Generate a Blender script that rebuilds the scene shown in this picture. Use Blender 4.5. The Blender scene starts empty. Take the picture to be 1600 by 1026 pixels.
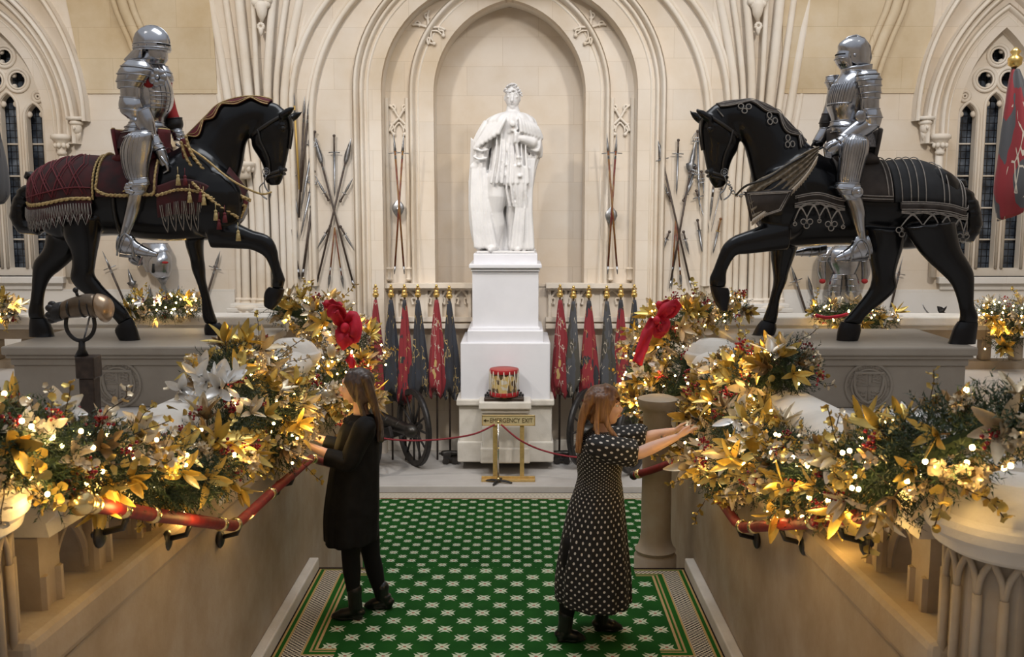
import bpy, bmesh, math, random
from math import sin, cos, pi, sqrt, radians, atan2, hypot, exp
from mathutils import Vector, Matrix, noise
V = Vector
random.seed(7)
scene = bpy.context.scene
COL = scene.collection
# ------------------------------------------------------------ camera
F = 1500.0
CAM = V((0.12, 0.0, 2.8))
PIT = math.atan(188.0/1500.0); YAW = 8.0/1500.0
fwd = V((-sin(YAW)*cos(PIT), cos(YAW)*cos(PIT), -sin(PIT)))
rgt = V((cos(YAW), sin(YAW), 0)); upv = rgt.cross(fwd)
cd = bpy.data.cameras.new('camera'); cam = bpy.data.objects.new('camera', cd); COL.objects.link(cam)
cam.matrix_world = Matrix.Translation(CAM) @ Matrix((rgt, upv, -fwd)).transposed().to_4x4()
cd.sensor_width = 36; cd.lens = 36*F/1600; cd.clip_end = 200
cd.dof.use_dof = True; cd.dof.focus_distance = 8.6; cd.dof.aperture_fstop = 6.3
scene.camera = cam
def P(px, py, Y):
    """point of the place seen at photo pixel (px,py), standing Y metres down the hall"""
    d = fwd + rgt*((px-800)/F) + upv*((513-py)/F)
    return CAM + d*(Y/d.y)
def PP(px, py, X):
    d = fwd + rgt*((px-800)/F) + upv*((513-py)/F)
    return CAM + d*((X-CAM.x)/d.x)
def PF(px, py, z):
    d = fwd + rgt*((px-800)/F) + upv*((513-py)/F)
    return CAM + d*((z-CAM.z)/d.z)
def PX(px, Y): return P(px, 400, Y).x
def PZ(py, Y): return P(796, py, Y).z
# ------------------------------------------------------------ objects
def link(o, parent=None):
    COL.objects.link(o)
    if parent is not None: o.parent = parent
    return o
def tag(o, label=None, cat=None, group=None, kind=None):
    if label: o['label'] = label
    if cat: o['category'] = cat
    if group: o['group'] = group
    if kind: o['kind'] = kind
    return o
def thing(name, label, cat, loc=(0,0,0), rotz=0, group=None):
    o = bpy.data.objects.new(name, None); o.empty_display_size = .1
    o.location = loc; o.rotation_euler = (0,0,rotz)
    COL.objects.link(o)
    return tag(o, label, cat, group)
def kids(o): return [c for c in COL.objects if c.parent is o]
def dup(o, label=None, loc=None, rotz=None, parent=None, tree=None):
    c = o.copy(); COL.objects.link(c); c.parent = parent
    if loc is not None: c.location = loc
    if rotz is not None: c.rotation_euler = (0,0,rotz)
    if label: c['label'] = label
    for ch in (tree[o] if tree else kids(o)):
        dup(ch, parent=c, tree=tree)
    return c
def mesh_obj(name, verts, faces, mat, parent=None, local=False, smooth=True, label=None, mats=None, fm=None):
    if parent is not None and not local:
        off = V(parent.location)
        p = parent.parent
        while p is not None:
            off = off + V(p.location); p = p.parent
        loc = None
    elif parent is None and not local:
        xs=[v[0] for v in verts]; ys=[v[1] for v in verts]; zs=[v[2] for v in verts]
        off = V(((min(xs)+max(xs))/2,(min(ys)+max(ys))/2,min(zs))); loc = off
    else:
        off = V((0,0,0)); loc=None
    me = bpy.data.meshes.new(name)
    me.from_pydata([(v[0]-off[0],v[1]-off[1],v[2]-off[2]) for v in verts], [], faces)
    for m in (mats or [mat]): me.materials.append(m)
    if fm: me.polygons.foreach_set('material_index', fm)
    me.polygons.foreach_set('use_smooth', [smooth]*len(me.polygons))
    me.update()
    o = bpy.data.objects.new(name, me)
    link(o, parent)
    if loc is not None: o.location = loc
    if label: o['label'] = label
    return o
def autosmooth(o, ang=35):
    me = o.data
    me.polygons.foreach_set('use_smooth', [True]*len(me.polygons))
    bm = bmesh.new(); bm.from_mesh(me)
    lim = radians(ang)
    for e in bm.edges:
        if len(e.link_faces)==2 and e.calc_face_angle(0) > lim: e.smooth = False
        elif len(e.link_faces)!=2: e.smooth = True
    bm.to_mesh(me); bm.free()
    return o
class G:
    """collects shapes and links them as ONE mesh object"""
    def __init__(s): s.v=[]; s.f=[]; s.m=[]; s.mi=0
    def add(s, vs, fs):
        b=len(s.v); s.v.extend([tuple(v) for v in vs])
        for f in fs: s.f.append(tuple(i+b for i in f)); s.m.append(s.mi)
        return s
    def box(s, x0,x1,y0,y1,z0,z1):
        vs=[(x0,y0,z0),(x1,y0,z0),(x1,y1,z0),(x0,y1,z0),(x0,y0,z1),(x1,y0,z1),(x1,y1,z1),(x0,y1,z1)]
        return s.add(vs,[(0,3,2,1),(4,5,6,7),(0,1,5,4),(1,2,6,5),(2,3,7,6),(3,0,4,7)])
    def beam(s, a, b, w, h, up=V((0,0,1))):
        a=V(a); b=V(b); t=(b-a).normalized()
        x=t.cross(up)
        if x.length<1e-4: x=t.cross(V((0,1,0)))
        x.normalize(); y=x.cross(t).normalized()
        vs=[]
        for p in (a,b):
            for sx,sy in ((-1,-1),(1,-1),(1,1),(-1,1)): vs.append(p+x*(sx*w/2)+y*(sy*h/2))
        return s.add(vs,[(0,1,2,3),(7,6,5,4),(0,4,5,1),(1,5,6,2),(2,6,7,3),(3,7,4,0)])
    def rings(s, rings, cap=True, close=False):
        n=len(rings[0]); vs=[p for r in rings for p in r]; fs=[]
        m=len(rings)
        for i in range(m-1 if not close else m):
            a=i*n; b=((i+1)%m)*n
            for j in range(n):
                k=(j+1)%n
                fs.append((a+j,a+k,b+k,b+j))
        if cap and not close:
            fs.append(tuple(reversed(range(n)))); fs.append(tuple(range((m-1)*n,m*n)))
        return s.add(vs,fs)
    def tube(s, pts, r, n=8, round_=False, closed=False, flat=1.0, ref=None):
        pts=[V(p) for p in pts]
        m=len(pts)
        rs=[r]*m if not hasattr(r,'__len__') else list(r)
        if round_ and not closed:
            a=(pts[0]-pts[1]).normalized(); b=(pts[-1]-pts[-2]).normalized()
            r0,r1=rs[0],rs[-1]
            pre=[(pts[0]+a*r0*k, r0*q) for k,q in ((.97,.2),(.75,.62),(.4,.9))]
            post=[(pts[-1]+b*r1*k, r1*q) for k,q in ((.4,.9),(.75,.62),(.97,.2))]
            pts=[p for p,_ in pre]+pts+[p for p,_ in post]; rs=[q for _,q in pre]+rs+[q for _,q in post]
            m=len(pts)
        rings=[]; nrm=None
        for i,p in enumerate(pts):
            if closed: t=(pts[(i+1)%m]-pts[i-1])
            else: t=(pts[min(i+1,m-1)]-pts[max(i-1,0)])
            if t.length<1e-9: t=V((0,0,1))
            t.normalize()
            if nrm is None:
                nrm = V(ref) if ref is not None else (V((0,1,0)) if abs(t.y)<.8 else V((1,0,0)))
            nrm=(nrm-t*nrm.dot(t))
            if nrm.length<1e-6: nrm=t.orthogonal()
            nrm.normalize(); bn=t.cross(nrm)
            rings.append([p+nrm*(rs[i]*cos(2*pi*k/n))+bn*(rs[i]*flat*sin(2*pi*k/n)) for k in range(n)])
        return s.rings(rings, close=closed)
    def ell(s, c, r, nu=16, nv=10, M=None):
        c=V(c); vs=[]; fs=[]
        if not hasattr(r,'__len__'): r=(r,r,r)
        for i in range(1,nv):
            th=pi*i/nv
            for j in range(nu):
                ph=2*pi*j/nu
                p=V((r[0]*sin(th)*cos(ph), r[1]*sin(th)*sin(ph), r[2]*cos(th)))
                if M is not None: p=M@p
                vs.append(c+p)
        top=V((0,0,r[2])); 
        if M is not None: top=M@top
        vs.append(c+top); vs.append(c-top)
        T=len(vs)-2
        for i in range(nv-2):
            for j in range(nu):
                k=(j+1)%nu; fs.append((i*nu+j,(i+1)*nu+j,(i+1)*nu+k,i*nu+k))
        for j in range(nu):
            k=(j+1)%nu; fs.append((T,j,k)); fs.append((T+1,(nv-2)*nu+k,(nv-2)*nu+j))
        return s.add(vs,fs)
    def lathe(s, prof, o=(0,0,0), n=24, M=None, rot=0, cap=True):
        o=V(o); rings=[]
        for r,z in prof:
            ring=[]
            for k in range(n):
                a=rot+2*pi*k/n; p=V((r*cos(a),r*sin(a),z))
                if M is not None: p=M@p
                ring.append(o+p)
            rings.append(ring)
        return s.rings(rings,cap=cap)
    def sweep(s, path, prof, frame, close_prof=False, caps=False):
        """frame(i) -> (origin,u,v); prof list of (a,b)"""
        rings=[]
        for i in range(len(path)):
            o,u,v=frame(i); rings.append([o+u*a+v*b for a,b in prof])
        n=len(prof); vs=[p for r in rings for p in r]; fs=[]
        for i in range(len(rings)-1):
            for j in range(n if close_prof else n-1):
                k=(j+1)%n; fs.append((i*n+j,i*n+k,(i+1)*n+k,(i+1)*n+j))
        return s.add(vs,fs)
    def xform(s, M, start=0):
        for i in range(start,len(s.v)):
            s.v[i]=tuple(M@V(s.v[i]))
        return s
    def build(s, name, mat, parent=None, local=False, smooth=True, auto=None, label=None, mats=None, bevel=0, seg=2):
        o=mesh_obj(name, s.v, s.f, mat, parent, local, smooth, label, mats, s.m if mats else None)
        if auto: autosmooth(o, auto)
        if bevel:
            b=o.modifiers.new('bevel','BEVEL'); b.width=bevel; b.segments=seg; b.limit_method='ANGLE'; b.angle_limit=radians(40)
        return o
def evalmesh(o):
    dg=bpy.context.evaluated_depsgraph_get(); dg.update()
    e=o.evaluated_get(dg); me=bpy.data.meshes.new_from_object(e, depsgraph=dg)
    return me
def fuse(g, name, mat, parent=None, voxel=.012, smooth=6, local=False, deform=None, label=None, sfac=.5):
    """one continuous skin over the collected shapes"""
    me=bpy.data.meshes.new('tmp'); me.from_pydata(g.v,[],g.f); me.update()
    bm=bmesh.new(); bm.from_mesh(me); bmesh.ops.recalc_face_normals(bm, faces=bm.faces); bm.to_mesh(me); bm.free()
    t=bpy.data.objects.new('tmp',me); COL.objects.link(t)
    m=t.modifiers.new('r','REMESH'); m.mode='VOXEL'; m.voxel_size=voxel; m.use_smooth_shade=True
    if smooth:
        m=t.modifiers.new('s','SMOOTH'); m.factor=sfac; m.iterations=smooth
    me2=evalmesh(t)
    bpy.data.objects.remove(t); 
    vs=[v.co.copy() for v in me2.vertices]; fs=[tuple(p.vertices) for p in me2.polygons]
    if deform:
        ns=[v.normal.copy() for v in me2.vertices]
        vs=[deform(a,b) for a,b in zip(vs,ns)]
    bpy.data.meshes.remove(me2)
    return mesh_obj(name, vs, fs, mat, parent, local, True, label)
def slab(name, outline, holes, y0, y1, mat, parent=None, bevel=0, local=False):
    """upright plate (X,Z outline) between depths y0 and y1, with openings"""
    cu=bpy.data.curves.new('tmp','CURVE'); cu.dimensions='2D'; cu.fill_mode='BOTH'; cu.extrude=(y1-y0)/2; cu.resolution_u=1
    if bevel: cu.bevel_depth=bevel; cu.bevel_resolution=1; cu.extrude-=bevel; cu.offset=-bevel
    for pl in [outline]+list(holes):
        sp=cu.splines.new('POLY'); sp.points.add(len(pl)-1); sp.use_cyclic_u=True
        for i,(x,z) in enumerate(pl): sp.points[i].co=(x,z,0,1)
    o=bpy.data.objects.new('tmp',cu); COL.objects.link(o)
    me=evalmesh(o); bpy.data.objects.remove(o)
    ym=(y0+y1)/2
    vs=[(v.co.x, ym-v.co.z, v.co.y) for v in me.vertices]; fs=[tuple(p.vertices) for p in me.polygons]
    bpy.data.meshes.remove(me)
    return mesh_obj(name, vs, fs, mat, parent, local, False)
def catmull(vals, t):
    n=len(vals)-1; x=max(0,min(n-1e-6,t*n)); i=int(x); f=x-i
    p0=vals[max(i-1,0)]; p1=vals[i]; p2=vals[i+1]; p3=vals[min(i+2,n)]
    def c(a,b,c_,d): return .5*((2*b)+(-a+c_)*f+(2*a-5*b+4*c_-d)*f*f+(-a+3*b-3*c_+d)*f**3)
    if hasattr(p0,'__len__'): return tuple(c(a,b,c_,d) for a,b,c_,d in zip(p0,p1,p2,p3))
    return c(p0,p1,p2,p3)
def curve_pts(pts, n):
    return [V(catmull([tuple(p) for p in pts], i/(n-1))) for i in range(n)]
# side-on loft: sections ((ax,ay),(bx,by),halfwidth) in photo pixels at depth Y (or per-section)
class Loft:
    def __init__(s, secs, Y):
        s.k=[]
        for q in secs:
            y=Y+(q[3] if len(q)>3 else 0)
            a=P(q[0][0],q[0][1],y); b=P(q[1][0],q[1][1],y)
            s.k.append((a.x,a.y,a.z,b.x,b.y,b.z,q[2]))
    def at(s,u):
        c=catmull(s.k,u); return V(c[0:3]),V(c[3:6]),max(c[6],.004)
    def ring(s,u,n=20,sc=1.0,add=0.0):
        a,b,w=s.at(u); c=(a+b)/2; h=(a-b)/2*sc
        if h.length>0: h=h+h.normalized()*add
        w=w*sc+add
        return [c+h*cos(2*pi*k/n)+V((0,-1,0))*(w*sin(2*pi*k/n)) for k in range(n)]
    def pt(s,u,t,add=0.0):
        """t angle from the 'a' edge; positive = towards the viewer's side"""
        a,b,w=s.at(u); c=(a+b)/2; h=(a-b)/2; h=h+h.normalized()*add
        return c+h*cos(t)+V((0,-1,0))*((w+add)*sin(t))
    def into(s,g,n=20,m=None,sc=1.0,add=0.0):
        m=m or max(6,3*len(s.k))
        g.rings([s.ring(i/(m-1),n,sc,add) for i in range(m)])
        return s
# ------------------------------------------------------------ materials
def newmat(name):
    m=bpy.data.materials.new(name); m.use_nodes=True
    nt=m.node_tree; b=nt.nodes['Principled BSDF']
    return m,nt,b
def nd(nt,t,**kw):
    n=nt.nodes.new(t)
    for k,v in kw.items():
        if k in n.inputs: n.inputs[k].default_value=v
        else: setattr(n,k,v)
    return n
def ramp(nt, stops, interp='LINEAR'):
    r=nt.nodes.new('ShaderNodeValToRGB'); cr=r.color_ramp; cr.interpolation=interp
    while len(cr.elements)<len(stops): cr.elements.new(.5)
    for e,(p,c) in zip(cr.elements,stops): e.position=p; e.color=(*c,1)
    return r
def mth(nt,op,a,b=None,c=None):
    n=nt.nodes.new('ShaderNodeMath'); n.operation=op
    for i,x in enumerate((a,b,c)):
        if x is None: continue
        if hasattr(x,'links') or hasattr(x,'is_linked'): nt.links.new(x,n.inputs[i])
        else: n.inputs[i].default_value=x
    return n.outputs[0]
def mix(nt,f,a,b,mode='MIX'):
    n=nt.nodes.new('ShaderNodeMix'); n.data_type='RGBA'; n.blend_type=mode
    for sock,x in ((n.inputs[0],f),(n.inputs[6],a),(n.inputs[7],b)):
        if hasattr(x,'is_linked'): nt.links.new(x,sock)
        elif hasattr(x,'__len__'): sock.default_value=(*x[:3],1)
        else: sock.default_value=x
    return n.outputs[2]
def coords(nt, kind='world'):
    if kind=='world':
        return nt.nodes.new('ShaderNodeNewGeometry').outputs['Position']
    return nt.nodes.new('ShaderNodeTexCoord').outputs['Object']
def simple(name, col, rough=.5, metal=0, var=.0, scale=12, bump=0, spec=None, sheen=0, coords_='obj', col2=None, coat=0, bscale=None):
    m,nt,b=newmat(name)
    b.inputs['Roughness'].default_value=rough; b.inputs['Metallic'].default_value=metal
    b.inputs['Base Color'].default_value=(*col,1)
    if spec is not None: b.inputs['Specular IOR Level'].default_value=spec
    if sheen: b.inputs['Sheen Weight'].default_value=sheen
    if coat: b.inputs['Coat Weight'].default_value=coat; b.inputs['Coat Roughness'].default_value=.15
    if var or bump or col2:
        c=coords(nt,coords_)
        n=nd(nt,'ShaderNodeTexNoise',Scale=scale,Detail=5.0); nt.links.new(c,n.inputs['Vector'])
        if var or col2:
            c2=col2 or tuple(min(1,x*(1+var)) for x in col); c1=col if col2 else tuple(x*(1-var) for x in col)
            r=ramp(nt,[(.35,c1),(.68,c2)]); nt.links.new(n.outputs['Fac'],r.inputs[0]); nt.links.new(r.outputs[0],b.inputs['Base Color'])
        if bump:
            n2=nd(nt,'ShaderNodeTexNoise',Scale=bscale or scale*3,Detail=4.0); nt.links.new(c,n2.inputs['Vector'])
            bp=nd(nt,'ShaderNodeBump',Strength=bump,Distance=.01); nt.links.new(n2.outputs['Fac'],bp.inputs['Height']); nt.links.new(bp.outputs[0],b.inputs['Normal'])
    return m
def stone(name, c1, c2, c3=None, scale=1.6, rough=.75, brick=None, joint=.82, bump=.15, vec='world'):
    m,nt,b=newmat(name); c=coords(nt,vec); b.inputs['Roughness'].default_value=rough
    b.inputs['Specular IOR Level'].default_value=.3
    n=nd(nt,'ShaderNodeTexNoise',Scale=scale,Detail=6.0,Roughness=.6); nt.links.new(c,n.inputs['Vector'])
    r=ramp(nt,[(.32,c1),(.55,c2),(.78,c3 or c2)]); nt.links.new(n.outputs['Fac'],r.inputs[0])
    col=r.outputs[0]
    if brick:
        w,h=brick
        sx=nt.nodes.new('ShaderNodeSeparateXYZ'); nt.links.new(c,sx.inputs[0])
        cx=nt.nodes.new('ShaderNodeCombineXYZ'); nt.links.new(mth(nt,'ADD',sx.outputs[0],mth(nt,'MULTIPLY',sx.outputs[1],.37)),cx.inputs[0]); nt.links.new(sx.outputs[2],cx.inputs[1])
        bt=nd(nt,'ShaderNodeTexBrick',Scale=1.0); nt.links.new(cx.outputs[0],bt.inputs['Vector'])
        bt.inputs['Brick Width'].default_value=w; bt.inputs['Row Height'].default_value=h
        bt.inputs['Mortar Size'].default_value=.004; bt.inputs['Mortar Smooth'].default_value=.5; bt.inputs['Bias'].default_value=0
        bt.inputs['Color1'].default_value=(.93,.93,.93,1); bt.inputs['Color2'].default_value=(1,.985,.96,1); bt.inputs['Mortar'].default_value=(joint,joint*.95,joint*.88,1)
        col=mix(nt,1.0,col,bt.outputs['Color'],'MULTIPLY')
    nt.links.new(col,b.inputs['Base Color'])
    n2=nd(nt,'ShaderNodeTexNoise',Scale=scale*22,Detail=4.0); nt.links.new(c,n2.inputs['Vector'])
    bp=nd(nt,'ShaderNodeBump',Strength=bump,Distance=.01); nt.links.new(n2.outputs['Fac'],bp.inputs['Height']); nt.links.new(bp.outputs[0],b.inputs['Normal'])
    return m
def emis(name,col,s):
    m,nt,b=newmat(name); b.inputs['Emission Color'].default_value=(*col,1); b.inputs['Emission Strength'].default_value=s; b.inputs['Base Color'].default_value=(*col,1)
    return m
M_wall = stone('pale_limestone_ashlar',(.60,.49,.36),(.70,.62,.53),(.76,.71,.65),scale=.55,brick=(1.15,.46),joint=.80)
M_vault = stone('honey_limestone_ashlar',(.50,.38,.23),(.60,.49,.34),(.66,.58,.47),scale=.9,brick=(1.0,.46),joint=.76)
M_trim = stone('carved_limestone',(.66,.56,.44),(.73,.66,.57),(.78,.73,.67),scale=.9)
M_side = stone('white_limestone',(.66,.62,.56),(.73,.70,.66),(.76,.74,.72),scale=.9,brick=(1.2,.5),joint=.88)
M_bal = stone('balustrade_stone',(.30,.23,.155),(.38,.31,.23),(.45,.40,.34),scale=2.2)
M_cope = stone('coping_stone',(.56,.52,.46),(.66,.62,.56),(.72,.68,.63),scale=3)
M_plinth = stone('grey_plinth_stone',(.30,.26,.215),(.36,.32,.27),(.40,.36,.31),scale=1.5,rough=.55)
M_floor = stone('paving_stone',(.44,.41,.38),(.53,.50,.47),(.60,.57,.54),scale=1.2,rough=.45,brick=None)
M_ped = stone('white_pedestal_marble',(.66,.66,.70),(.72,.72,.76),(.76,.76,.79),scale=1.0,rough=.5,bump=.05)
M_marble = stone('statue_marble',(.66,.65,.655),(.71,.70,.70),(.75,.74,.735),scale=4,rough=.5,bump=.05,vec='obj')
M_gold = simple('gilt_metal',(.83,.58,.20),.28,1,var=.12,scale=30)
M_brass = simple('polished_brass',(.78,.60,.28),.22,1)
M_steel = simple('polished_armour_steel',(.44,.45,.48),.21,1,var=.16,scale=6,bump=.12,bscale=14)
M_steel2 = simple('dull_blade_steel',(.36,.37,.39),.38,1,var=.25,scale=20)
M_iron = simple('dark_iron',(.035,.033,.033),.42,.6,var=.3,scale=18,bump=.2)
M_wood = simple('dark_wood',(.045,.028,.02),.4,0,var=.4,scale=22)
M_black = simple('black_leather',(.012,.012,.013),.35,0)
# ============================================================ THE SETTING
def struct(o, label=None):
    o['kind']='structure'
    if label: o['label']=label
    return o
zL=-1.2; zG=1.2; zPl=-1.10
# floors
g=G(); g.box(-9,9,9.84,13.2,zL-.3,zL); struct(g.build('floor',M_floor,smooth=False))
g=G(); g.box(-9,9,13.2,16.2,zL-.3,zPl); struct(g.build('floor',M_floor,smooth=False,bevel=.012))
g=G(); g.box(-1.5,1.5,5.3,7.2,-.3,0); struct(g.build('floor',M_floor,smooth=False))
for s in (-1,1):
    g=G(); x0,x1=sorted((s*1.86,s*9)); g.box(x0,x1,-1.5,9.7,zG-.25,zG); struct(g.build('floor',M_floor,smooth=False))
g=G(); g.box(-1.86,1.86,-1.5,2.95,zG-.25,zG); struct(g.build('floor',M_floor,smooth=False))
# lower flight (falls away from the landing) and upper flight (climbs to the gallery)
g=G()
for i in range(8):
    g.box(-1.5,1.5,7.2+.33*i,7.2+.33*(i+1),-.15*(i+1)-.25,-.15*(i+1)+.0001 if i<7 else zL)
struct(g.build('lower_stair_flight',M_floor,smooth=False))
g=G()
for i in range(8):
    g.box(-1.5,1.5,5.3-.3*(i+1),5.3-.3*i,.15*i-.2,.15*(i+1))
struct(g.build('upper_stair_flight',M_floor,smooth=False))
# stairwell walls
for s,nm in ((-1,'wall_stair_left'),(1,'wall_stair_right')):
    g=G(); x0,x1=sorted((s*1.5,s*1.86))
    g.box(x0,x1,2.95,9.7,zL,zG-.001)
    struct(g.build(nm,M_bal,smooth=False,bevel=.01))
    # sloping string course where the balustrade stands
    g=G(); g.beam((s*1.68,3.0,1.30),(s*1.68,7.75,1.10),.40,.16)
    struct(g.build('trim_1' if s<0 else 'trim_2',M_bal,smooth=False,bevel=.03))
    g=G(); x0,x1=sorted((s*1.425,s*1.499)); g.box(x0,x1,5.3,7.2,0.0,.10)
    struct(g.build('baseboard_left' if s<0 else 'baseboard_right',M_cope,smooth=False,bevel=.01))
    # far gallery edge wall under the parapet
    g=G(); x0,x1=sorted((s*1.86,s*9)); g.box(x0,x1,9.5,9.7,zL,zG-.26)
    struct(g.build('wall_gallery',M_side,smooth=False))
# ---------------- back wall
YW=15.0
def W(px,py,Y=YW): p=P(px,py,Y); return (p.x,p.z)
S=(PX(896,YW)-PX(796,YW))/100.0         # metres per photo pixel on the wall
def arch_pts(w,R,zs,z0,n=18):
    """pointed arch, half width w, arc radius R, spring height zs, foot z0 (closed polygon, from left foot)"""
    cx=w-R; a1=math.acos(max(-1,min(1,-cx/R))) if R>0 else 0
    L=[(-w,z0)]
    arc=[(cx+R*cos(a1*i/n), zs+R*sin(a1*i/n)) for i in range(n+1)]
    L+= [(-x,z) for x,z in arc]
    L+= [(x,z) for x,z in reversed(arc[:-1])]
    L.append((w,z0))
    return L
def arch_sweep(g, w, R, zs, z0, prof, X0=0, YB=YW, n=22, half=None):
    """prof: list of (r,y): r = distance outward from the opening edge, y = towards viewer positive"""
    rows=[]
    N=n
    # angle where the inner edge reaches the centre line, per r
    def path(r):
        Rr=R+r; ww=w+r; cx=w-R
        a1=math.acos(max(-1,min(1,-cx/Rr)))
        rt=[(ww,z0)]+[(cx+Rr*cos(a1*i/N),zs+Rr*sin(a1*i/N)) for i in range(N+1)]
        lf=[(-x,z) for x,z in rt]
        return lf+list(reversed(rt))[1:]
    cols=[path(r) for r,_ in prof]
    m=len(cols[0]); k=len(prof); vs=[];fs=[]
    for i in range(m):
        for j,(r,y) in enumerate(prof):
            x,z=cols[j][i]; vs.append((X0+x,YB-y,z))
    for i in range(m-1):
        if half=='R' and i<N+1: continue
        if half=='L' and i>=N+1: continue
        for j in range(k-1):
            a=i*k+j; fs.append((a,a+1,a+k+1,a+k))
    g.add(vs,fs)
def mould(w, d0, d1, rolls, seed=0):
    """profile across width w (metres) stepping from depth d0 (at opening) to d1 with round rolls"""
    pr=[]; 
    for i in range(rolls):
        u0=i/rolls; u1=(i+1)/rolls
        b0=d0+(d1-d0)*u0; b1=d0+(d1-d0)*u1; rr=w/rolls
        pr.append((w*u0,b0-.03))
        for k in range(1,6):
            t=k/6; pr.append((w*(u0+(u1-u0)*t*.8), b0+(b1-b0)*t+ sin(pi*t)*rr*.55))
        pr.append((w*(u0+(u1-u0)*.86), b1-.02)); pr.append((w*(u0+(u1-u0)*.93), b1-.045))
    pr.append((w,d1))
    return pr
zSill=PZ(446,YW)
px=lambda v:v*S
# main wall plate with openings: centre bay, two window bays
zs1=PZ(142,YW)
hole_c=arch_pts(px(197),px(160),zs1,zSill)
# extend centre opening down to the dado arcade (wall of the niche stands behind)
hole_c=[(-px(197),PZ(760,YW))]+hole_c[1:-1]+[(px(197),PZ(760,YW))]
zTop=9.2; zBot=-1.5
winL=PX(16,YW); winR=PX(1551,YW)
zsw=PZ(192,YW); zfw=PZ(432,YW)
ww=px(66); Rw=px(185)
hw=arch_pts(ww,Rw,zsw,zfw)
hole_l=[(winL+x,z) for x,z in hw]; hole_r=[(winR+x,z) for x,z in hw]
wall=slab('wall_back',[(-9.6,zBot),(9.6,zBot),(9.6,zTop),(-9.6,zTop)],[hole_c,hole_l,hole_r],YW,YW+.35,M_wall)
struct(wall)
# honey coloured vault cells between the clustered shafts and the window bays
for s in (-1,1):
    zz=PZ(150,YW)
    xs=[PX(150,YW),PX(345,YW)] if s<0 else [PX(1215,YW),PX(1425,YW)]
    o=slab('wall_vault_cell',[(xs[0]-.02,PZ(146,YW)),(xs[1]+.05,PZ(146,YW)),(xs[1]-.1 if s<0 else xs[1]+.4,zTop),(xs[0]-.75 if s<0 else xs[0]-.15,zTop)],[],YW-.02,YW,M_vault); struct(o)
# niche walls
zlow=PZ(760,YW)
nic=slab('wall_niche_panel',[(-px(205),zSill-.05),(px(205),zSill-.05),(px(205),zTop),(-px(205),zTop)],
         [arch_pts(px(119),px(144),zs1,zSill+.0)],YW+.30,YW+.5,M_wall); struct(nic)
g=G(); g.box(-px(150),px(150),YW+.85,YW+1.0,zSill-.1,zTop); struct(g.build('wall_niche_back',M_wall,smooth=False))
g=G(); g.box(-px(205),px(205),YW+.30,YW+.9,zlow,zSill-.04); struct(g.build('wall_niche_base',M_wall,smooth=False))
# arches
g=G(); arch_sweep(g,px(119),px(144),zs1,zSill,[(-.005,-.86)]+mould(px(38),-.60,-.20,4)+[(px(39),-.32)])
struct(g.build('trim_3',M_trim,auto=50))
g=G(); arch_sweep(g,px(196),px(160),zs1,zSill-1.9,[(-.02,-.32)]+mould(px(44),-.16,.10,5)+[(px(45),-.01)])
struct(g.build('trim_4',M_trim,auto=50))
def rib(w,R,py,name,r=.045,z0=None,half=None):
    g=G()
    pr=[(0,-.01),(.01,.05)]+[(.05+.04*cos(a),.07+.045*sin(a)) for a in (2.6,2.1,1.57,1.0,.5)]+[(.10,.04),(.11,.05),(.14,.05),(.15,-.01)]
    arch_sweep(g,w-.075,R-.075,PZ(py,YW),z0 if z0 is not None else PZ(446,YW),pr)
    struct(g.build(name,M_trim,auto=50))
rib(px(306),px(270),190,'trim_5')
rib(px(336),px(250),172,'trim_6')
# slim shafts on the splayed jamb framing the spear panels
g=G()
for s in (-1,1):
    for d in (160,192):
        x=s*px(d)
        g.tube([(x,YW+.26,PZ(440,YW)),(x,YW+.26,PZ(150,YW))],.032,8)
        g.lathe([(.045,0),(.06,.02),(.045,.05),(.05,.16),(.07,.19),(.05,.21)],(x,YW+.26,PZ(440,YW)),10)
struct(g.build('trim_7',M_trim,auto=40))
# cusped tracery heads over the spear panels and higher in the arch
def cusp(g,cx,cz,w,h,Y,r=.02,rot=0):
    def q(a,b):
        a*=w/2; b*=h/2
        return (cx+a*cos(rot)-b*sin(rot), Y, cz+a*sin(rot)+b*cos(rot))
    for s in (-1,1):
        g.tube(curve_pts([q(-s,1),q(-s*.55,.75),q(0,.15),q(s*.75,-.35),q(s,-.75)],14),r,6)
        g.tube(curve_pts([q(s*.9,-.25),q(s*.55,-.45),q(s*.8,-.7),q(s*.55,-.95)],10),r*.8,6)
        g.tube(curve_pts([q(s*.9,.9),q(s*.5,1.0),q(s*.35,.75),q(s*.62,.6)],8),r*.8,6)
        g.tube(curve_pts([q(0,-.15),q(s*.4,-.45),q(s*.5,-.8)],8),r*.7,6)
        g.ell(q(s*.55,-.95),(r*1.6,r*1.6,r*1.6),8,6)
g=G()
for s in (-1,1):
    cusp(g,s*px(173),PZ(185,YW),px(30),px(46),YW+.27)
    cusp(g,s*px(123)+.0,PZ(40,YW),px(34),px(44),YW+.27,rot=s*-.7)
struct(g.build('trim_8',M_trim))
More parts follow.
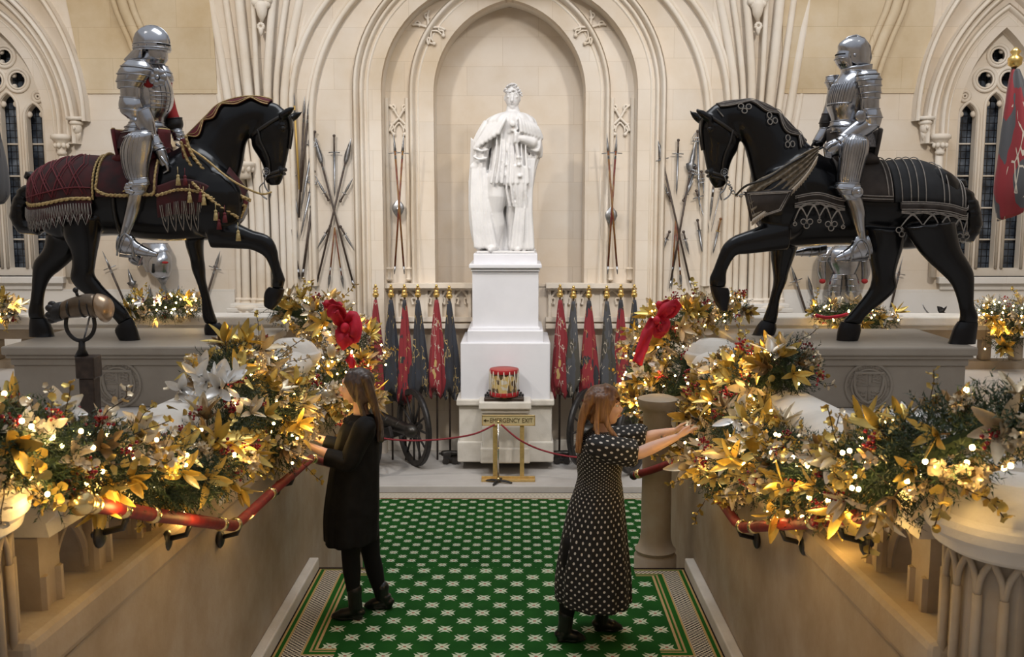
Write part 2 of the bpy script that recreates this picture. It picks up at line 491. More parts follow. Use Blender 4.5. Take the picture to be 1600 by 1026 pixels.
# ledge of the niche and dado arcade
def dado(s):
    x0,x1=sorted((s*px(58),s*px(200)))
    g=G()
    g.box(x0,x1,YW+.10,YW+.34,zSill-.05,zSill+.02); g.box(x0,x1,YW+.16,YW+.34,zSill-.09,zSill-.05)
    g.box(x0,x1,YW+.22,YW+.34,PZ(505,YW),PZ(498,YW)); g.box(x0,x1,YW+.16,YW+.34,PZ(515,YW),PZ(508,YW))
    zt=PZ(456,YW); zb=PZ(498,YW)
    edges=[64,90,110,133,146,180]
    for d in edges: g.box(s*px(d)-.022,s*px(d)+.022,YW+.235,YW+.318,zb,zt+.03)
    for a_,b_ in ((64,90),(90,110),(110,133),(146,180)):
        cx=s*px((a_+b_)/2); w2=px(b_-a_)/2-.02
        for e in (-1,1):
            g.tube(curve_pts([(cx+e*w2,YW+.26,zt-.20),(cx+e*w2*.85,YW+.26,zt-.09),(cx,YW+.26,zt+.02)],8),.022,6)
            g.tube(curve_pts([(cx+e*w2*.9,YW+.265,zt-.12),(cx+e*w2*.42,YW+.265,zt-.13),(cx+e*w2*.55,YW+.265,zt-.21)],6),.016,6)
            g.ell((cx+e*w2*.55,YW+.265,zt-.21),(.022,.02,.022),6,5)
    g.box(x0,x1,YW+.24,YW+.317,zt+.03,zSill-.09)
    g.box(s*px(139.5)-.05,s*px(139.5)+.05,YW+.25,YW+.316,zb,zt+.03)
    return g
struct(dado(-1).build('trim_9',M_trim,auto=40)); struct(dado(1).build('trim_10',M_trim,auto=40))
# stone bench ledge under the flags
for s in (-1,1):
    g=G(); x0,x1=sorted((s*px(60),s*px(236))); z=PZ(612,14.85)
    g.box(x0,x1,14.75,15.32,z-.05,z+.035); g.box(x0,x1,14.82,15.32,z-.09,z-.05)
    struct(g.build('trim_11' if s<0 else 'trim_12',M_cope,smooth=False,bevel=.012))
    g=G(); g.box(x0,x1,15.05,15.31,PZ(545,YW),zPl+1.5) if 0 else g.box(x0,x1,15.18,15.32,zPl,zPl+.18)
    struct(g.build('baseboard_back',M_cope,smooth=False,bevel=.01))
# clustered shafts fanning into vault ribs
def cluster(s):
    g=G()
    #  x in photo pixels at y= 460, 300, 160, 60, -40 for the left side
    rows=[(372,372,352,338,316,9),(384,384,366,353,336,13),(398,398,384,374,362,10),(410,410,400,393,386,14),(421,421,414,412,410,8),
          (433,433,428,434,446,12),(444,444,440,450,468,9),(455,455,452,466,490,13),(464,464,462,478,508,7)]
    for a,b,c,d,e,r in rows:
        pts=[]
        for xx,yy in ((a,470),(b,300),(c,160),(d,60),(e,-50)):
            X=PX(xx,YW); Z=PZ(yy,YW)
            if s>0: X=-X
            pts.append((X,YW-.12+abs(xx-418)*.0022,Z))
        g.tube(curve_pts(pts,16),r*S*.52,8)
        p=pts[0]; g.lathe([(r*S*.9,-.16),(r*S*.9,-.08),(r*S*.62,0),(r*S*.75,.03),(r*S*.5,.06)],p,10)
    g2=[]
    return g
for s,nm in ((-1,'trim_13'),(1,'trim_14')):
    struct(cluster(s).build(nm,M_side if False else M_trim,auto=50))
    g=G()
    X=s*abs(PX(421,YW))
    # backing pier
    g.box(X-px(52),X+px(50),YW-.05,YW,PZ(800,YW),PZ(470,YW))
    for k,(a,b,c) in enumerate(((56,.30,472),(60,.36,478))):
        g.box(X-px(a),X+px(a),YW-b,YW,PZ(c+6,YW),PZ(c,YW))
    struct(g.build('wall_pier',M_side,smooth=False,bevel=.01))
    # capital band, small carved bosses
    g=G()
    X2=s*abs(PX(391,YW))
    for zz,rr in ((PZ(268,YW),.16),(PZ(488,YW),.17)):
        g.lathe([(.05,-.12),(rr*.75,-.1),(rr*.7,-.04),(rr*.8,.02),(rr*1.1,.08),(rr*1.15,.12),(rr*.9,.14),(.04,.15)],(X2,YW-.22,zz),14)
        for k in range(9):
            a=2*pi*k/9; g.ell((X2+cos(a)*rr*.85,YW-.22+sin(a)*rr*.85,zz+.03),(.035,.035,.05),8,6)
    for (bx,by,r) in ((423,46,.055),(425,5,.14)):
        Xb=s*abs(PX(bx,YW)); zb=PZ(by,YW)
        for k in range(9):
            a=2*pi*k/9; g.ell((Xb+cos(a)*r*.7,YW-.16,zb+sin(a)*r*.7+.02),(r*.45,r*.4,r*.45),8,6)
        g.lathe([(.01,-r*2.2),(r*.5,-r*1.4),(r*.7,-r*.5),(r*.5,0)],(Xb,YW-.16,zb),10)
    struct(g.build('carved_capital_band',M_trim))
    # diagonal vault rib behind the knight
    g=G()
    pts=[(200,-60),(214,10),(232,60),(250,118),(262,190),(266,230)]
    off=0
    for dx,r in ((-13,.05),(0,.085),(13,.05)):
        q=[]
        for a,b in pts:
            X=PX(a+dx,YW); X = X if s<0 else -X+.0
            q.append((X,YW-.05,PZ(b,YW)))
        g.tube(curve_pts(q,14),r,8)
    struct(g.build('trim_15' if s<0 else 'trim_16',M_vault,auto=50))
# ---------------- traceried windows
def glassmat():
    m,nt,b=newmat('leaded_dark_glass')
    c=coords(nt,'world'); sx=nt.nodes.new('ShaderNodeSeparateXYZ'); nt.links.new(c,sx.inputs[0])
    def lines(v,p,w):
        f=mth(nt,'FRACT',mth(nt,'DIVIDE',v,p)); return mth(nt,'LESS_THAN',f,w)
    l=mth(nt,'MAXIMUM',lines(mth(nt,'ADD',sx.outputs[0],50),.085,.16),lines(mth(nt,'ADD',sx.outputs[2],50),.11,.12))
    n=nd(nt,'ShaderNodeTexNoise',Scale=5.0,Detail=3.0); nt.links.new(c,n.inputs['Vector'])
    r=ramp(nt,[(.35,(.02,.025,.035)),(.6,(.10,.12,.15)),(.75,(.20,.23,.28))]); nt.links.new(n.outputs['Fac'],r.inputs[0])
    col=mix(nt,l,r.outputs[0],(.012,.012,.014)); nt.links.new(col,b.inputs['Base Color'])
    b.inputs['Roughness'].default_value=.15
    return m
M_glass=glassmat()
def window(cx,idx,label):
    s=-1 if cx<0 else 1
    wt=bpy.data.objects.new('window_%d'%idx,None); wt.location=(cx,YW+.35,zfw); COL.objects.link(wt); struct(wt,label)
    # glass
    g=G(); g.box(cx-ww-.05,cx+ww+.05,YW+.44,YW+.46,zfw-.05,zTop-.5); g.build('pane',M_glass,wt,smooth=False)
    # tracery: stone plate pierced by lights
    def lancet(x,zs,z0,w,R): return [(cx+x+a,b) for a,b in arch_pts(w,R,zs,z0,8)]
    def circ(x,z,r,n=20): return [(cx+x+r*cos(2*pi*k/n),z+r*sin(2*pi*k/n)) for k in range(n)]
    L=px(1)
    holes=[]
    lw=12.5*L
    zsp=PZ(182,YW); z0=zfw+.12
    cs=[-40*L,0,40*L]
    up=[0,.16,0]
    for x,u_ in zip(cs,up): holes.append(lancet(x,zsp+u_,z0,lw,lw*1.9))
    circs=[(-18*L,PZ(122,YW),16*L),(18*L,PZ(122,YW),16*L),(0,PZ(84,YW),14.5*L),(-48*L,PZ(148,YW),6*L),(48*L,PZ(148,YW),6*L)]
    for c in circs: holes.append(circ(*c))
    tr=slab('tracery',[(cx+a,b) for a,b in arch_pts(ww+.02,Rw+.02,zsw,zfw)],holes,YW+.22,YW+.36,M_trim,wt,bevel=.0)
    g=G()
    for x,z,r in circs:
        for rr,t in ((r+.015,.028),(r-.03,.018)):
            g.tube([(cx+x+rr*cos(2*pi*k/24),YW+.21,z+rr*sin(2*pi*k/24)) for k in range(24)],t,6,closed=True)
        for k in range(4):   # cusps of the quatrefoil
            a=pi/4+k*pi/2; g.ell((cx+x+r*.78*cos(a),YW+.28,z+r*.78*sin(a)),(.045,.05,.045),8,6)
    for i,x in enumerate(cs):
        z_=zsp+up[i]
        ap=arch_pts(lw+.03,lw*1.9+.03,z_,z0,8)
        g.tube([(cx+x+a,YW+.21,b) for a,b in ap],.026,6)
        for e in (-1,1):
            g.ell((cx+x+e*lw*.8,YW+.28,z_+.06),(.05,.04,.05),8,6)
    for e in (-1,1):
        for zc in (zsp-.4,zsp-.9,zsp-1.4,zsp-1.9): g.box(cx-ww,cx+ww,YW+.40,YW+.42,zc,zc+.025) if e>0 else None
    g.build('tracery_moulding',M_trim,wt)
    # surrounding arch mouldings, sill
    g=G(); arch_sweep(g,ww,Rw,zsw,zfw-.0,[(-.01,-.25)]+mould(px(28),-.15,.05,3)+[(px(29),-.01)],X0=cx)
    g.build('arch_moulding',M_trim,wt,auto=50)
    g=G(); arch_sweep(g,px(101),px(250),PZ(205,YW),PZ(225,YW),[(0,-.01)]+mould(px(20),.03,.14,2)+[(px(21),-.01)],X0=cx)
    arch_sweep(g,px(126),px(310),PZ(185,YW),PZ(190,YW),[(0,-.01)]+mould(px(11),.05,.14,1)+[(px(12),-.01)],X0=cx)
    g.build('hood_moulding',M_trim,wt,auto=50)
    g=G(); g.box(cx-ww-.2,cx+ww+.2,YW-.12,YW+.3,zfw-.10,zfw); g.box(cx-ww-.15,cx+ww+.15,YW-.05,YW+.1,zfw-.2,zfw-.1)
    g.build('window_sill',M_side,wt,smooth=False,bevel=.01)
    # nook shafts with carved capitals and a head corbel
    g=G()
    for e in (-1,1):
        X=cx+e*px(96); zc=PZ(226,YW)
        g.tube([(X,YW-.1,zfw),(X,YW-.1,zc)],.055,10)
        g.lathe([(.06,-.16),(.075,-.12),(.06,-.1),(.08,0),(.13,.07),(.15,.08),(.15,.13),(.12,.15),(.02,.16)],(X,YW-.12,zc),14)
        for k in range(8):
            a=2*pi*k/8; g.ell((X+.09*cos(a),YW-.12+.09*sin(a),zc-.02),(.035,.035,.04),8,6)
        X=cx+e*px(120); zc=PZ(200,YW)
        g.ell((X,YW-.1,zc),(.075,.085,.10),12,10); g.ell((X,YW-.19,zc-.01),(.018,.03,.03),8,6)
        g.ell((X,YW-.1,zc+.07),(.10,.11,.05),12,8); g.ell((X-.03,YW-.17,zc+.025),.012,6,5); g.ell((X+.03,YW-.17,zc+.025),.012,6,5)
        g.lathe([(.02,-.2),(.05,-.12),(.06,-.05)],(X,YW-.08,zc),10)
        g.box(X-.11,X+.11,YW-.2,YW,zc+.11,zc+.16)
    g.build('nook_shaft',M_trim,wt)
window(winL,1,'tall traceried window at the left end of the back wall')
window(winR,2,'tall traceried window at the right end of the back wall')
# whitish lower wall strips under the windows
for s in (-1,1):
    g=G(); a=PX(0,YW)-.3; b=PX(365,YW)
    if s>0: a,b=PX(1215,YW),PX(1600,YW)+.3
    g.box(a,b,YW-.015,YW,PZ(900,YW),zfw-.2); struct(g.build('wall_lower_panel',M_side,smooth=False))
# side walls far out to the left and right, and the wall behind the viewer
for s,nm in ((-1,'wall_left'),(1,'wall_right')):
    g=G(); x0,x1=sorted((s*9.3,s*9.6)); g.box(x0,x1,-2.5,16.2,-1.5,zTop); struct(g.build(nm,M_wall,smooth=False))
g=G(); g.box(-9.6,9.6,-2.8,-2.5,-1.5,7.0); struct(g.build('wall_front',M_wall,smooth=False))
# ---------------- light
w=bpy.data.worlds.new('hall_light'); scene.world=w; w.use_nodes=True; nt=w.node_tree
bg=nt.nodes['Background']; tc=nt.nodes.new('ShaderNodeTexCoord'); sx=nt.nodes.new('ShaderNodeSeparateXYZ'); nt.links.new(tc.outputs['Generated'],sx.inputs[0])
r=ramp(nt,[(.0,(.10,.09,.085)),(.5,(.30,.28,.27)),(.75,(.75,.78,.85)),(1.0,(.95,.97,1.0))])
nt.links.new(mth(nt,'MULTIPLY_ADD',sx.outputs[2],.5,.5),r.inputs[0]); nt.links.new(r.outputs[0],bg.inputs[0]); bg.inputs[1].default_value=.62
def area(name,loc,tgt,size,e,col=(1,1,1),sy=None):
    l=bpy.data.lights.new(name,'AREA'); l.energy=e; l.color=col; l.size=size; l.shape='RECTANGLE'; l.size_y=sy or size
    o=bpy.data.objects.new(name,l); COL.objects.link(o); o.location=loc
    o.rotation_euler=(V(tgt)-V(loc)).to_track_quat('-Z','Y').to_euler(); return o
area('lantern_daylight',(0,8.0,11.5),(0,9.5,0),5,420,(.93,.96,1.0),4)
def spot(name,loc,tgt,e,col,ang=50,size=.15,blend=.8):
    l=bpy.data.lights.new(name,'SPOT'); l.energy=e; l.color=col; l.spot_size=radians(ang); l.spot_blend=blend; l.shadow_soft_size=size
    o=bpy.data.objects.new(name,l); COL.objects.link(o); o.location=loc
    o.rotation_euler=(V(tgt)-V(loc)).to_track_quat('-Z','Y').to_euler(); return o
spot('statue_spot',(-5.0,10.5,6.8),(0,14.6,2.0),620,(1,.92,.82),40,.12)
spot('niche_wash',(1.5,7.0,8.4),(0,15.4,2.6),900,(1,.93,.84),55,.4)
spot('wall_wash',(-5.2,6.0,8.6),(-5.0,15,2.4),1650,(1,.94,.86),75,.4)
spot('wall_wash',(5.2,6.0,8.6),(5.0,15,2.4),1650,(1,.94,.86),75,.4)
vs=scene.view_settings; vs.view_transform='Standard'; vs.look='None'; vs.exposure=0; vs.gamma=1; vs.use_curve_mapping=False
# ============================================================ carpets, rails, balustrades, plinths, pedestal
def carpet_mat(name,kind):
    m,nt,b=newmat(name); b.inputs['Roughness'].default_value=.95; b.inputs['Specular IOR Level'].default_value=.1
    c=coords(nt,'world'); sx=nt.nodes.new('ShaderNodeSeparateXYZ'); nt.links.new(c,sx.inputs[0])
    X,Y=sx.outputs[0],sx.outputs[1]
    def lattice(off):
        a=mth(nt,'ABSOLUTE',mth(nt,'SUBTRACT',mth(nt,'FRACT',mth(nt,'ADD',mth(nt,'DIVIDE',X,.24),40+off)),.5))
        v=mth(nt,'ABSOLUTE',mth(nt,'SUBTRACT',mth(nt,'FRACT',mth(nt,'ADD',mth(nt,'DIVIDE',Y,.26),40+off)),.5))
        a=mth(nt,'MULTIPLY',a,.24); v=mth(nt,'MULTIPLY',v,.26)
        R=.044
        def arm(p,q):
            w=mth(nt,'LESS_THAN',q,mth(nt,'MULTIPLY_ADD',p,.62,.004))
            e=mth(nt,'LESS_THAN',p,mth(nt,'MULTIPLY_ADD',q,.45,R-.008))
            return mth(nt,'MULTIPLY',w,e)
        cr=mth(nt,'MAXIMUM',arm(a,v),arm(v,a))
        dot=mth(nt,'LESS_THAN',mth(nt,'MAXIMUM',a,v),.010)
        return cr,dot
    c1,d1=lattice(.0); c2,d2=lattice(.5)
    cr=mth(nt,'MAXIMUM',c1,c2); dt=mth(nt,'MAXIMUM',d1,d2)
    n=nd(nt,'ShaderNodeTexNoise',Scale=4.0,Detail=5.0); nt.links.new(c,n.inputs['Vector'])
    gr=ramp(nt,[(.3,(.008,.058,.009)),(.7,(.014,.085,.013))]); nt.links.new(n.outputs['Fac'],gr.inputs[0])
    col=mix(nt,cr,gr.outputs[0],(.50,.55,.40)); col=mix(nt,dt,col,(.30,.12,.08))
    aX=mth(nt,'ABSOLUTE',X)
    if kind=='landing':
        t=mth(nt,'SUBTRACT',1.45,aX)
        far=mth(nt,'GREATER_THAN',aX,1.03)
        t2=mth(nt,'ADD',mth(nt,'MULTIPLY',mth(nt,'SUBTRACT',7.20,Y),2.0),mth(nt,'MULTIPLY',mth(nt,'SUBTRACT',1,far),9))
        t3=mth(nt,'ADD',mth(nt,'SUBTRACT',Y,5.52),mth(nt,'MULTIPLY',mth(nt,'SUBTRACT',1,far),9))
        t=mth(nt,'MINIMUM',t,mth(nt,'MINIMUM',t2,t3))
        W_=.30
    elif kind=='far':
        t=mth(nt,'SUBTRACT',13.17,Y); W_=.30
    else: t=None
    if t is not None:
        d=(.02,.012,.01); gd=(.45,.30,.12); gn=(.015,.10,.012)
        br=ramp(nt,[(0,d),(.12,gd),(.165,gn),(.25,gd),(.30,(.5,.5,.5)),(.68,gd),(.73,gn),(.84,(.40,.27,.12)),(.89,gn),(.94,(.45,.30,.14))],'CONSTANT')
        if kind=='far': br=ramp(nt,[(0,d),(.06,(.40,.33,.22)),(.12,(.5,.5,.5)),(.86,(.40,.33,.22)),(.93,(.2,.03,.02))],'CONSTANT')
        tn=mth(nt,'DIVIDE',t,W_); nt.links.new(tn,br.inputs[0])
        ck=nd(nt,'ShaderNodeTexChecker',Scale=60.0 if kind=='landing' else 34.0); nt.links.new(c,ck.inputs['Vector'])
        ck.inputs['Color1'].default_value=(.60,.54,.42,1); ck.inputs['Color2'].default_value=(.03,.022,.02,1)
        if kind=='far': ck.inputs['Color2'].default_value=(.30,.27,.24,1)
        lo,hi=(.30,.68) if kind=='landing' else (.12,.86)
        isck=mth(nt,'MULTIPLY',mth(nt,'GREATER_THAN',tn,lo),mth(nt,'LESS_THAN',tn,hi))
        bc=mix(nt,isck,br.outputs[0],ck.outputs[0])
        col=mix(nt,mth(nt,'LESS_THAN',tn,1.0),col,bc)
    nt.links.new(col,b.inputs['Base Color'])
    n2=nd(nt,'ShaderNodeTexNoise',Scale=260.0,Detail=2.0); nt.links.new(c,n2.inputs['Vector'])
    bp=nd(nt,'ShaderNodeBump',Strength=.5,Distance=.004); nt.links.new(n2.outputs['Fac'],bp.inputs['Height']); nt.links.new(bp.outputs[0],b.inputs['Normal'])
    return m
g=G(); g.box(-1.45,1.45,5.32,7.215,.0005,.012)
tag(g.build('landing_carpet',carpet_mat('green_cross_carpet_bordered','landing'),smooth=False),'green carpet with white crosses and chequered border on the half landing under the two women','carpet')
g=G()
for i in range(8):
    z=-.15*(i+1) if i<7 else zL
    g.box(-1.04,1.04,7.2+.33*i+(.016 if i else .016),7.2+.33*(i+1)+.012,z+.0005,z+.012)
    g.box(-1.04,1.04,7.2+.33*i+.001,7.2+.33*i+.013,z+.012,z+.15)
tag(g.build('stair_runner',carpet_mat('green_cross_carpet_stair','stair'),smooth=False),'green stair carpet running down the steps behind the half landing','carpet')
g=G(); g.box(-3.2,3.2,9.86,13.17,zL+.0005,zL+.014)
tag(g.build('hall_carpet',carpet_mat('green_cross_carpet_hall','far'),smooth=False),'large green carpet of white crosses on the lower floor before the statue','carpet')
# ---------------- handrails
M_velvet=simple('crimson_velvet_rail',(.19,.006,.005),.6,0,var=.25,scale=25)
for s in (-1,1):
    t=thing('handrail','crimson covered handrail with brass joints on the %s stair wall'%('left' if s<0 else 'right'),'handrail',(s*1.4,5.3,.9))
    rp=[(1005,745,1.06),(1040,727,1.18),(1076,714,1.375),(1112,762,1.375),(1150,815,1.375),(1163,824,1.375),(1270,815,1.38),(1372,804,1.385)]
    path=[PP(*q) for q in rp]; path[0].y=7.42; path[0].z=.70; path[1]=V((1.17,7.28,.78))
    if s<0:
        path=[PP(*q) for q in ((495,742,-1.06),(488,722,-1.2),(486,716,-1.375),(430,764,-1.375),(378,812,-1.375),(364,821,-1.375),(240,804,-1.38),(136,786,-1.385))]; path[0]=V((-1.03,7.42,.68)); path[1]=V((-1.17,7.28,.78))

    g=G(); g.tube(path,.029,12,round_=True); g.build('velvet_rail',M_velvet,t)
    def onp(u):
        n=len(path)-1; x=u*n; i=min(int(x),n-1); f=x-i
        return V(path[i]).lerp(V(path[i+1]),f),(V(path[i+1])-V(path[i])).normalized()
    for u in (.03,.28,.45,.68,.74,.86,.93,.99):
        p,d=onp(u); g=G(); g.tube([p-d*.022,p-d*.012,p+d*.012,p+d*.022],[.031,.037,.037,.031],14); g.build('brass_ring',M_brass,t)
    p,d=onp(1); g=G(); g.ell(p+d*.045,.047,16,12); g.tube([p-d*.02,p+d*.02],.036,12); g.build('ball_finial',M_brass,t)
    p,d=onp(0); g=G(); g.ell(p-d*.02,.036,14,10); g.build('ball_finial',M_iron,t)
    for u in (.36,.60,.80,.92):
        p,d=onp(u); g=G(); g.tube([p+V((0,0,-.02)),p+V((s*.02,0,-.07)),p+V((s*.14,0,-.10))],.013,8)
        g.ell(p+V((s*.11,0,-.10)),(.02,.05,.05),10,8); g.build('bracket',M_iron,t)
# ---------------- balustrades along the stairwell
def rotslab(g_outline,holes,y0,y1):
    cu=slab('tmp',g_outline,holes,y0,y1,M_bal,local=True); vs=[v.co.copy() for v in cu.data.vertices]; fs=[tuple(p.vertices) for p in cu.data.polygons]
    me=cu.data; bpy.data.objects.remove(cu); bpy.data.meshes.remove(me); return vs,fs
for s in (-1,1):
    side='left' if s<0 else 'right'
    t=thing('stone_balustrade','pierced stone balustrade under the garland on the %s side of the stairwell'%side,'balustrade',(s*1.68,5.3,1.2))
    zb=lambda y:max(1.206,1.30-(y-3.2)*.042+.06)
    zc=lambda y:1.78-(y-3.2)*.045
    y0=3.27; pitch=.43; n=9
    for i in range(n+1):
        y=y0+.08+i*pitch
        g=G(); X=s*1.68
        g.box(X-.10,X+.10,y-.075,y+.075,zb(y),zc(y)-.13)
        for e in (-1,1):
            g.tube([(X-s*.10,y+e*.055,zb(y)),(X-s*.10,y+e*.055,zc(y)-.28)],.02,6)
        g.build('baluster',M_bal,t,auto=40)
        if i<n:
            ym=y+pitch/2; hw_=pitch/2-.07; zt=zc(ym)-.13
            g=G()
            oh=[(a,b) for a,b in arch_pts(hw_,hw_*1.7,zt-.25,zt-.26,8)]
            vs,fs=rotslab([(-pitch/2,zt-.26),(-hw_-.001,zt-.26)]+[(a,b) for a,b in oh[1:-1]]+[(hw_+.001,zt-.26),(pitch/2,zt-.26),(pitch/2,zt+.02),(-pitch/2,zt+.02)],[],-.06,.06)
            g.add([(X+v[1],ym+v[0],v[2]) for v in vs],fs)
            g.tube([(X-s*.065,ym+a,b) for a,b in oh],.016,6)
            g.build('pierced_arch',M_bal,t,auto=40)
    g=G()
    pr=[(-.15,-.13),(-.14,-.08),(-.175,-.05),(-.175,.0),(-.14,.05),(-.06,.085),(.06,.085),(.14,.05),(.175,.0),(.175,-.05),(.14,-.08),(.15,-.13)]
    yy=[3.26,5.4,7.53]; rings=[[V((s*1.68+a,y,zc(y)+b)) for a,b in pr] for y in yy]; g.rings(rings)
    g.build('coping',M_cope,t,auto=50)
def newel(X,Y,z0,z1,r,label,name='newel_post'):
    t=thing(name,label,'newel post',(X,Y,z0))
    g=G(); g.lathe([(r*.86,z0),(r*.86,z1-.02)],(X,Y,0),8,rot=pi/8)
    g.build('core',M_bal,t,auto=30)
    g=G()
    for k in range(16):
        a=2*pi*k/16+pi/16; rr=r*.90
        g.tube([(X+rr*cos(a),Y+rr*sin(a),z0+.02),(X+rr*cos(a),Y+rr*sin(a),z1-.16)],.015,6)
        a2=a+2*pi/16; am=(a+a2)/2
        g.tube(curve_pts([(X+rr*cos(a),Y+rr*sin(a),z1-.17),(X+rr*cos(a+.05),Y+rr*sin(a+.05),z1-.10),(X+rr*cos(am),Y+rr*sin(am),z1-.045)],6),.011,6)
        g.tube(curve_pts([(X+rr*cos(a2),Y+rr*sin(a2),z1-.17),(X+rr*cos(a2-.05),Y+rr*sin(a2-.05),z1-.10),(X+rr*cos(am),Y+rr*sin(am),z1-.045)],6),.011,6)
    g.build('blind_tracery',M_bal,t)
    g=G(); R=r*1.22
    g.lathe([(r*.95,z1-.05),(R*.9,z1-.03),(R*.93,z1),(R,z1+.02),(R*1.02,z1+.05),(R*1.0,z1+.07),(R*.93,z1+.085),(R*.925,z1+.078),(R*.80,z1+.125),(R*.70,z1+.150),(R*.68,z1+.140),(R*.56,z1+.165),(R*.46,z1+.180),(R*.44,z1+.168),(R*.2,z1+.184),(R*.02,z1+.19)],(X,Y,0),48)
    g.build('domed_cap',M_cope,t,auto=24)
    g=G(); g.lathe([(r*1.15,z0),(r*1.15,z0+.06),(r*1.0,z0+.1),(r*.88,z0+.13)],(X,Y,0),8,rot=pi/8); g.build('moulded_base',M_bal,t,auto=30)
newel(1.72,2.98,zG,1.77,.225,'near right stone newel post with domed cap, cut by the right edge of the picture')
newel(-1.735,2.98,zG,1.80,.215,'near left stone newel post with domed cap, cut by the left edge of the picture')
newel(-1.72,7.75,zG,1.56,.19,'far left stone newel post beyond the coping, wrapped by the garland')
newel(1.72,7.75,zG,1.56,.19,'far right stone newel post beyond the coping, wrapped by the garland')
for s in (1,):
    g=G(); X=s*1.235; Y=7.46
    g.lathe([(.17,-.6),(.17,.03),(.15,.05),(.165,.08),(.14,.11),(.125,.16),(.12,.2),(.115,1.2),(.14,1.23),(.16,1.26),(.16,1.31),(.1,1.33)],(X,Y,0),24)
    tag(g.build('stone_column',M_cope if 0 else M_bal,auto=50),'round stone column with moulded base at the far %s corner of the landing'%('left' if s<0 else 'right'),'column')
# ---------------- gallery parapets behind the plinths
for s in (-1,1):
    t=thing('gallery_parapet','stone parapet with pierced panels running behind the %s horse'%('left' if s<0 else 'right'),'parapet',(s*5.4,9.6,zG))
    ztop=1.735
    g=G(); x0,x1=sorted((s*1.86,s*9.2)); g.box(x0,x1,9.42,9.80,ztop-.09,ztop); g.box(x0,x1,9.50,9.72,ztop-.14,ztop-.09); g.build('coping',M_cope,t,smooth=False,bevel=.015)
    g=G(); g.box(x0,x1,9.54,9.68,ztop-.24,ztop-.14); g.box(x0,x1,9.50,9.72,zG,zG+.08); g.build('rail',M_bal,t,smooth=False)
    for i in range(23):
        x=s*(1.95+i*.32); g=G(); g.box(x-.05,x+.05,9.55,9.67,zG+.08,ztop-.24); g.build('baluster',M_bal,t,smooth=False,bevel=.015)
# ---------------- horse plinths
def crest(g,cx,cz,Y,r):
    g.tube([(cx+r*cos(a*pi/18),Y,cz+r*sin(a*pi/18)) for a in range(36)],.013,6,closed=True)
    g.tube([(cx+r*.74*cos(a*pi/18),Y,cz+r*.74*sin(a*pi/18)) for a in range(36)],.010,6,closed=True)
    rnd=random.Random(3)
    for k in range(26):   # worn lettering of the garter, illegible
        a=2*pi*k/26; c,s_=cos(a),sin(a)
        for j in range(2):
            q=V((cx+r*(.87)*c,Y,cz+r*.87*s_)); d=V((c,0,s_))*r*.06; e=V((-s_,0,c))*r*.045*(1 if j else -1)
            g.tube([q-d+e,q+d*(1 if rnd.random()<.6 else -.4)+e],.0045,5)
        if k%2: g.tube([q-d*1-e*1,q-d+e],.0045,5)
    w=r*.62; h=r*.62
    sh=[(-w,h*.95),(w,h*.95),(w,h*.1),(w*.85,-h*.5),(w*.4,-h*1.0),(0,-h*1.2),(-w*.4,-h*1.0),(-w*.85,-h*.5),(-w,h*.1)]
    g.tube([(cx+a,Y-.004,cz+b) for a,b in sh],.014,6,closed=True)
    g.tube([(cx,Y,cz+h),(cx,Y,cz-h*1.15)],.006,5); g.tube([(cx-w,Y,cz+h*.05),(cx+w,Y,cz+h*.05)],.006,5)
    for qx in (-1,1):
        for qz in (-1,1):
            x=cx+qx*w*.5; z=cz+qz*h*.5-(.02 if qz<0 else 0)
            for k in range(3):
                zz=z+(k-1)*h*.24
                g.tube(curve_pts([(x-w*.3,Y,zz),(x-w*.1,Y,zz+h*.09),(x+w*.1,Y,zz-h*.03),(x+w*.3,Y,zz+h*.06)],6),.0065,5)
                if (qx*qz>0): g.tube([(x+(k-1)*w*.25,Y,z-h*.25),(x+(k-1)*w*.25,Y,z+h*.25)],.004,5)
zH=1.705
for s,lab in ((-1,'long grey stone plinth with carved shield under the left horse'),(1,'long grey stone plinth with carved shield under the right horse')):
    t=thing('horse_plinth',lab,'plinth',(s*3.0,8.15,zG))
    a,b=(2.0,4.0) if s<0 else (1.95,3.78)
    x0,x1=sorted((s*a,s*b))
    Y0,Y1=7.55,8.75
    g=G(); g.box(x0+.06,x1-.06,Y0+.07,Y1-.07,zG+.001,zH-.16); g.build('die',M_plinth,t,smooth=False,bevel=.01)
    g=G(); g.box(x0,x1,Y0,Y1,zH-.07,zH); g.box(x0+.02,x1-.02,Y0+.02,Y1-.02,zH-.10,zH-.07); g.box(x0+.045,x1-.045,Y0+.05,Y1-.05,zH-.16,zH-.10); g.build('cornice_slab',M_plinth,t,smooth=False,bevel=.014)
    g=G(); c=P(184 if s<0 else 1357, 600 if s<0 else 603, Y0+.07); crest(g,c.x,c.z,Y0+.068,.185); g.build('carved_crest',M_plinth,t)
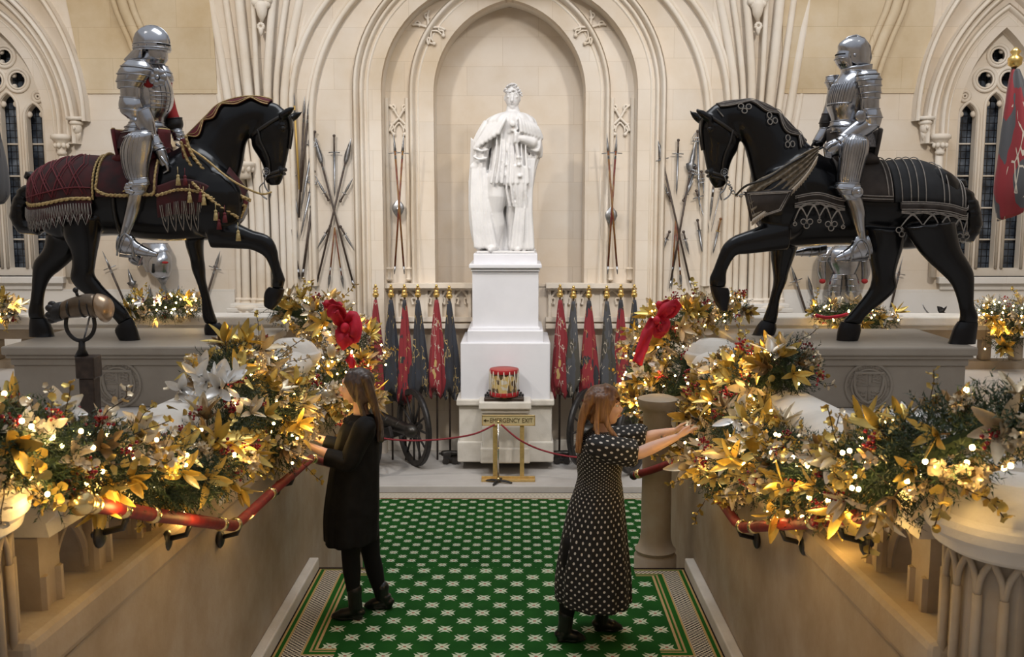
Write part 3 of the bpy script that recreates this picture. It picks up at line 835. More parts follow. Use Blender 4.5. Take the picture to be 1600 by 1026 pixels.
# ---------------- statue pedestal
pc=P(790,450,14.4).x
t=thing('statue_pedestal','tall white stepped pedestal carrying the marble king','pedestal',(pc,14.6,zPl))
def pst(g,w0,w1,ya,yb,front,back=15.28):
    k=(front)/F
    g.box(pc-w0/2*k,pc+w0/2*k,front,back,PZ(yb,front),PZ(ya,front))
g=G(); pst(g,100,0,396,414,14.32,15.1); g.build('upper_plinth',M_ped,t,smooth=False,bevel=.012)
g=G(); pst(g,114,0,413,419,14.12); pst(g,108,0,419,424,14.16); pst(g,104,0,424,428,14.19); g.build('cap_moulding',M_ped,t,smooth=False,bevel=.01)
g=G(); pst(g,104,0,427,512,14.2); g.build('die',M_ped,t,smooth=False,bevel=.01)
g=G(); pst(g,110,0,511,516,14.14); pst(g,120,0,516,536,14.08); g.build('base_moulding',M_ped,t,smooth=False,bevel=.015)
g=G(); pst(g,142,0,535,632,14.02); g.build('lower_block',M_ped,t,smooth=False,bevel=.02)
g=G(); pst(g,156,0,624,634,13.98); pst(g,148,0,634,690,14.05); pst(g,154,0,690,722,14.0); g.build('foot_block',M_cope,t,smooth=False,bevel=.02)
g=G()
def alt(w,ya,yb,front,back=14.1):
    k=front/F; g.box(pc-w/2*k,pc+w/2*k,front,back,PZ(yb,front),PZ(ya,front))
alt(84,628,640,13.62); alt(78,640,646,13.66); alt(74,646,702,13.69); alt(80,700,724,13.66)
g.build('altar_block',M_cope,t,smooth=False,bevel=.02)
# ============================================================ THE TWO ARMOURED HORSES
M_horse=simple('ebonised_horse_wood',(.005,.005,.006),.22,0,var=.3,scale=5,bump=.06,spec=.33,bscale=9)
M_hoof=simple('black_hoof',(.006,.006,.008),.35,0,spec=.3)
M_maroon=simple('maroon_velvet',(.075,.012,.014),.8,0,var=.4,scale=9,col2=(.025,.012,.014))
M_redcl=simple('red_velvet_trapper',(.11,.010,.013),.8,0,var=.25,scale=8)
M_goldbraid=simple('gold_braid',(.55,.40,.18),.5,.35,var=.3,scale=60,bump=.4,bscale=120)
M_redcord=simple('crimson_cord',(.13,.014,.02),.7)
M_greycord=simple('silver_grey_cord',(.30,.27,.24),.6,.1,var=.2,scale=60)
M_darkcl=simple('black_quilted_cloth',(.018,.019,.022),.7,0,var=.3,scale=8)
M_browncl=simple('brown_black_cloth',(.045,.035,.030),.8,0,var=.3,scale=9)
M_fringe=simple('grey_gold_fringe',(.20,.165,.12),.75,0,var=.45,scale=40,bump=.5,bscale=110)
M_tassel=simple('gold_tassel',(.55,.43,.20),.7,0,var=.3,scale=50,bump=.5)
M_strap=simple('black_harness_leather',(.02,.017,.015),.4)
YH=8.15
horseL=dict(
 body=[((50,300),(58,325),.10),((60,276),(84,362),.23),((85,259),(112,374),.29),((128,248),(148,370),.30),((178,250),(185,368),.28),((222,248),(225,374),.27),((265,238),(265,377),.26),((300,222),(300,375),.26),((335,232),(330,375),.24),((368,272),(358,366),.20),((388,302),(380,345),.10)],
 neck=[((270,240),(380,322),.16),((290,219),(377,300),.15),((306,203),(373,286),.13),((325,184),(380,255),.11),((344,166),(384,228),.10),((375,156),(391,213),.09),((406,155),(402,206),.085),((437,163),(402,214),.08)],
 head=[((430,160),(396,206),.08),((455,180),(393,216),.095),((457,200),(394,230),.10),((454,222),(404,246),.085),((450,243),(411,260),.068),((446,262),(413,274),.06),((443,277),(415,284),.055),((437,289),(422,290),.035)],
 ears=[((443,180),(461,166)),((453,186),(473,174))],
 fs=([((280,330),(325,335),.11),((285,355),(321,358),.10),((291,385),(318,383),.085),((297,405),(319,403),.062),((300,422),(321,420),.062),((307,440),(322,438),.047),((314,465),(328,462),.042),((315,485),(333,482),.045),((317,497),(337,494),.052),((321,507),(341,503),.045)],.16),
 fsh=([((321,506),(343,504),.05),((319,513),(349,511),.065),((321,527),(352,526),.075)],.16),
 fr=([((325,335),(330,388),.10),((350,342),(345,388),.10),((375,350),(371,389),.08),((397,360),(390,390),.066),((412,364),(401,394),.06),((425,372),(409,398),.055),((433,388),(415,404),.05),((437,410),(421,416),.042),((443,428),(426,432),.045),((446,437),(425,442),.052),((443,448),(425,447),.045)],-.15),
 frh=([((445,452),(420,448),.05),((441,466),(414,455),.062),((434,476),(412,468),.06),((426,484),(413,477),.045)],-.15),
 ha=([((75,340),(135,365),.13),((70,385),(118,400),.10),((54,407),(95,422),.078),((51,425),(80,434),.062),((50,450),(71,453),.05),((47,472),(68,475),.045),((44,488),(69,487),.052),((47,500),(72,500),.045)],.02),
 hah=([((47,497),(73,497),.05),((46,509),(80,509),.065),((46,529),(86,529),.075)],.02),
 hb=([((95,335),(160,340),.14),((101,370),(157,366),.12),((112,395),(152,392),.09),((113,415),(149,412),.07),((110,434),(148,428),.062),((119,449),(156,440),.055),((137,463),(166,452),.05),((160,481),(183,468),.046),((178,498),(198,483),.052),((185,507),(205,497),.046)],-.2),
 hbh=([((184,508),(207,496),.052),((180,517),(212,507),.065),((188,533),(219,531),.072)],-.2),
 tail=[(52,296),(44,300),(36,318),(33,338),(40,352),(56,356),(62,340)],tailr=[.05,.07,.085,.095,.09,.075,.05], knot=(49,274), mouth=(420,282), cheek=(402,222))
horseR=dict(
 body=[((1502,302),(1494,330),.10),((1492,286),(1478,372),.23),((1461,264),(1452,384),.29),((1426,252),(1415,390),.30),((1373,255),(1372,386),.28),((1335,255),(1335,383),.27),((1295,248),(1295,383),.26),((1260,230),(1262,385),.26),((1225,240),(1228,385),.24),((1193,272),(1198,368),.20),((1168,304),(1178,345),.10)],
 neck=[((1280,240),(1172,325),.16),((1261,222),(1171,302),.15),((1243,203),(1175,288),.13),((1225,184),(1170,258),.11),((1206,168),(1164,234),.10),((1180,158),(1157,218),.09),((1142,158),(1150,208),.085),((1112,165),(1149,214),.08)],
 head=[((1118,162),(1150,206),.08),((1096,181),(1155,218),.095),((1093,200),(1153,234),.10),((1096,224),(1145,248),.085),((1100,245),(1140,262),.068),((1104,265),(1137,276),.06),((1108,281),(1135,286),.055),((1116,294),(1130,293),.035)],
 ears=[((1106,184),(1086,170)),((1095,188),(1077,173))],
 fs=([((1203,370),(1250,375),.11),((1204,400),(1241,402),.09),((1207,422),(1233,424),.066),((1208,440),(1229,440),.06),((1204,460),(1220,462),.046),((1199,478),(1217,480),.043),((1194,492),(1215,496),.052),((1190,503),(1212,507),.045)],.14),
 fsh=([((1190,500),(1213,506),.05),((1182,510),(1213,515),.065),((1174,526),(1208,528),.075)],.14),
 fr=([((1228,340),(1232,390),.10),((1195,350),(1205,393),.09),((1165,361),(1170,397),.07),((1145,369),(1153,398),.06),((1130,382),(1146,404),.055),((1121,402),(1139,416),.045),((1115,418),(1135,428),.045),((1108,435),(1135,441),.052),((1109,448),(1134,448),.046)],-.18),
 frh=([((1109,446),(1138,450),.052),((1112,460),(1141,461),.062),((1117,473),(1139,473),.055),((1125,485),(1136,485),.035)],-.18),
 ha=([((1410,355),(1492,345),.13),((1437,395),(1500,385),.10),((1462,420),(1511,405),.08),((1483,440),(1521,425),.066),((1492,457),(1522,448),.055),((1498,478),(1522,475),.046),((1500,492),(1528,492),.052),((1498,504),(1527,506),.046)],-.38),
 hah=([((1497,502),(1528,504),.052),((1489,515),(1526,516),.066),((1481,539),(1523,541),.075)],-.38),
 hb=([((1345,355),(1415,360),.14),((1352,385),(1410,388),.12),((1358,408),(1404,408),.09),((1362,428),(1399,430),.07),((1359,447),(1402,449),.062),((1350,462),(1387,466),.055),((1337,478),(1368,481),.05),((1325,492),(1353,494),.05),((1315,502),(1346,506),.053)],-.20),
 hbh=([((1314,502),(1345,507),.052),((1309,515),(1345,517),.066),((1307,533),(1339,535),.072)],-.20),
 tail=[(1496,300),(1505,305),(1514,325),(1517,350),(1510,366),(1494,366),(1487,348)],tailr=[.05,.07,.085,.095,.09,.075,.05], knot=(1500,286), mouth=(1128,283), cheek=(1147,222))
def make_horse(T,side,label):
    s=-1 if side=='left' else 1          # s: which way is outwards
    cx=(T['body'][5][0][0]+T['body'][5][1][0])/2
    t=thing('horse_statue',label,'horse',(P(cx,400,YH).x,YH,zH))
    g=G(); body=Loft(T['body'],YH).into(g); neck=Loft(T['neck'],YH+.02).into(g); head=Loft(T['head'],YH+.02).into(g)
    for k in ('fs','fr','ha','hb'): Loft(T[k][0]+[T[k+'h'][0][0]],YH+T[k][1]).into(g,14)
    # haunch and shoulder masses
    hx=T['body'][2]; 
    for (a,b,w) in (((T['body'][2][0][0]+T['body'][2][1][0])/2,318,.2),((T['body'][8][0][0]+T['body'][8][1][0])/2,318,.17)):
        for e in (-1,1): g.ell(P(a,b,YH+e*.13),(.26,.16,.30),14,10)
    # jaw, eye ridge, nostril
    d=1 if side=='left' else -1
    jx=T['cheek'][0]
    for e in (-1,1):
        g.ell(P(jx+d*12,T['cheek'][1]-2,YH+.02+e*.055),(.095,.045,.105),12,8)
        q=T['head'][1][0]; g.ell(P(q[0]-d*14,q[1]+16,YH+.02+e*.085),(.035,.03,.025),8,6)
        q=T['head'][5][0]; g.ell(P(q[0]-d*7,q[1]+6,YH+.02+e*.048),(.03,.025,.035),8,6)
    for i,(a,b) in enumerate(T['ears']):
        yy=YH+(-.07 if i==0 else .10); A=P(a[0],a[1],yy); B=P(b[0],b[1],yy)
        g.tube([A-(B-A)*.3,A,A.lerp(B,.4),A.lerp(B,.75),B],[.03,.036,.036,.022,.006],8)
    fuse(g,'body',M_horse,t,.014,7)
    for k in ('fsh','frh','hah','hbh'):
        g=G(); Loft(T[k][0],YH+T[k][1]).into(g,16,8); g.v=[(a,b,max(c_,zH+.0015)) for a,b,c_ in g.v]; g.build('hoof',M_hoof,t,auto=50)
    # bound-up tail
    g=G(); pts=[P(a,b,YH+.02) for a,b in T['tail']]; g.tube(pts,T['tailr'],12,round_=True)
    for i in range(9):
        c=catmull([tuple(p) for p in pts],(i+.5)/9); g.ell(c,(.09,.1,.05),10,8)
    fuse(g,'tail',M_horse,t,.013,3)
    g=G(); k=P(T['knot'][0],T['knot'][1],YH)
    g.tube([k+V((.035*cos(a*.5),.05*sin(a*.5),.02*sin(a*1.5))) for a in range(12)],.02,8,closed=True); g.ell(k,(.03,.035,.035))
    g.tube([k,P(T['tail'][0][0],T['tail'][0][1]+8,YH)],.04,10); g.build('tail_knot',M_strap,t)
    # eyes
    for e in (-1,1):
        q=T['head'][1][0]; g=G(); g.ell(P(q[0]-d*13,q[1]+20,YH+.02+e*.105),(.02,.014,.016),10,8); g.build('eye',M_black,t)
    return t,body,neck,head,d
def surf_strip(L,u0,u1,ta,tb,add,n=40,m=24,thick=.012,hem=None):
    """cloth lying over a loft from u0..u1, angles ta..tb; hem(u)->extra drop points below the lower edge (both sides)"""
    g=G(); rows=[]
    for i in range(n+1):
        u=u0+(u1-u0)*i/n; row=[]
        a=ta(u) if callable(ta) else ta; b=tb(u) if callable(tb) else tb
        if hem:
            p=L.pt(u,a,add+.006); h,_=hem(u); row.append(p+V((0,.0,-h)))
        for j in range(m+1): row.append(L.pt(u,a+(b-a)*j/m,add))
        if hem:
            p=L.pt(u,b,add+.006); h,_=hem(u); row.append(p+V((0,-.0,-h)))
        rows.append(row)
    k=len(rows[0]); vs=[p for r in rows for p in r]; fs=[]
    for i in range(n):
        for j in range(k-1): fs.append((i*k+j,i*k+j+1,(i+1)*k+j+1,(i+1)*k+j))
    g.add(vs,fs); return g
def solid(o,th=.012,off=1):
    m=o.modifiers.new('solidify','SOLIDIFY'); m.thickness=th; m.offset=off; return o
def line_on(L,uts,add,r,g,n=5,flat=1):
    pts=[]
    for i in range(len(uts)-1):
        for k in range(n): 
            f=k/n; pts.append(L.pt(uts[i][0]*(1-f)+uts[i+1][0]*f,uts[i][1]*(1-f)+uts[i+1][1]*f,add))
    pts.append(L.pt(uts[-1][0],uts[-1][1],add)); g.tube(pts,r,6)
def braid(g,pts,w,n=None,amp=.6):
    """plaited cord: two twisting strands"""
    pts=[V(p) for p in pts]; L=sum((pts[i+1]-pts[i]).length for i in range(len(pts)-1)); n=n or max(8,int(L/(w*.8)))
    for ph in (0,pi):
        q=[]
        for i in range(n+1):
            c=V(catmull([tuple(p) for p in pts],i/n)); q.append(c+V((0,-.4*w*cos(i*1.6+ph),w*amp*sin(i*1.6+ph)*.6)))
        g.tube(q,w*.42,5)
def tassel(g,p,s=.06):
    g.ell(p,(.014,.014,.014),8,6); g.tube([p,p-V((0,0,s*.35)),p-V((0,0,s))],[.009,.016,.022],8); g.tube([p+V((0,0,s)),p],.003,4)
def bridle(T,t,head,M,d):
    g=G()
    def around(u0,t0=-2.6,t1=2.6,add=.008,u1=None,r=.010):
        pts=[]
        for k in range(25):
            f=k/24; pts.append(head.pt(u0+((u1 or u0)-u0)*f,t0+(t1-t0)*f,add))
        g.tube(pts,r,6,flat=1.6)
    around(.12); around(.74); around(.80,r=.007)
    for e in (-1,1):
        line_on(head,[(.10,e*2.1),(.3,e*2.0),(.55,e*1.9),(.76,e*1.9)],.010,.011,g)
        line_on(head,[(.12,e*.6),(.3,e*.4),(.5,e*.3)],.008,.008,g)
    g.build('bridle',M,t)
    g=G()
    for e in (-1,1):
        c=P(T['mouth'][0]-d*4,T['mouth'][1]-14,YH+.02+e*.075)
        for r_ in (.030,.014): g.tube([c+V((r_*cos(a*pi/8),0,r_*sin(a*pi/8))) for a in range(16)],.004,6,closed=True)
        for a in range(3): g.tube([c,c+V((.03*cos(a*2.1),0,.03*sin(a*2.1)))],.003,5)
        b=c-V((0,0,.03))
        g.tube(curve_pts([b,b+V((-d*.02,0,-.06)),b+V((0,0,-.12)),b+V((d*.03,0,-.15)),b+V((d*.02,0,-.20))],12),.006,6)
        g.tube(curve_pts([b+V((-d*.02,0,-.06)),b+V((-d*.06,0,-.10)),b+V((-d*.05,0,-.16)),b+V((0,0,-.20))],10),.005,6)
    g.build('curb_bit',M_steel2,t)
# -------- left horse
tL,bL,nL,hL,dL=make_horse(horseL,'left','black wooden horse in maroon and gold trappings striding right on the left plinth')
bridle(horseL,tL,hL,M_strap,dL)
# crinet: scalloped red mane cover
def scal(u,base,amp,nn): return base+amp*abs(sin(u*nn*pi))
g=surf_strip(nL,.16,.93,lambda u:-scal(u,.40,.42,5.0),lambda u:scal(u,.40,.42,5.0),.010,60,20)
solid(g.build('mane_cover',M_redcl,tL),.008)
g=G()
for e in (-1,1):
    pts=[nL.pt(u,e*scal(u,.40,.42,5.0),.022) for u in [.16+.77*i/90 for i in range(91)]]; g.tube(pts,.005,5)
    pts=[nL.pt(u,e*(scal(u,.40,.42,5.0)-.16),.022) for u in [.16+.77*i/90 for i in range(91)]]; g.tube(pts,.003,5)
g.tube([nL.pt(.16+.77*i/40,0,.024) for i in range(41)],.006,6)
g.build('mane_cover_edging',M_goldbraid,tL)
# crupper cloth over the rump and saddle cloth
def hemz(a,n,b): return lambda u:(b+a*(1-abs(((u*n)%1)*2-1)),0)
g=surf_strip(bL,.045,.37,-1.72,1.72,.022,60,28); solid(g.build('crupper_cloth',M_maroon,tL),.01)
g=G()
for e in (-1,1):
    rows=[]
    for i in range(121):
        u=.045+.325*i/120; p=bL.pt(u,e*1.62,.036); k=(i/120*11)%1; drop=.10+.10*(1-abs(2*k-1))
        rows.append([p,p+V((0,-e*.006,-.05)),p+V((0,-e*.01+e*.006*sin(i*1.9),-drop))])
    vs=[q for r in rows for q in r]; fs=[(i*3+j,i*3+j+1,i*3+j+4,i*3+j+3) for i in range(120) for j in range(2)]
    g.add(vs,fs)
solid(g.build('crupper_fringe',M_maroon,tL),.008)
g=G()
for i in range(34):
    u=.05+.315*i/33; p=bL.pt(u,1.62,.046); k=(i/33*11)%1
    q=p+V((0,-.008,0))
    g.tube([q+V((-.012,0,-.03)),q+V((-.018,0,-.11)),q+V((0,0,-.16-.04*k)),q+V((.018,0,-.11)),q+V((.012,0,-.03))],.0032,4)
for i in range(12):
    u0=.05+.315*i/12; u1=.05+.315*(i+1)/12; a=bL.pt(u0,1.62,.048)+V((0,-.01,-.12)); b=bL.pt(u1,1.62,.048)+V((0,-.01,-.12)); m_=(a+b)/2-V((0,0,.085)); g.tube([a,m_,b],.004,4)
g.build('crupper_tracery',M_greycord,tL)
g=G(); braid(g,[bL.pt(.05+.32*i/12,1.60,.045) for i in range(13)],.024); braid(g,[bL.pt(.05+.32*i/12,-1.60,.045) for i in range(13)],.024)
braid(g,[bL.pt(.375,t_*.2,.035) for t_ in range(-7,9)],.02)
g.build('crupper_braid',M_goldbraid,tL)
g=G()
for k in range(5):
    u=.07+.055*k
    line_on(bL,[(u,1.5),(u+.05,.7),(u+.03,.1)],.036,.006,g); line_on(bL,[(u+.055,1.5),(u+.0,.7),(u+.02,.1)],.036,.006,g)
    line_on(bL,[(u+.012,1.5),(u+.062,.7),(u+.042,.1)],.036,.003,g); line_on(bL,[(u+.067,1.5),(u+.012,.7),(u+.032,.1)],.036,.003,g)
line_on(bL,[(.05,1.35),(.2,1.35),(.37,1.35)],.038,.006,g,8)
g.build('crupper_cross_bands',M_redcord,tL)
g=surf_strip(bL,.385,.60,-1.55,1.55,.03,24,24); solid(g.build('saddle_cloth',M_maroon,tL),.012)
g=G()
braid(g,[bL.pt(.39,t_*.2,.05) for t_ in range(-1,8)]+[bL.pt(.39+.20*k/6,1.50,.05) for k in range(1,7)]+[bL.pt(.592,1.45-.2*t_,.05) for t_ in range(1,6)],.022)
g.build('saddle_cloth_braid',M_goldbraid,tL)
# breast cloth (peytral)
g=surf_strip(bL,.60,.985,lambda u:-2.2,lambda u:2.2,.024,40,26)
del g.f[:]; g.v=[]
rows=[]
for i in range(61):
    u=.60+.38*i/60; row=[]
    for j in range(17): 
        tt=1.35+.65*j/16
        row.append(bL.pt(u,tt,.03))
    rows.append(row)
k=17; g=G(); g.add([p for r in rows for p in r],[(i*k+j,i*k+j+1,(i+1)*k+j+1,(i+1)*k+j) for i in range(60) for j in range(k-1)])
rows=[[bL.pt(.60+.38*i/60,-(1.35+.65*j/16),.03) for j in range(17)] for i in range(61)]
g.add([p for r in rows for p in r],[(i*k+j,i*k+j+1,(i+1)*k+j+1,(i+1)*k+j) for i in range(60) for j in range(k-1)])
rows=[]
for i in range(21):
    u=.88+.12*i/20; rows.append([bL.pt(u,.35+1.7*j/16,.03) for j in range(17)])
g.add([p for r in rows for p in r],[(i*k+j,i*k+j+1,(i+1)*k+j+1,(i+1)*k+j) for i in range(20) for j in range(k-1)])
solid(g.build('breast_cloth',M_maroon,tL),.01)
g=G()
for i in range(10):
    u=.615+.035*i; 
    line_on(bL,[(u,1.75),(u+.008,2.15),(u+.0175,2.35),(u+.027,2.15),(u+.035,1.75)],.05,.0038,g)
    line_on(bL,[(u+.008,1.75),(u+.012,2.0),(u+.0175,2.1),(u+.022,2.0),(u+.027,1.75)],.05,.003,g)
g.build('breast_cloth_tracery',M_greycord,tL)
g=G(); braid(g,[bL.pt(.60+.26*k/8,1.55,.05) for k in range(9)],.02)
cst=[(283,222),(292,248),(310,272),(335,296),(362,312),(384,322)]
for off in ((0,0),(7,-9)):
    braid(g,[P(a+off[0],b+off[1],YH-.22+.0009*(a-283)) for a,b in cst],.026)
braid(g,[P(384,322,YH-.13),P(376,340,YH-.14)],.022); braid(g,[P(300,285,YH-.31),P(330,312,YH-.29),P(372,340,YH-.20)],.022)
g.build('breast_band_braid',M_goldbraid,tL)
g=G()
pa=[P(a,b,YH-.20+.0009*(a-283)) for a,b in [(281,218),(287,252),(304,280),(330,306),(358,325),(378,342)]]
pb=[P(a,b,YH-.19+.0009*(a-283)) for a,b in [(292,214),(303,240),(322,265),(345,285),(370,302),(388,316)]]
pa=curve_pts(pa,24); pb=curve_pts(pb,24)
g.add([p for q in zip(pa,pb) for p in q],[(2*i,2*i+1,2*i+3,2*i+2) for i in range(23)])
solid(g.build('breast_band',M_redcl,tL),.014)
g=G()
for x,y in ((278,275),(296,302),(337,330),(372,362),(318,306)): tassel(g,P(x,y,YH-.33),.075)
g.build('gold_tassels',M_tassel,tL)
g=G()
for x,y in ((289,276),(313,302),(351,334),(342,345)): tassel(g,P(x,y,YH-.33),.07)
g.build('crimson_tassels',M_redcord,tL)
g=G()   # girth and hanging straps
for u in (.44,):
    g.tube([bL.pt(u,1.5+.1*i,.012) for i in range(33)],.016,6)
g.build('girth',M_strap,tL)
# saddle
def saddle(T,t,body,d,mat,trim,x0,x1):
    """x0 cantle px, x1 pommel px"""
    xm=(x0+x1)/2
    g=G()
    Loft([((x0-3,243),(x0-1,262),.14),((x0+d*12,236),(x0+d*14,262),.19),((xm,232),(xm,262),.20),((x1-d*10,226),(x1-d*8,262),.20),((x1,215),(x1,258),.15)],YH).into(g,18)
    fuse(g,'seat',mat,t,.014,5)
    g=G()
    for a0,(lx,ly),(tx,ty),w in ((0,(x0+d*4,250),(x0-d*8,203),.17),(1,(x1,250),(x1+d*1,203),.15)):
        rows=[]
        for j in range(9):
            f=j/8; c=P(lx+(tx-lx)*f,ly+(ty-ly)*f,YH); ww_=w*(1-.35*f*f)
            rows.append([c+V((d*(.05*(abs(q)**2))*(1 if a0==0 else -1),-q*ww_,0)) for q in [k/8-1 for k in range(17)]])
        k=17; g.add([p for r in rows for p in r],[(i*k+j,i*k+j+1,(i+1)*k+j+1,(i+1)*k+j) for i in range(8) for j in range(k-1)])
    solid(g.build('saddle_bows',mat,t),.025,0)
    g=G()
    for a0,(lx,ly),(tx,ty),w in ((0,(x0+d*4,250),(x0-d*8,203),.17),(1,(x1,250),(x1+d*1,203),.15)):
        c=P(tx,ty,YH); g.tube([c+V((d*(.05*q*q)*(1 if a0==0 else -1),-q*w*.65,0)) for q in [k/8-1 for k in range(17)]],.012,6)
    g.build('saddle_bow_rim',trim,t)
saddle(horseL,tL,bL,1,M_redcl,M_goldbraid,185,262)
# -------- right horse
tR,bR,nR,hR,dR=make_horse(horseR,'right','black wooden horse in black and grey corded trappings striding left on the right plinth')
bridle(horseR,tR,hR,M_strap,dR)
g=surf_strip(nR,.16,.95,lambda u:-scal(u,.55,.35,4.0),lambda u:scal(u,.55,.35,4.0),.010,60,20)
solid(g.build('mane_cover',M_browncl,tR),.008)
g=G()
for e in (-1,1):
    for o_ in (0,.1,.3): g.tube([nR.pt(u,e*(scal(u,.55,.35,4.0)-o_),.022) for u in [.16+.79*i/90 for i in range(91)]],.0045 if o_==0 else .003,5)
    for k in range(4):
        u=.16+ (k+.5)/4.0*.0 + [.375-.25,.375,.625,.875][k]; 
        c=nR.pt(u,e*1.02,.022)
        ax=(nR.pt(u+.02,e*1.02,.022)-c).normalized(); ay=(nR.pt(u,e*1.12,.022)-c).normalized()
        for (a,b) in ((-.032,.0),(.032,.0),(0,.040)):
            q=c+ax*a+ay*b; g.tube([q+ax*.022*cos(w_*pi/6)+ay*.022*sin(w_*pi/6) for w_ in range(12)],.0045,5,closed=True)
g.build('mane_cover_cording',M_greycord,tR)
g=surf_strip(bR,.06,.39,-1.50,1.50,.020,50,26); solid(g.build('crupper_cloth',M_darkcl,tR),.01)
g=G()
for u in (.10,.125,.20,.225,.30,.325,.345,.37): g.tube([bR.pt(u,-1.5+3.0*i/30,.034) for i in range(31)],.0045,5)
g.build('crupper_cords',M_greycord,tR)
def tracery_band(u0,u1,nn):
    g=G()
    for e in (-1,1):
        rows=[[bR.pt(u0+(u1-u0)*i/80,e*1.50,.034)+V((0,-e*.01*f,-.14*f*0-.20*f*(.55+.45*abs(sin(pi*nn*i/80))))) for f in (0,.25,.5)] for i in range(81)]
        g.add([p for r in rows for p in r],[(i*3+j,i*3+j+1,i*3+j+4,i*3+j+3) for i in range(80) for j in range(2)])
    o=solid(g.build('trapper_border',M_browncl,tR),.01)
    g=G()
    for e in (1,-1):
        dz=lambda u,z:bR.pt(u,e*1.50,.046)+V((0,-e*.014,-z))
        for z in (0,.015,.06,.075): g.tube([dz(u0+(u1-u0)*i/20,z) for i in range(21)],.004,5)
        st=(u1-u0)/nn
        for k in range(nn):
            a=u0+k*st
            for o_ in (0,.18):
                g.tube(curve_pts([dz(a-.0*st,.08+o_*.05),dz(a+st*.55,.10+o_*.05),dz(min(a+st*1.05,u1),.20)],8),.0045,5)
                g.tube(curve_pts([dz(a+st,.08+o_*.05),dz(a+st*.45,.10+o_*.05),dz(max(a-st*.05,u0),.20)],8),.0045,5)
            c=dz(a+ (st if k%2==0 else 0)*1.0 if k<nn-1 else a,.235)
        for k in range(nn+1):
            a=u0+k*st; c=dz(min(max(a,u0+.004),u1-.004),.225)
            big=.022 if k%2 else .014
            for (x,z) in ((-big*1.2,0),(big*1.2,0),(0,-big*1.5)) if k%2 else ((0,0),):
                q=c+V((x,0,z)); g.tube([q+V((big*cos(w_*pi/5),0,big*sin(w_*pi/5))) for w_ in range(10)],.0045,5,closed=True)
            g.tube([dz(min(max(a,u0+.004),u1-.004),.20),c],.0045,5)
    g.build('trapper_tracery',M_greycord,tR)
tracery_band(.055,.375,5)
tracery_band(.585,.80,4)
g=surf_strip(bR,.395,.60,-1.50,1.50,.030,24,24); solid(g.build('saddle_cloth',M_browncl,tR),.012)
g=G()
for z in (0,.03):
    g.tube([bR.pt(.40,-1.4+2.8*i/20,.046+.001) for i in range(21)] if z==0 else [bR.pt(.415,-1.4+2.8*i/20,.046) for i in range(21)],.005,5)
    g.tube([bR.pt(.40+.19*i/10,1.45-z*2,.046) for i in range(11)],.005,5)
g.build('saddle_cloth_cords',M_greycord,tR)
saddle(horseR,tR,bR,-1,M_browncl,M_greycord,1368,1296)
# pleated grey breast cloth with fringe
top=[(1280,228),(1262,235),(1238,250),(1210,268),(1185,280),(1166,296)]
bot=[(1277,244),(1262,268),(1240,292),(1218,312),(1196,328),(1176,342)]
def dep(a): return YH-.30+.0011*(1280-a)
ta=curve_pts([P(a,b,dep(a)) for a,b in top],30); ba=curve_pts([P(a,b,dep(a)-.03) for a,b in bot],30)
g=G(); rows=[]
for i in range(30):
    rows.append([ta[i].lerp(ba[i],f/20)+V((0,-.014*sin(f/20*pi*9),0)) for f in range(21)])
k=21; g.add([p for r in rows for p in r],[(i*k+j,i*k+j+1,(i+1)*k+j+1,(i+1)*k+j) for i in range(29) for j in range(k-1)])
solid(g.build('pleated_breast_cloth',M_fringe,tR),.01)
g=G()
for i in range(90):
    f=i/89*(len(ba)-1); j=min(int(f),len(ba)-2); p=ba[j].lerp(ba[j+1],f-j); g.tube([p+V((0,-.012,0)),p+V((-.012,-.016,-.05-.012*sin(i*2.1)))],.0045,4)
g.build('fringe',simple('pale_silk_fringe',(.50,.42,.33),.7),tR)
g=G()
c4=[P(1163,300,YH-.17),P(1173,346,YH-.19),P(1222,330,YH-.3),P(1240,296,YH-.3)]
g.add([c4[0],c4[1],c4[2],c4[3]],[(0,1,2,3)]); solid(g.build('corner_flap',M_browncl,tR),.012)
g=G(); 
for f in (.12,.22):
    cc=sum(c4,V())/4; g.tube([q.lerp(cc,f)+V((0,-.016,0)) for q in c4],.006,5,closed=True)
g.build('corner_flap_cords',M_greycord,tR)
g=G(); c=P(1134,284,YH-.06)
pts=[(1138,285),(1143,296),(1148,303),(1156,306),(1163,302)]
for i in range(11):
    q=V(catmull([tuple(P(a,b,YH-.10)) for a,b in pts],i/10)); g.tube([q+V((.013*cos(w_*pi/4),.013*sin(w_*pi/4)*(i%2),.013*sin(w_*pi/4)*(1-i%2)+.0)) for w_ in range(8)],.004,5,closed=True)
g.build('rein_chain',M_steel2,tR)
g=G(); g.tube(curve_pts([P(1150,305,YH-.12),P(1166,290,YH-.2),P(1200,278,YH-.26),P(1240,252,YH-.3),P(1286,230,YH-.22)],20),.009,6); g.build('rein',M_strap,tR)
g=G(); g.tube(curve_pts([P(424,300,YH-.08),P(404,302,YH-.16),P(360,280,YH-.22),P(318,246,YH-.2),P(281,222,YH-.18)],20),.009,6); g.build('rein',M_goldbraid,tL)
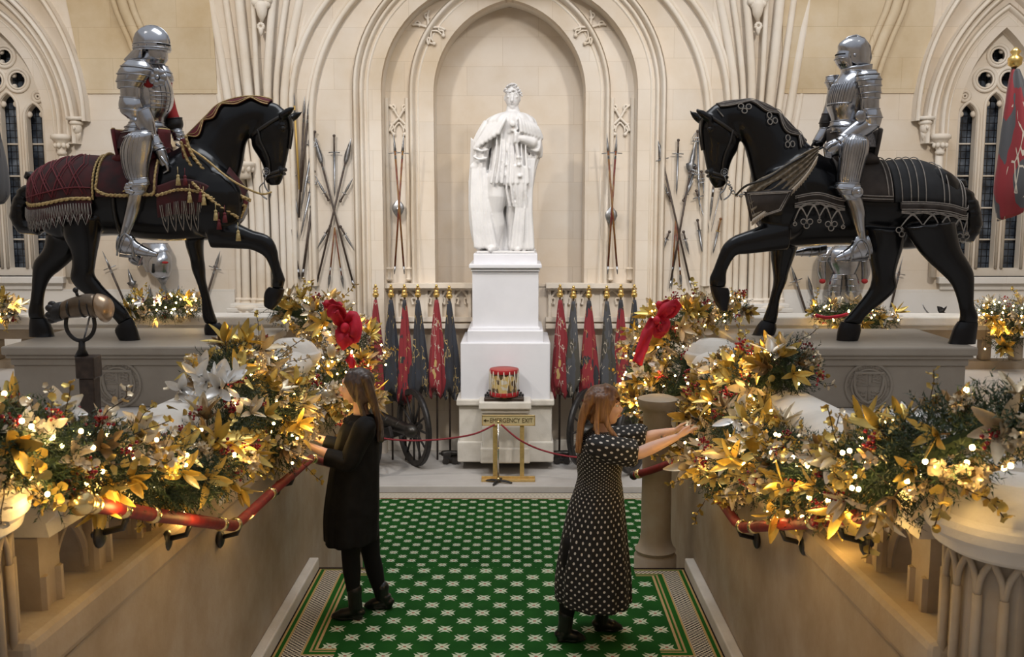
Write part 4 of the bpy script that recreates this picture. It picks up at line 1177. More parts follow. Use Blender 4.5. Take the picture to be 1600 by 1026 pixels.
# ============================================================ THE TWO KNIGHTS IN ARMOUR
M_red=simple('red_padded_cloth',(.30,.012,.012),.8)
M_slit=simple('dark_visor_slit',(.004,.004,.004),.8)
M_mail=simple('mail_skirt',(.22,.22,.24),.45,.9,var=.5,scale=90,bump=.7,bscale=160)
def arm_plate(t,name,secs,Y,n=22,mat=None,lames=0,m=None,label=None):
    """plate shell; lames>0 gives overlapping ridged bands"""
    L=Loft(secs,Y); g=G(); m=m or (8*lames if lames else 5*len(secs))
    rings=[]
    for i in range(m+1):
        u=i/m; sc=1.0
        if lames: sc=1.0+.055*((u*lames)%1)
        rings.append(L.ring(u,n,sc))
    g.rings(rings); o=g.build(name,mat or M_steel,t,auto=50,label=label)
    g=G()
    for u in ((0,1) if not lames else [k/lames for k in range(lames+1)]):
        r=L.ring(min(u,.999),n,1.02+(.055 if lames and 0<u<1 else 0)); g.tube(r,.0045,5,closed=True)
    r=g.build('plate_rim',mat or M_steel,o)
    return L,o
def flutes(t,L,us,ts,add=.002,r=.003):
    g=G()
    for k in ts: g.tube([L.pt(us[0]+(us[1]-us[0])*i/10,k,add) for i in range(11)],r,5)
    g.build('fluting',M_steel,t)
def bx_(a,b): return [a,b]
# -------- left knight
t=thing('knight_armour','polished steel knight in rounded sallet helmet with red sleeves riding the left horse','suit of armour',(P(225,250,YH).x,YH,P(225,250,YH).z))
L1,_=arm_plate(t,'breastplate',[((257,196),(203,196),.12),((258,186),(204,186),.135),((266,172),(203,172),.165),((270,155),(198,155),.185),((268,138),(194,138),.195),((262,122),(193,122),.19),((252,108),(202,108),.15),((243,99),(212,101),.09)],YH)
flutes(t,L1,(.25,.75),[.2,.45,.7,.95,1.2]); 
g=G()
for k in range(5): g.tube([L1.pt(.30+.05*k,.2+1.0*i/10,.004) for i in range(11)],.004,5)
g.build('breastplate_ribs',M_steel,t)
g=G()   # besagew flower at the armpit
c=P(246,121,YH-.22)
for k in range(7):
    a=2*pi*k/7; g.ell(c+V((.045*cos(a),0,.045*sin(a))),(.034,.012,.034),10,6)
g.ell(c+V((0,-.012,0)),(.02,.012,.02),8,6); g.build('besagew',M_steel,t)
g=G(); g.ell(P(232,126,YH-.17),(.05,.05,.06)); g.build('red_armpit_cloth',M_red,t)
arm_plate(t,'gorget',[((240,104),(206,104),.13),((243,96),(212,97),.10),((250,91),(215,92),.085),((252,82),(218,84),.075)],YH,lames=2)
# bevor and helmet
arm_plate(t,'bevor',[((257,100),(230,101),.06),((262,92),(226,94),.078),((261,80),(224,84),.085),((259,70),(224,74),.085)],YH)
g=G(); c=P(237,68,YH)
prof=[(.155,-.07),(.150,-.03),(.152,.0),(.148,.04),(.130,.085),(.10,.12),(.06,.145),(.02,.152)]
Ms=Matrix.Diagonal((.98,.82,.92))
g.lathe(prof,c,28,M=Ms); 
g.build('sallet_helmet',M_steel,t,auto=60)
g=G(); 
pts=[(-.15,0,-.06),(-.19,0,-.085),(-.235,0,-.12)]
rows=[]
for i in range(9):
    f=i/8; rr=.15+.085*f
    rows.append([c+V((-cos(a)*rr*(1 if abs(a)<1.2 else .98), sin(a)*(.125+.01*f)*(1-.25*f), -.06-.075*f)) for a in [(-1.35+2.7*j/14) for j in range(15)]])
g.add([p for r in rows for p in r],[(i*15+j,i*15+j+1,(i+1)*15+j+1,(i+1)*15+j) for i in range(8) for j in range(14)])
solid(g.build('sallet_tail',M_steel,t),.008,0)
g=G(); g.tube([c+V((.153*cos(a*pi/16),.128*sin(a*pi/16),-.045)) for a in range(32)],.006,6,closed=True); g.tube([c+V((.153*cos(a*pi/16),.128*sin(a*pi/16),-.01)) for a in range(32)],.0035,5,closed=True)
g.tube([c+V((.15*cos(a),0,.145*sin(a))) for a in [pi*k/16 for k in range(17)]],.006,6)
for k in range(12): a=k*pi/6; g.ell(c+V((.155*cos(a),.130*sin(a),-.028)),.005,6,5)
g.build('helmet_crest_and_rivets',M_steel,t)
g=G(); g.rings([[c+V((.157*cos(a),-.132*sin(a),z)) for a in [0,.2,.4,.6,.8,1.0]]+[c+V((.15*cos(a),-.125*sin(a),z)) for a in [1.0,.8,.6,.4,.2,0]] for z in (-.022,-.014)]); g.build('eye_slit',M_slit,t)
# near arm
yn=YH-.23
arm_plate(t,'pauldron',[((200,93),(232,97),.06),((188,108),(238,112),.10),((184,124),(230,126),.105),((185,138),(222,138),.095)],yn+.02,lames=4)
arm_plate(t,'upper_arm_plate',[((188,133),(220,133),.072),((189,150),(220,150),.07),((192,160),(219,162),.066)],yn)
arm_plate(t,'elbow_cop',[((188,152),(220,154),.07),((187,163),(223,166),.09),((190,176),(221,182),.08),((200,184),(217,190),.055)],yn,lames=2)
arm_plate(t,'forearm_plate',[((207,182),(234,168),.07),((214,198),(241,188),.068),((225,215),(244,207),.05),((232,224),(246,217),.042)],yn+.02)
arm_plate(t,'gauntlet_cuff',[((226,218),(247,211),.05),((234,230),(253,224),.055),((238,238),(257,230),.05)],yn+.03,lames=2)
g=G(); Loft([((240,236),(258,232),.045),((246,252),(263,246),.04),((251,262),(265,256),.035)],yn+.03).into(g,14)
for k in range(4):
    y=yn-.005+.022*k; g.tube([P(252+k,246,y),P(260+k,256,y),P(263+k*.7,266,y+.0),P(256+k,270,y)],[.014,.014,.012,.010],8,round_=True)
g.tube([P(243,240,yn+.07),P(238,250,yn+.075),P(244,260,yn+.07)],.013,8,round_=True)
g.build('gauntlet_hand',M_steel,t)
# far arm, in red sleeve, holding the rein
yf=YH+.20
arm_plate(t,'far_pauldron',[((246,100),(262,104),.05),((250,116),(270,120),.07),((250,132),(268,134),.065)],yf,lames=3)
arm_plate(t,'red_sleeve',[((250,128),(268,130),.055),((256,155),(272,155),.06),((258,176),(276,172),.065),((262,190),(281,186),.06)],yf-.04,mat=M_red,label='red cloth sleeve')
arm_plate(t,'far_elbow_cop',[((256,188),(284,184),.065),((258,198),(286,194),.075),((262,204),(284,202),.06)],yf-.05,mat=M_iron,label='dark elbow plate')
arm_plate(t,'far_gauntlet_cuff',[((266,204),(284,202),.05),((269,212),(287,208),.052),((272,220),(289,216),.045)],yf-.07,lames=3)
g=G(); 
for k in range(4): g.tube([P(276,216,yf-.11+.02*k),P(285,222,yf-.11+.02*k),P(282,229,yf-.11+.02*k),P(276,226,yf-.11+.02*k)],.012,8,round_=True)
g.tube([P(276,214,yf-.04),P(286,217,yf-.05)],.012,8,round_=True)
g.build('far_gauntlet_hand',M_steel,t)
# skirt and legs
arm_plate(t,'fauld',[((257,192),(203,192),.135),((258,202),(196,204),.17),((256,214),(190,218),.20)],YH,lames=3)
g=G(); L=Loft([((257,205),(194,205),.18),((255,220),(186,222),.21),((248,234),(184,234),.215)],YH); L.into(g,22); g.build('padded_skirt',M_maroon,t)
def leg(t,near,fan=True):
    pass
yl=YH-.30
Lc,_=arm_plate(t,'thigh_plate',[((206,206),(236,205),.07),((196,216),(240,214),.10),((189,232),(238,234),.10),((190,255),(234,256),.092),((196,275),(233,276),.08),((202,284),(232,284),.072)],yl)
flutes(t,Lc,(.1,.9),[.7,1.0,1.3,1.57,1.85])
arm_plate(t,'knee_cop',[((201,282),(233,278),.074),((200,290),(235,288),.085),((203,298),(230,300),.075),((202,305),(226,304),.066)],yl,lames=3)
g=G(); c=P(204,294,yl-.08); 
for k in range(5): a=pi/2+k*pi/4*1.0; g.ell(c+V((.03*cos(a),0,.03*sin(a))),(.028,.010,.022),8,6)
g.build('knee_fan',M_steel,t)
arm_plate(t,'greave',[((203,298),(227,297),.064),((198,318),(222,320),.066),((193,340),(213,343),.052),((188,362),(203,364),.04),((185,372),(203,374),.042)],yl)
arm_plate(t,'sabaton',[((186,368),(184,392),.04),((203,366),(190,395),.045),((215,378),(205,397),.045),((232,388),(225,400),.038),((246,395),(244,401),.015)],yl,lames=5)
arm_plate(t,'far_sabaton',[((204,398),(203,408),.03),((214,392),(206,412),.04),((222,400),(216,416),.035)],YH+.3)
g=G(); c=P(200,395,yl); g.tube([c+V((-.07,0,-.02)),c+V((.06,0,-.035))],.012,6); g.tube(curve_pts([c+V((-.07,-.05,-.02)),c+V((-.05,-.05,.10)),c+V((0,-.05,.16)),c+V((.05,-.05,.10)),c+V((.06,-.05,-.035))],12),.008,6)
g.tube([c+V((0,-.05,.16)),P(206,300,yl+.03)],.009,6); g.build('stirrup',M_steel2,t)
g=G(); g.tube([P(183,300,yl),P(192,299,yl),P(200,297,yl-.04)],[.012,.008,.006],6,round_=True); g.build('spur',M_brass,t)
# -------- right knight
t=thing('knight_armour','fluted steel knight in close helmet with pointed visor riding the right horse','suit of armour',(P(1335,250,YH).x,YH,P(1335,250,YH).z))
Y2=YH-.02
L1,_=arm_plate(t,'breastplate',[((1300,196),(1352,196),.12),((1298,184),(1352,184),.135),((1293,168),(1356,170),.165),((1294,152),(1362,152),.185),((1299,136),(1364,136),.19),((1308,122),(1362,122),.17),((1316,112),(1356,112),.11)],Y2)
flutes(t,L1,(.35,.72),[.0,.12,.24,.36,.48,.6,.72,.84,.96,1.1,1.25],r=.0035)
g=G(); g.tube([L1.pt(.38,.0+1.35*i/14,.006) for i in range(15)],.006,6); g.tube([L1.pt(.38+.36*i/10,1.38,.006) for i in range(11)],.005,6); g.build('breastplate_border',M_steel,t)
arm_plate(t,'gorget',[((1308,129),(1362,125),.12),((1312,122),(1360,116),.105),((1320,115),(1358,108),.09)],Y2,lames=2)
g=G(); 
rows=[]
for i in range(7):
    f=i/6; rows.append([P(1318-6*f,124-2*f,Y2)+V((0,0,0)) if 0 else (P(1338,122-14*f,Y2)+V(((-.115-.01*f)*cos(a),(-.105-.01*f)*sin(a),.045*f*(-cos(a)*.4+.4)))) for a in [2*pi*j/28 for j in range(28)]])
g.rings(rows,cap=False); solid(g.build('standing_collar',M_steel,t),.006,0)
# helmet
Lh,_=arm_plate(t,'helmet_bowl',[((1312,90),(1350,112),.075),((1310,80),(1357,104),.085),((1310,70),(1359,92),.09),((1318,62),(1359,78),.085),((1330,58),(1354,66),.06),((1338,57),(1348,59),.02)],Y2)
g=G()
g.tube([P(a,b,Y2) for a,b in ((1318,64),(1326,58),(1338,55),(1350,60),(1359,72),(1361,90),(1356,104))],.008,6); g.build('helmet_comb',M_steel,t)
g=G(); Lv=Loft([((1309,80),(1332,84),.078),((1305,93),(1332,92),.086),((1309,102),(1334,104),.082),((1318,112),(1336,114),.065),((1326,116),(1338,118),.05)],Y2); Lv.into(g,22); g.build('visor',M_steel,t,auto=60)
g=G(); g.tube([Lv.pt(.12,-1.3+2.6*i/16,.003) for i in range(17)],.005,6); g.build('eye_slit',M_slit,t)
g=G(); 
for k in range(7): g.ell(Lv.pt(.5+.04*(k%2),.3+.13*k,.001),.006,6,5)
g.build('breath_holes',M_slit,t)
g=G(); g.tube([Lv.pt(.25,-1.35+2.7*i/16,.004) for i in range(17)],.005,6); g.ell(P(1336,86,Y2-.09),(.014,.01,.014)); g.build('visor_ridge',M_steel,t)
yn=Y2-.23
arm_plate(t,'pauldron',[((1340,112),(1368,110),.06),((1338,124),(1375,122),.10),((1341,140),(1375,138),.105),((1344,156),(1374,154),.09)],yn+.02,lames=5)
arm_plate(t,'upper_arm_plate',[((1345,154),(1373,152),.072),((1345,168),(1373,168),.074),((1346,178),(1374,178),.07)],yn)
arm_plate(t,'elbow_cop',[((1345,172),(1374,170),.074),((1346,184),(1377,184),.088),((1350,196),(1373,198),.075)],yn,lames=2)
g=G(); c=P(1345,182,yn-.07); g.ell(c,(.045,.012,.05),12,8); g.build('elbow_wing',M_steel,t)
arm_plate(t,'forearm_plate',[((1346,180),(1372,200),.066),((1334,190),(1360,210),.062),((1320,202),(1340,222),.052),((1312,210),(1328,228),.045)],yn+.01)
arm_plate(t,'gauntlet_cuff',[((1318,206),(1336,226),.056),((1308,216),(1322,236),.05)],yn+.01,lames=2)
g=G(); Loft([((1304,216),(1318,240),.05),((1296,220),(1308,244),.052),((1289,226),(1298,246),.045),((1287,232),(1292,244),.03)],yn+.01).into(g,14)
for k in range(4): g.tube([P(1300-1.5*k,222+1*k,yn-.05+.004*k),P(1290-.5*k,226+3*k,yn-.045),P(1290,238+2*k,yn-.03),P(1298,240+2*k,yn-.03)],.012,8,round_=True)
g.tube([P(1308,222,yn-.06),P(1298,226,yn-.07),P(1291,232,yn-.06)],.012,8,round_=True)
g.build('gauntlet_hand',M_steel,t)
yf=Y2+.20
arm_plate(t,'far_pauldron',[((1291,120),(1312,118),.05),((1290,129),(1313,129),.065),((1294,138),(1312,139),.055)],yf-.08,lames=2)
arm_plate(t,'far_upper_arm',[((1294,136),(1312,136),.05),((1290,160),(1308,160),.055),((1284,180),(1302,182),.055)],yf-.02)
arm_plate(t,'far_elbow_cop',[((1285,178),(1304,180),.06),((1281,192),(1302,194),.07),((1282,202),(1298,204),.055)],yf-.04,mat=M_iron,lames=2,label='dark elbow plate')
arm_plate(t,'far_forearm_plate',[((1281,200),(1300,202),.055),((1274,212),(1294,216),.055),((1270,220),(1288,224),.05)],yf-.06)
g=G(); Loft([((1271,218),(1288,224),.045),((1269,226),(1284,232),.04)],yf-.08).into(g,12)
for k in range(4): g.tube([P(1272,222,yf-.13+.02*k),P(1268,229,yf-.13+.02*k),P(1274,233,yf-.13+.02*k),P(1281,230,yf-.13+.02*k)],.011,8,round_=True)
g.tube([P(1284,222,yf-.13),P(1276,224,yf-.14)],.011,8,round_=True)
g.build('far_gauntlet_hand',M_iron,t)
arm_plate(t,'fauld',[((1298,190),(1350,190),.135),((1297,202),(1355,202),.17),((1300,216),(1358,218),.19)],Y2,lames=3)
g=G(); L=Loft([((1296,200),(1357,200),.17),((1300,216),(1366,218),.20),((1306,230),(1368,232),.205)],Y2); L.into(g,24); g.build('mail_skirt',M_mail,t)
yl=Y2-.30
Lc,_=arm_plate(t,'thigh_plate',[((1326,210),(1354,216),.07),((1317,219),(1357,224),.10),((1312,236),(1356,238),.105),((1310,258),(1350,260),.098),((1308,276),(1346,278),.088),((1309,286),(1344,288),.078)],yl)
flutes(t,Lc,(.08,.92),[.5,.7,.9,1.1,1.3,1.5,1.7,1.9,2.1])
arm_plate(t,'knee_cop',[((1306,286),(1345,288),.08),((1304,294),(1347,298),.09),((1312,304),(1346,306),.076),((1318,312),(1345,312),.066)],yl,lames=3)
g=G(); c=P(1340,300,yl-.09); g.ell(c,(.05,.012,.045),12,8); g.ell(c+V((.01,-.008,0)),(.02,.012,.02),8,6); g.build('knee_fan',M_steel,t)
arm_plate(t,'greave',[((1318,306),(1346,308),.064),((1326,326),(1352,328),.066),((1333,348),(1352,348),.052),((1338,364),(1353,364),.042),((1338,374),(1355,374),.044)],yl)
arm_plate(t,'sabaton',[((1355,368),(1362,396),.04),((1338,368),(1356,402),.048),((1330,382),(1340,405),.048),((1318,392),(1324,408),.042),((1306,400),(1308,408),.02)],yl,lames=5)
g=G(); c=P(1338,404,yl); g.tube([c+V((-.07,0,-.02)),c+V((.09,0,.0))],.012,6); g.tube(curve_pts([c+V((-.06,-.05,-.02)),c+V((-.04,-.05,.10)),c+V((0.02,-.05,.16)),c+V((.08,-.05,.10)),c+V((.09,-.05,.0))],12),.008,6)
g.tube([c+V((.02,-.05,.16)),P(1342,310,yl+.03)],.009,6); g.build('stirrup',M_steel2,t)
arm_plate(t,'far_sabaton',[((1290,382),(1290,396),.03),((1276,384),(1274,400),.045),((1258,386),(1256,400),.04),((1243,392),(1244,399),.018)],YH+.3,lames=4)
# ============================================================ CHRISTMAS GARLANDS
M_pine=simple('dark_green_pine',(.010,.026,.010),.65,0,var=.5,scale=7,col2=(.028,.055,.016))
M_gleaf=simple('gold_magnolia_leaf',(.60,.43,.11),.33,.55,var=.3,scale=10)
M_cleaf=simple('champagne_leaf',(.66,.55,.38),.36,.5,var=.25,scale=12)
M_sleaf=simple('silver_white_leaf',(.80,.79,.77),.32,.45,var=.12,scale=12)
M_bleaf=simple('bronze_leaf',(.30,.20,.10),.42,.5,var=.35,scale=12)
M_berry=simple('dark_red_berry',(.24,.006,.012),.16,0)
M_twig=simple('brown_twig',(.05,.03,.018),.8)
M_bulb=emis('warm_fairy_bulb',(1.0,.66,.24),42.0)
M_ribbon=simple('scarlet_velvet_ribbon',(.52,.006,.03),.65,0,var=.2,scale=9)
def leafmesh(g,M,L,W,curl=.25,nu=5):
    vs=[];fs=[]
    for i in range(nu+1):
        u=i/nu; w=W*.5*(sin(pi*min(1,u*.93+.04))**.75)*(1-.25*u); z=curl*L*(u*u*.9-.15*u)
        for s_,zz in ((-1,.22*w),(0,-.12*W*sin(pi*u)),(1,.22*w)):
            vs.append(M@V((s_*w,u*L,z+zz)))
    for i in range(nu):
        for j in range(2): fs.append((i*3+j,i*3+j+1,i*3+j+4,i*3+j+3))
    g.add(vs,fs)
def rotz(a): return Matrix.Rotation(a,4,'Z')
def rotx(a): return Matrix.Rotation(a,4,'X')
def tmp_part(name,g,mat): # prototype mesh data only
    me=bpy.data.meshes.new(name); me.from_pydata(g.v,[],g.f); 
    for m in (mat if isinstance(mat,list) else [mat]): me.materials.append(m)
    if isinstance(mat,list): me.polygons.foreach_set('material_index',g.m)
    me.polygons.foreach_set('use_smooth',[True]*len(me.polygons)); me.update(); return me
def proto_spray(seed,mats,n=6,L=.15,W=.06):
    rnd=random.Random(seed); g=G()
    for k in range(n):
        a=2*pi*k/n+rnd.uniform(-.3,.3); tilt=rnd.uniform(.25,1.05) if k<n-1 else 1.4
        l=L*rnd.uniform(.75,1.1); leafmesh(g,rotz(a)@rotx(tilt),l,W*rnd.uniform(.85,1.15),rnd.uniform(-.35,.3))
    g.mi=1 if len(mats)>1 else 0; g.tube([V((0,0,-.05)),V((0,0,.02))],.005,5)
    return tmp_part('spray',g,mats)
def proto_euc(seed,mats,n=8,r=.026):
    rnd=random.Random(seed); g=G(); pts=curve_pts([V((0,0,-.03)),V((rnd.uniform(-.03,.03),.02,.06)),V((rnd.uniform(-.05,.05),.05,.14)),V((0,.07,.19))],9)
    for k in range(n):
        p=V(catmull([tuple(q) for q in pts],(k+1)/n)); a=k*2.4; rr=r*rnd.uniform(.8,1.2)*(1-.35*k/n)
        M=Matrix.Translation(p)@rotz(a)@rotx(rnd.uniform(.1,.9))
        vs=[M@V((rr*.95*cos(t*pi/4),rr*(1+sin(t*pi/4)),.006*(t%2))) for t in range(8)]; g.add(vs+[M@V((0,rr,-.006))],[(t,(t+1)%8,8) for t in range(8)])
    g.mi=1; g.tube(pts,.0025,4)
    return tmp_part('euc',g,mats)
def proto_blossom(seed,mats,n=22,R=.065):
    rnd=random.Random(seed); g=G()
    for k in range(n):
        z=rnd.uniform(-.1,1); a=rnd.uniform(0,2*pi); q=sqrt(max(0,1-z*z)); d=V((q*cos(a),q*sin(a),z))
        M=Matrix.Translation(d*R*rnd.uniform(.6,1))@d.to_track_quat('Z','Y').to_matrix().to_4x4()@rotz(rnd.uniform(0,6))
        for j in range(4): leafmesh(g,M@rotz(j*pi/2)@rotx(.35+rnd.uniform(-.2,.3)),.026,.02,.2,3)
    return tmp_part('blossom',g,mats)
def proto_berries(seed,mats,n=15):
    rnd=random.Random(seed); g=G()
    for k in range(n):
        p=V((rnd.gauss(0,.022),rnd.gauss(0,.022),.02+rnd.uniform(0,.06))); g.ell(p,.0085*rnd.uniform(.8,1.15),8,6); g.tube([p,V((0,0,.03))],.0012,3)
    g.mi=1
    g.tube([V((0,0,-.05)),V((0,0,.04))],.003,4)
    return tmp_part('berries',g,mats)
PR=dict(
 gold=[proto_spray(i,[M_gleaf,M_twig]) for i in (1,2,3)], champ=[proto_spray(i,[M_cleaf,M_twig]) for i in (4,5,6)],
 silver=[proto_spray(i,[M_sleaf,M_twig],5,.15,.062) for i in (7,8)], bronze=[proto_spray(i,[M_bleaf,M_twig],6,.12,.05) for i in (9,10)],
 euc=[proto_euc(i,[M_gleaf,M_twig]) for i in (11,12)], euc2=[proto_euc(i,[M_cleaf,M_twig]) for i in (13,14)],
 blossom=[proto_blossom(i,[M_cleaf]) for i in (15,16)], blossom2=[proto_blossom(i,[M_gleaf]) for i in (17,)],
 berry=[proto_berries(i,[M_berry,M_twig]) for i in (18,19)])
NM=dict(gold='gold_leaf_spray',champ='champagne_leaf_spray',silver='silver_leaf_spray',bronze='bronze_leaf_spray',euc='gold_eucalyptus_sprig',euc2='champagne_eucalyptus_sprig',blossom='champagne_blossom',blossom2='gold_blossom',berry='berry_cluster')
gb=G(); gb.ell((0,0,0),.0085,8,6); BULB=tmp_part('fairy_light',gb,M_bulb)
def garland(label,pts,counts,nsprig,nbulb,seed,lights=6,watt=1.0,leafscale=1.0,core=.62,silver_at=None,hang=()):
    """pts: world (x,y,z,r)"""
    rnd=random.Random(seed)
    zmin=min(p[2]-p[3] for p in pts); mid=pts[len(pts)//2]
    t=thing('christmas_garland',label,'garland',(mid[0],mid[1],zmin))
    N=len(pts)*8
    fine=[catmull(pts,i/(N-1)) for i in range(N)]
    seg=[0]
    for a,b in zip(fine,fine[1:]): seg.append(seg[-1]+(V(a[:3])-V(b[:3])).length*(.35+ (a[3]+b[3]))*(1.5 if a[1]<4.6 else 1.0))
    tot=seg[-1]
    def at(q):
        q*=tot; lo=0
        while lo<N-2 and seg[lo+1]<q: lo+=1
        f=(q-seg[lo])/max(1e-6,seg[lo+1]-seg[lo]); a,b=fine[lo],fine[lo+1]
        return V([a[i]+(b[i]-a[i])*f for i in range(3)]),a[3]+(b[3]-a[3])*f,(V(b[:3])-V(a[:3])).normalized()
    side=1 if mid[0]<0 else -1
    def surf(bias=.55):
        while True:
            c,r,tn=at(rnd.random())
            d=V((rnd.gauss(0,1),rnd.gauss(0,1),rnd.gauss(0,1))); d-=tn*d.dot(tn)*.6
            if d.length<.01: continue
            d.normalize(); d=(d+V((side*.45,-.75,.55))*bias).normalized()
            return c,r,d,tn
    # dark core and pine sprigs: uncountable
    g=G(); g.tube([V(f[:3]) for f in fine[::3]],[f[3]*core*.28 for f in fine[::3]],8,round_=True)
    for i in range(nsprig):
        c,r,d,tn=surf(.25); p=c+d*r*core*rnd.uniform(.35,1.0)
        ax=(d+V((rnd.gauss(0,.35),rnd.gauss(0,.35),rnd.gauss(0,.35)))).normalized(); L=rnd.uniform(.09,.17)*(.7+.8*r)
        o=ax.orthogonal().normalized(); o2=ax.cross(o)
        nn=13; base=rnd.uniform(0,6)
        for k in range(nn):
            q=p+ax*L*(k/nn); a=base+k*2.4; dd=(o*cos(a)+o2*sin(a)+ax*.7).normalized()*.035*(1-.4*k/nn); w=(ax.cross(dd)).normalized()*.0032
            b0=len(g.v); g.v+= [tuple(q-w),tuple(q+w),tuple(q+dd)]; g.f.append((b0,b0+1,b0+2)); g.m.append(0)
        b0=len(g.v); w=o*.003; g.v+=[tuple(p-w),tuple(p+w),tuple(p+ax*L)]; g.f.append((b0,b0+1,b0+2)); g.m.append(0)
    f=g.build('pine_foliage',M_pine,t,smooth=False); f['kind']='stuff'
    L0=V(t.location)
    def put(me,name,p,d,sc):
        o=bpy.data.objects.new(name,me); COL.objects.link(o); o.parent=t
        q=d.to_track_quat('Z','Y').to_matrix().to_4x4()@Matrix.Rotation(rnd.uniform(0,6.28),4,'Z')
        o.matrix_local=Matrix.Translation(p-L0)@q@Matrix.Scale(sc,4)
        return o
    for kind,n in counts.items():
        for i in range(n):
            c,r,d,tn=surf(.75)
            if kind=='silver' and silver_at is not None and i<n*.7:
                c=V(rnd.choice(silver_at)); d=(V((side*.3,-.7,.4))+V((rnd.gauss(0,.5),rnd.gauss(0,.5),rnd.gauss(0,.5)))).normalized(); c=c+V((rnd.gauss(0,.08),rnd.gauss(0,.08),rnd.gauss(0,.06))); r=.05
            put(rnd.choice(PR[kind]),NM[kind],c+d*r*rnd.uniform(.72,.98),d,leafscale*rnd.uniform(.7,1.12)*(.8 if c.y<4.3 else (.92 if c.y<5.2 else .97)))
    bp=[]
    for i in range(nbulb):
        c,r,d,tn=surf(.8); p=c+d*r*rnd.uniform(.8,1.08); bp.append((p,c))
        o=bpy.data.objects.new('fairy_light',BULB); COL.objects.link(o); o.parent=t; o.location=p-L0
    g=G(); bs=sorted([b[0] for b in bp],key=lambda p:p.y+p.x*.2)
    for a,b in list(zip(bs,bs[1:])):
        if (a-b).length<1.2: m=(a+b)/2+V((0,0,-.02)); g.tube([a,m,b],.0018,3)
    if g.v: g.build('light_wire',M_twig,t)
    for i in range(lights):
        p,c=bp[int((i+.5)/lights*len(bp))] if bp else (V(mid[:3]),0)
        c,r,tn=at((i+.5)/lights); d=V((side*.6,-.5,.2 if i%2 else -.55)).normalized(); p=c+d*(r*1.12+.05)
        l=bpy.data.lights.new('fairy_glow','POINT'); l.energy=watt; l.color=(1,.62,.18); l.shadow_soft_size=.03
        o=bpy.data.objects.new('fairy_glow',l); COL.objects.link(o); o.location=p
    for p in hang:  # extra bulbs and lamps, added low to throw amber light on the balusters
        p=V(p); o=bpy.data.objects.new('fairy_light',BULB); COL.objects.link(o); o.parent=t; o.location=p-L0
        l=bpy.data.lights.new('fairy_glow','POINT'); l.energy=1.7; l.color=(1,.60,.15); l.shadow_soft_size=.02
        o=bpy.data.objects.new('fairy_glow',l); COL.objects.link(o); o.location=p+V((0,-.02,-.02))
    return t
def gp(*q): # (px,py,X,r)
    return [(*PP(a,b,x),r) for a,b,x,r in q]
def gy(*q): # (px,py,Y,r)
    return [(*P(a,b,y),r) for a,b,y,r in q]
GL=garland('long gold and green garland with many lights along the left stair coping',
  gp((100,775,-1.47,.09),(70,735,-1.50,.13),(-60,682,-1.60,.14),(40,694,-1.54,.16),(140,716,-1.47,.17),(240,742,-1.43,.18),(310,730,-1.43,.22),(365,660,-1.48,.29),(350,590,-1.60,.23),(408,575,-1.58,.19),(420,660,-1.45,.29),(455,620,-1.48,.24),(430,715,-1.41,.17)),
  dict(gold=70,champ=30,silver=26,bronze=20,euc=34,euc2=26,blossom=34,blossom2=16,berry=50),4200,100,11,12,1.5,
  hang=[PP(165,745,-1.47),PP(290,800,-1.47),PP(395,800,-1.36)],silver_at=[PP(a,b,x) for a,b,x in ((50,665,-1.5),(85,668,-1.5),(205,695,-1.45),(315,580,-1.6),(300,600,-1.6),(350,625,-1.45),(330,570,-1.6))])
GL2=garland('bushy garland with a scarlet bow wrapping the far left newel above the dark-haired woman',
  gy((425,480,8.6,.12),(470,492,8.5,.20),(515,505,8.4,.26),(555,540,8.3,.24),(570,590,8.2,.20),(520,585,8.0,.27),(500,640,7.7,.24),(570,625,8.0,.14)),
  dict(gold=22,champ=20,silver=16,bronze=6,euc=24,euc2=18,blossom=16,blossom2=8,berry=16),1100,70,12,6,1.0,
  silver_at=[P(a,b,7.6) for a,b in ((490,625),(505,640),(475,640))])
GR=garland('long gold and green garland with many lights along the right stair coping',
  gp((1650,655,1.60,.10),(1560,668,1.55,.11),(1480,698,1.46,.16),(1390,736,1.43,.20),(1300,752,1.42,.19),(1220,730,1.42,.25),(1160,680,1.43,.28),(1190,600,1.56,.24),(1236,578,1.66,.19),(1130,610,1.50,.25),(1105,700,1.41,.22),(1150,750,1.40,.18)),
  dict(gold=80,champ=38,silver=13,bronze=26,euc=36,euc2=28,blossom=36,blossom2=18,berry=56),4200,100,13,12,1.5,
  hang=[PP(1388,758,1.47),PP(1300,808,1.47),PP(1200,800,1.36)],silver_at=[PP(a,b,x) for a,b,x in ((1350,715,1.4),(1380,690,1.46),(1190,590,1.5),(1060,650,1.4),(1180,660,1.45))])
GR2=garland('bushy garland with a trailing scarlet bow wrapping the far right newel by the fair-haired woman',
  gy((1165,482,8.7,.12),(1120,485,8.6,.18),(1070,500,8.5,.22),(1025,530,8.3,.26),(1010,590,8.2,.24),(1000,640,8.0,.16),(1060,610,7.9,.28),(1075,560,8.0,.20)),
  dict(gold=24,champ=22,silver=8,bronze=10,euc=24,euc2=22,blossom=20,blossom2=10,berry=18),1200,80,14,6,1.0)
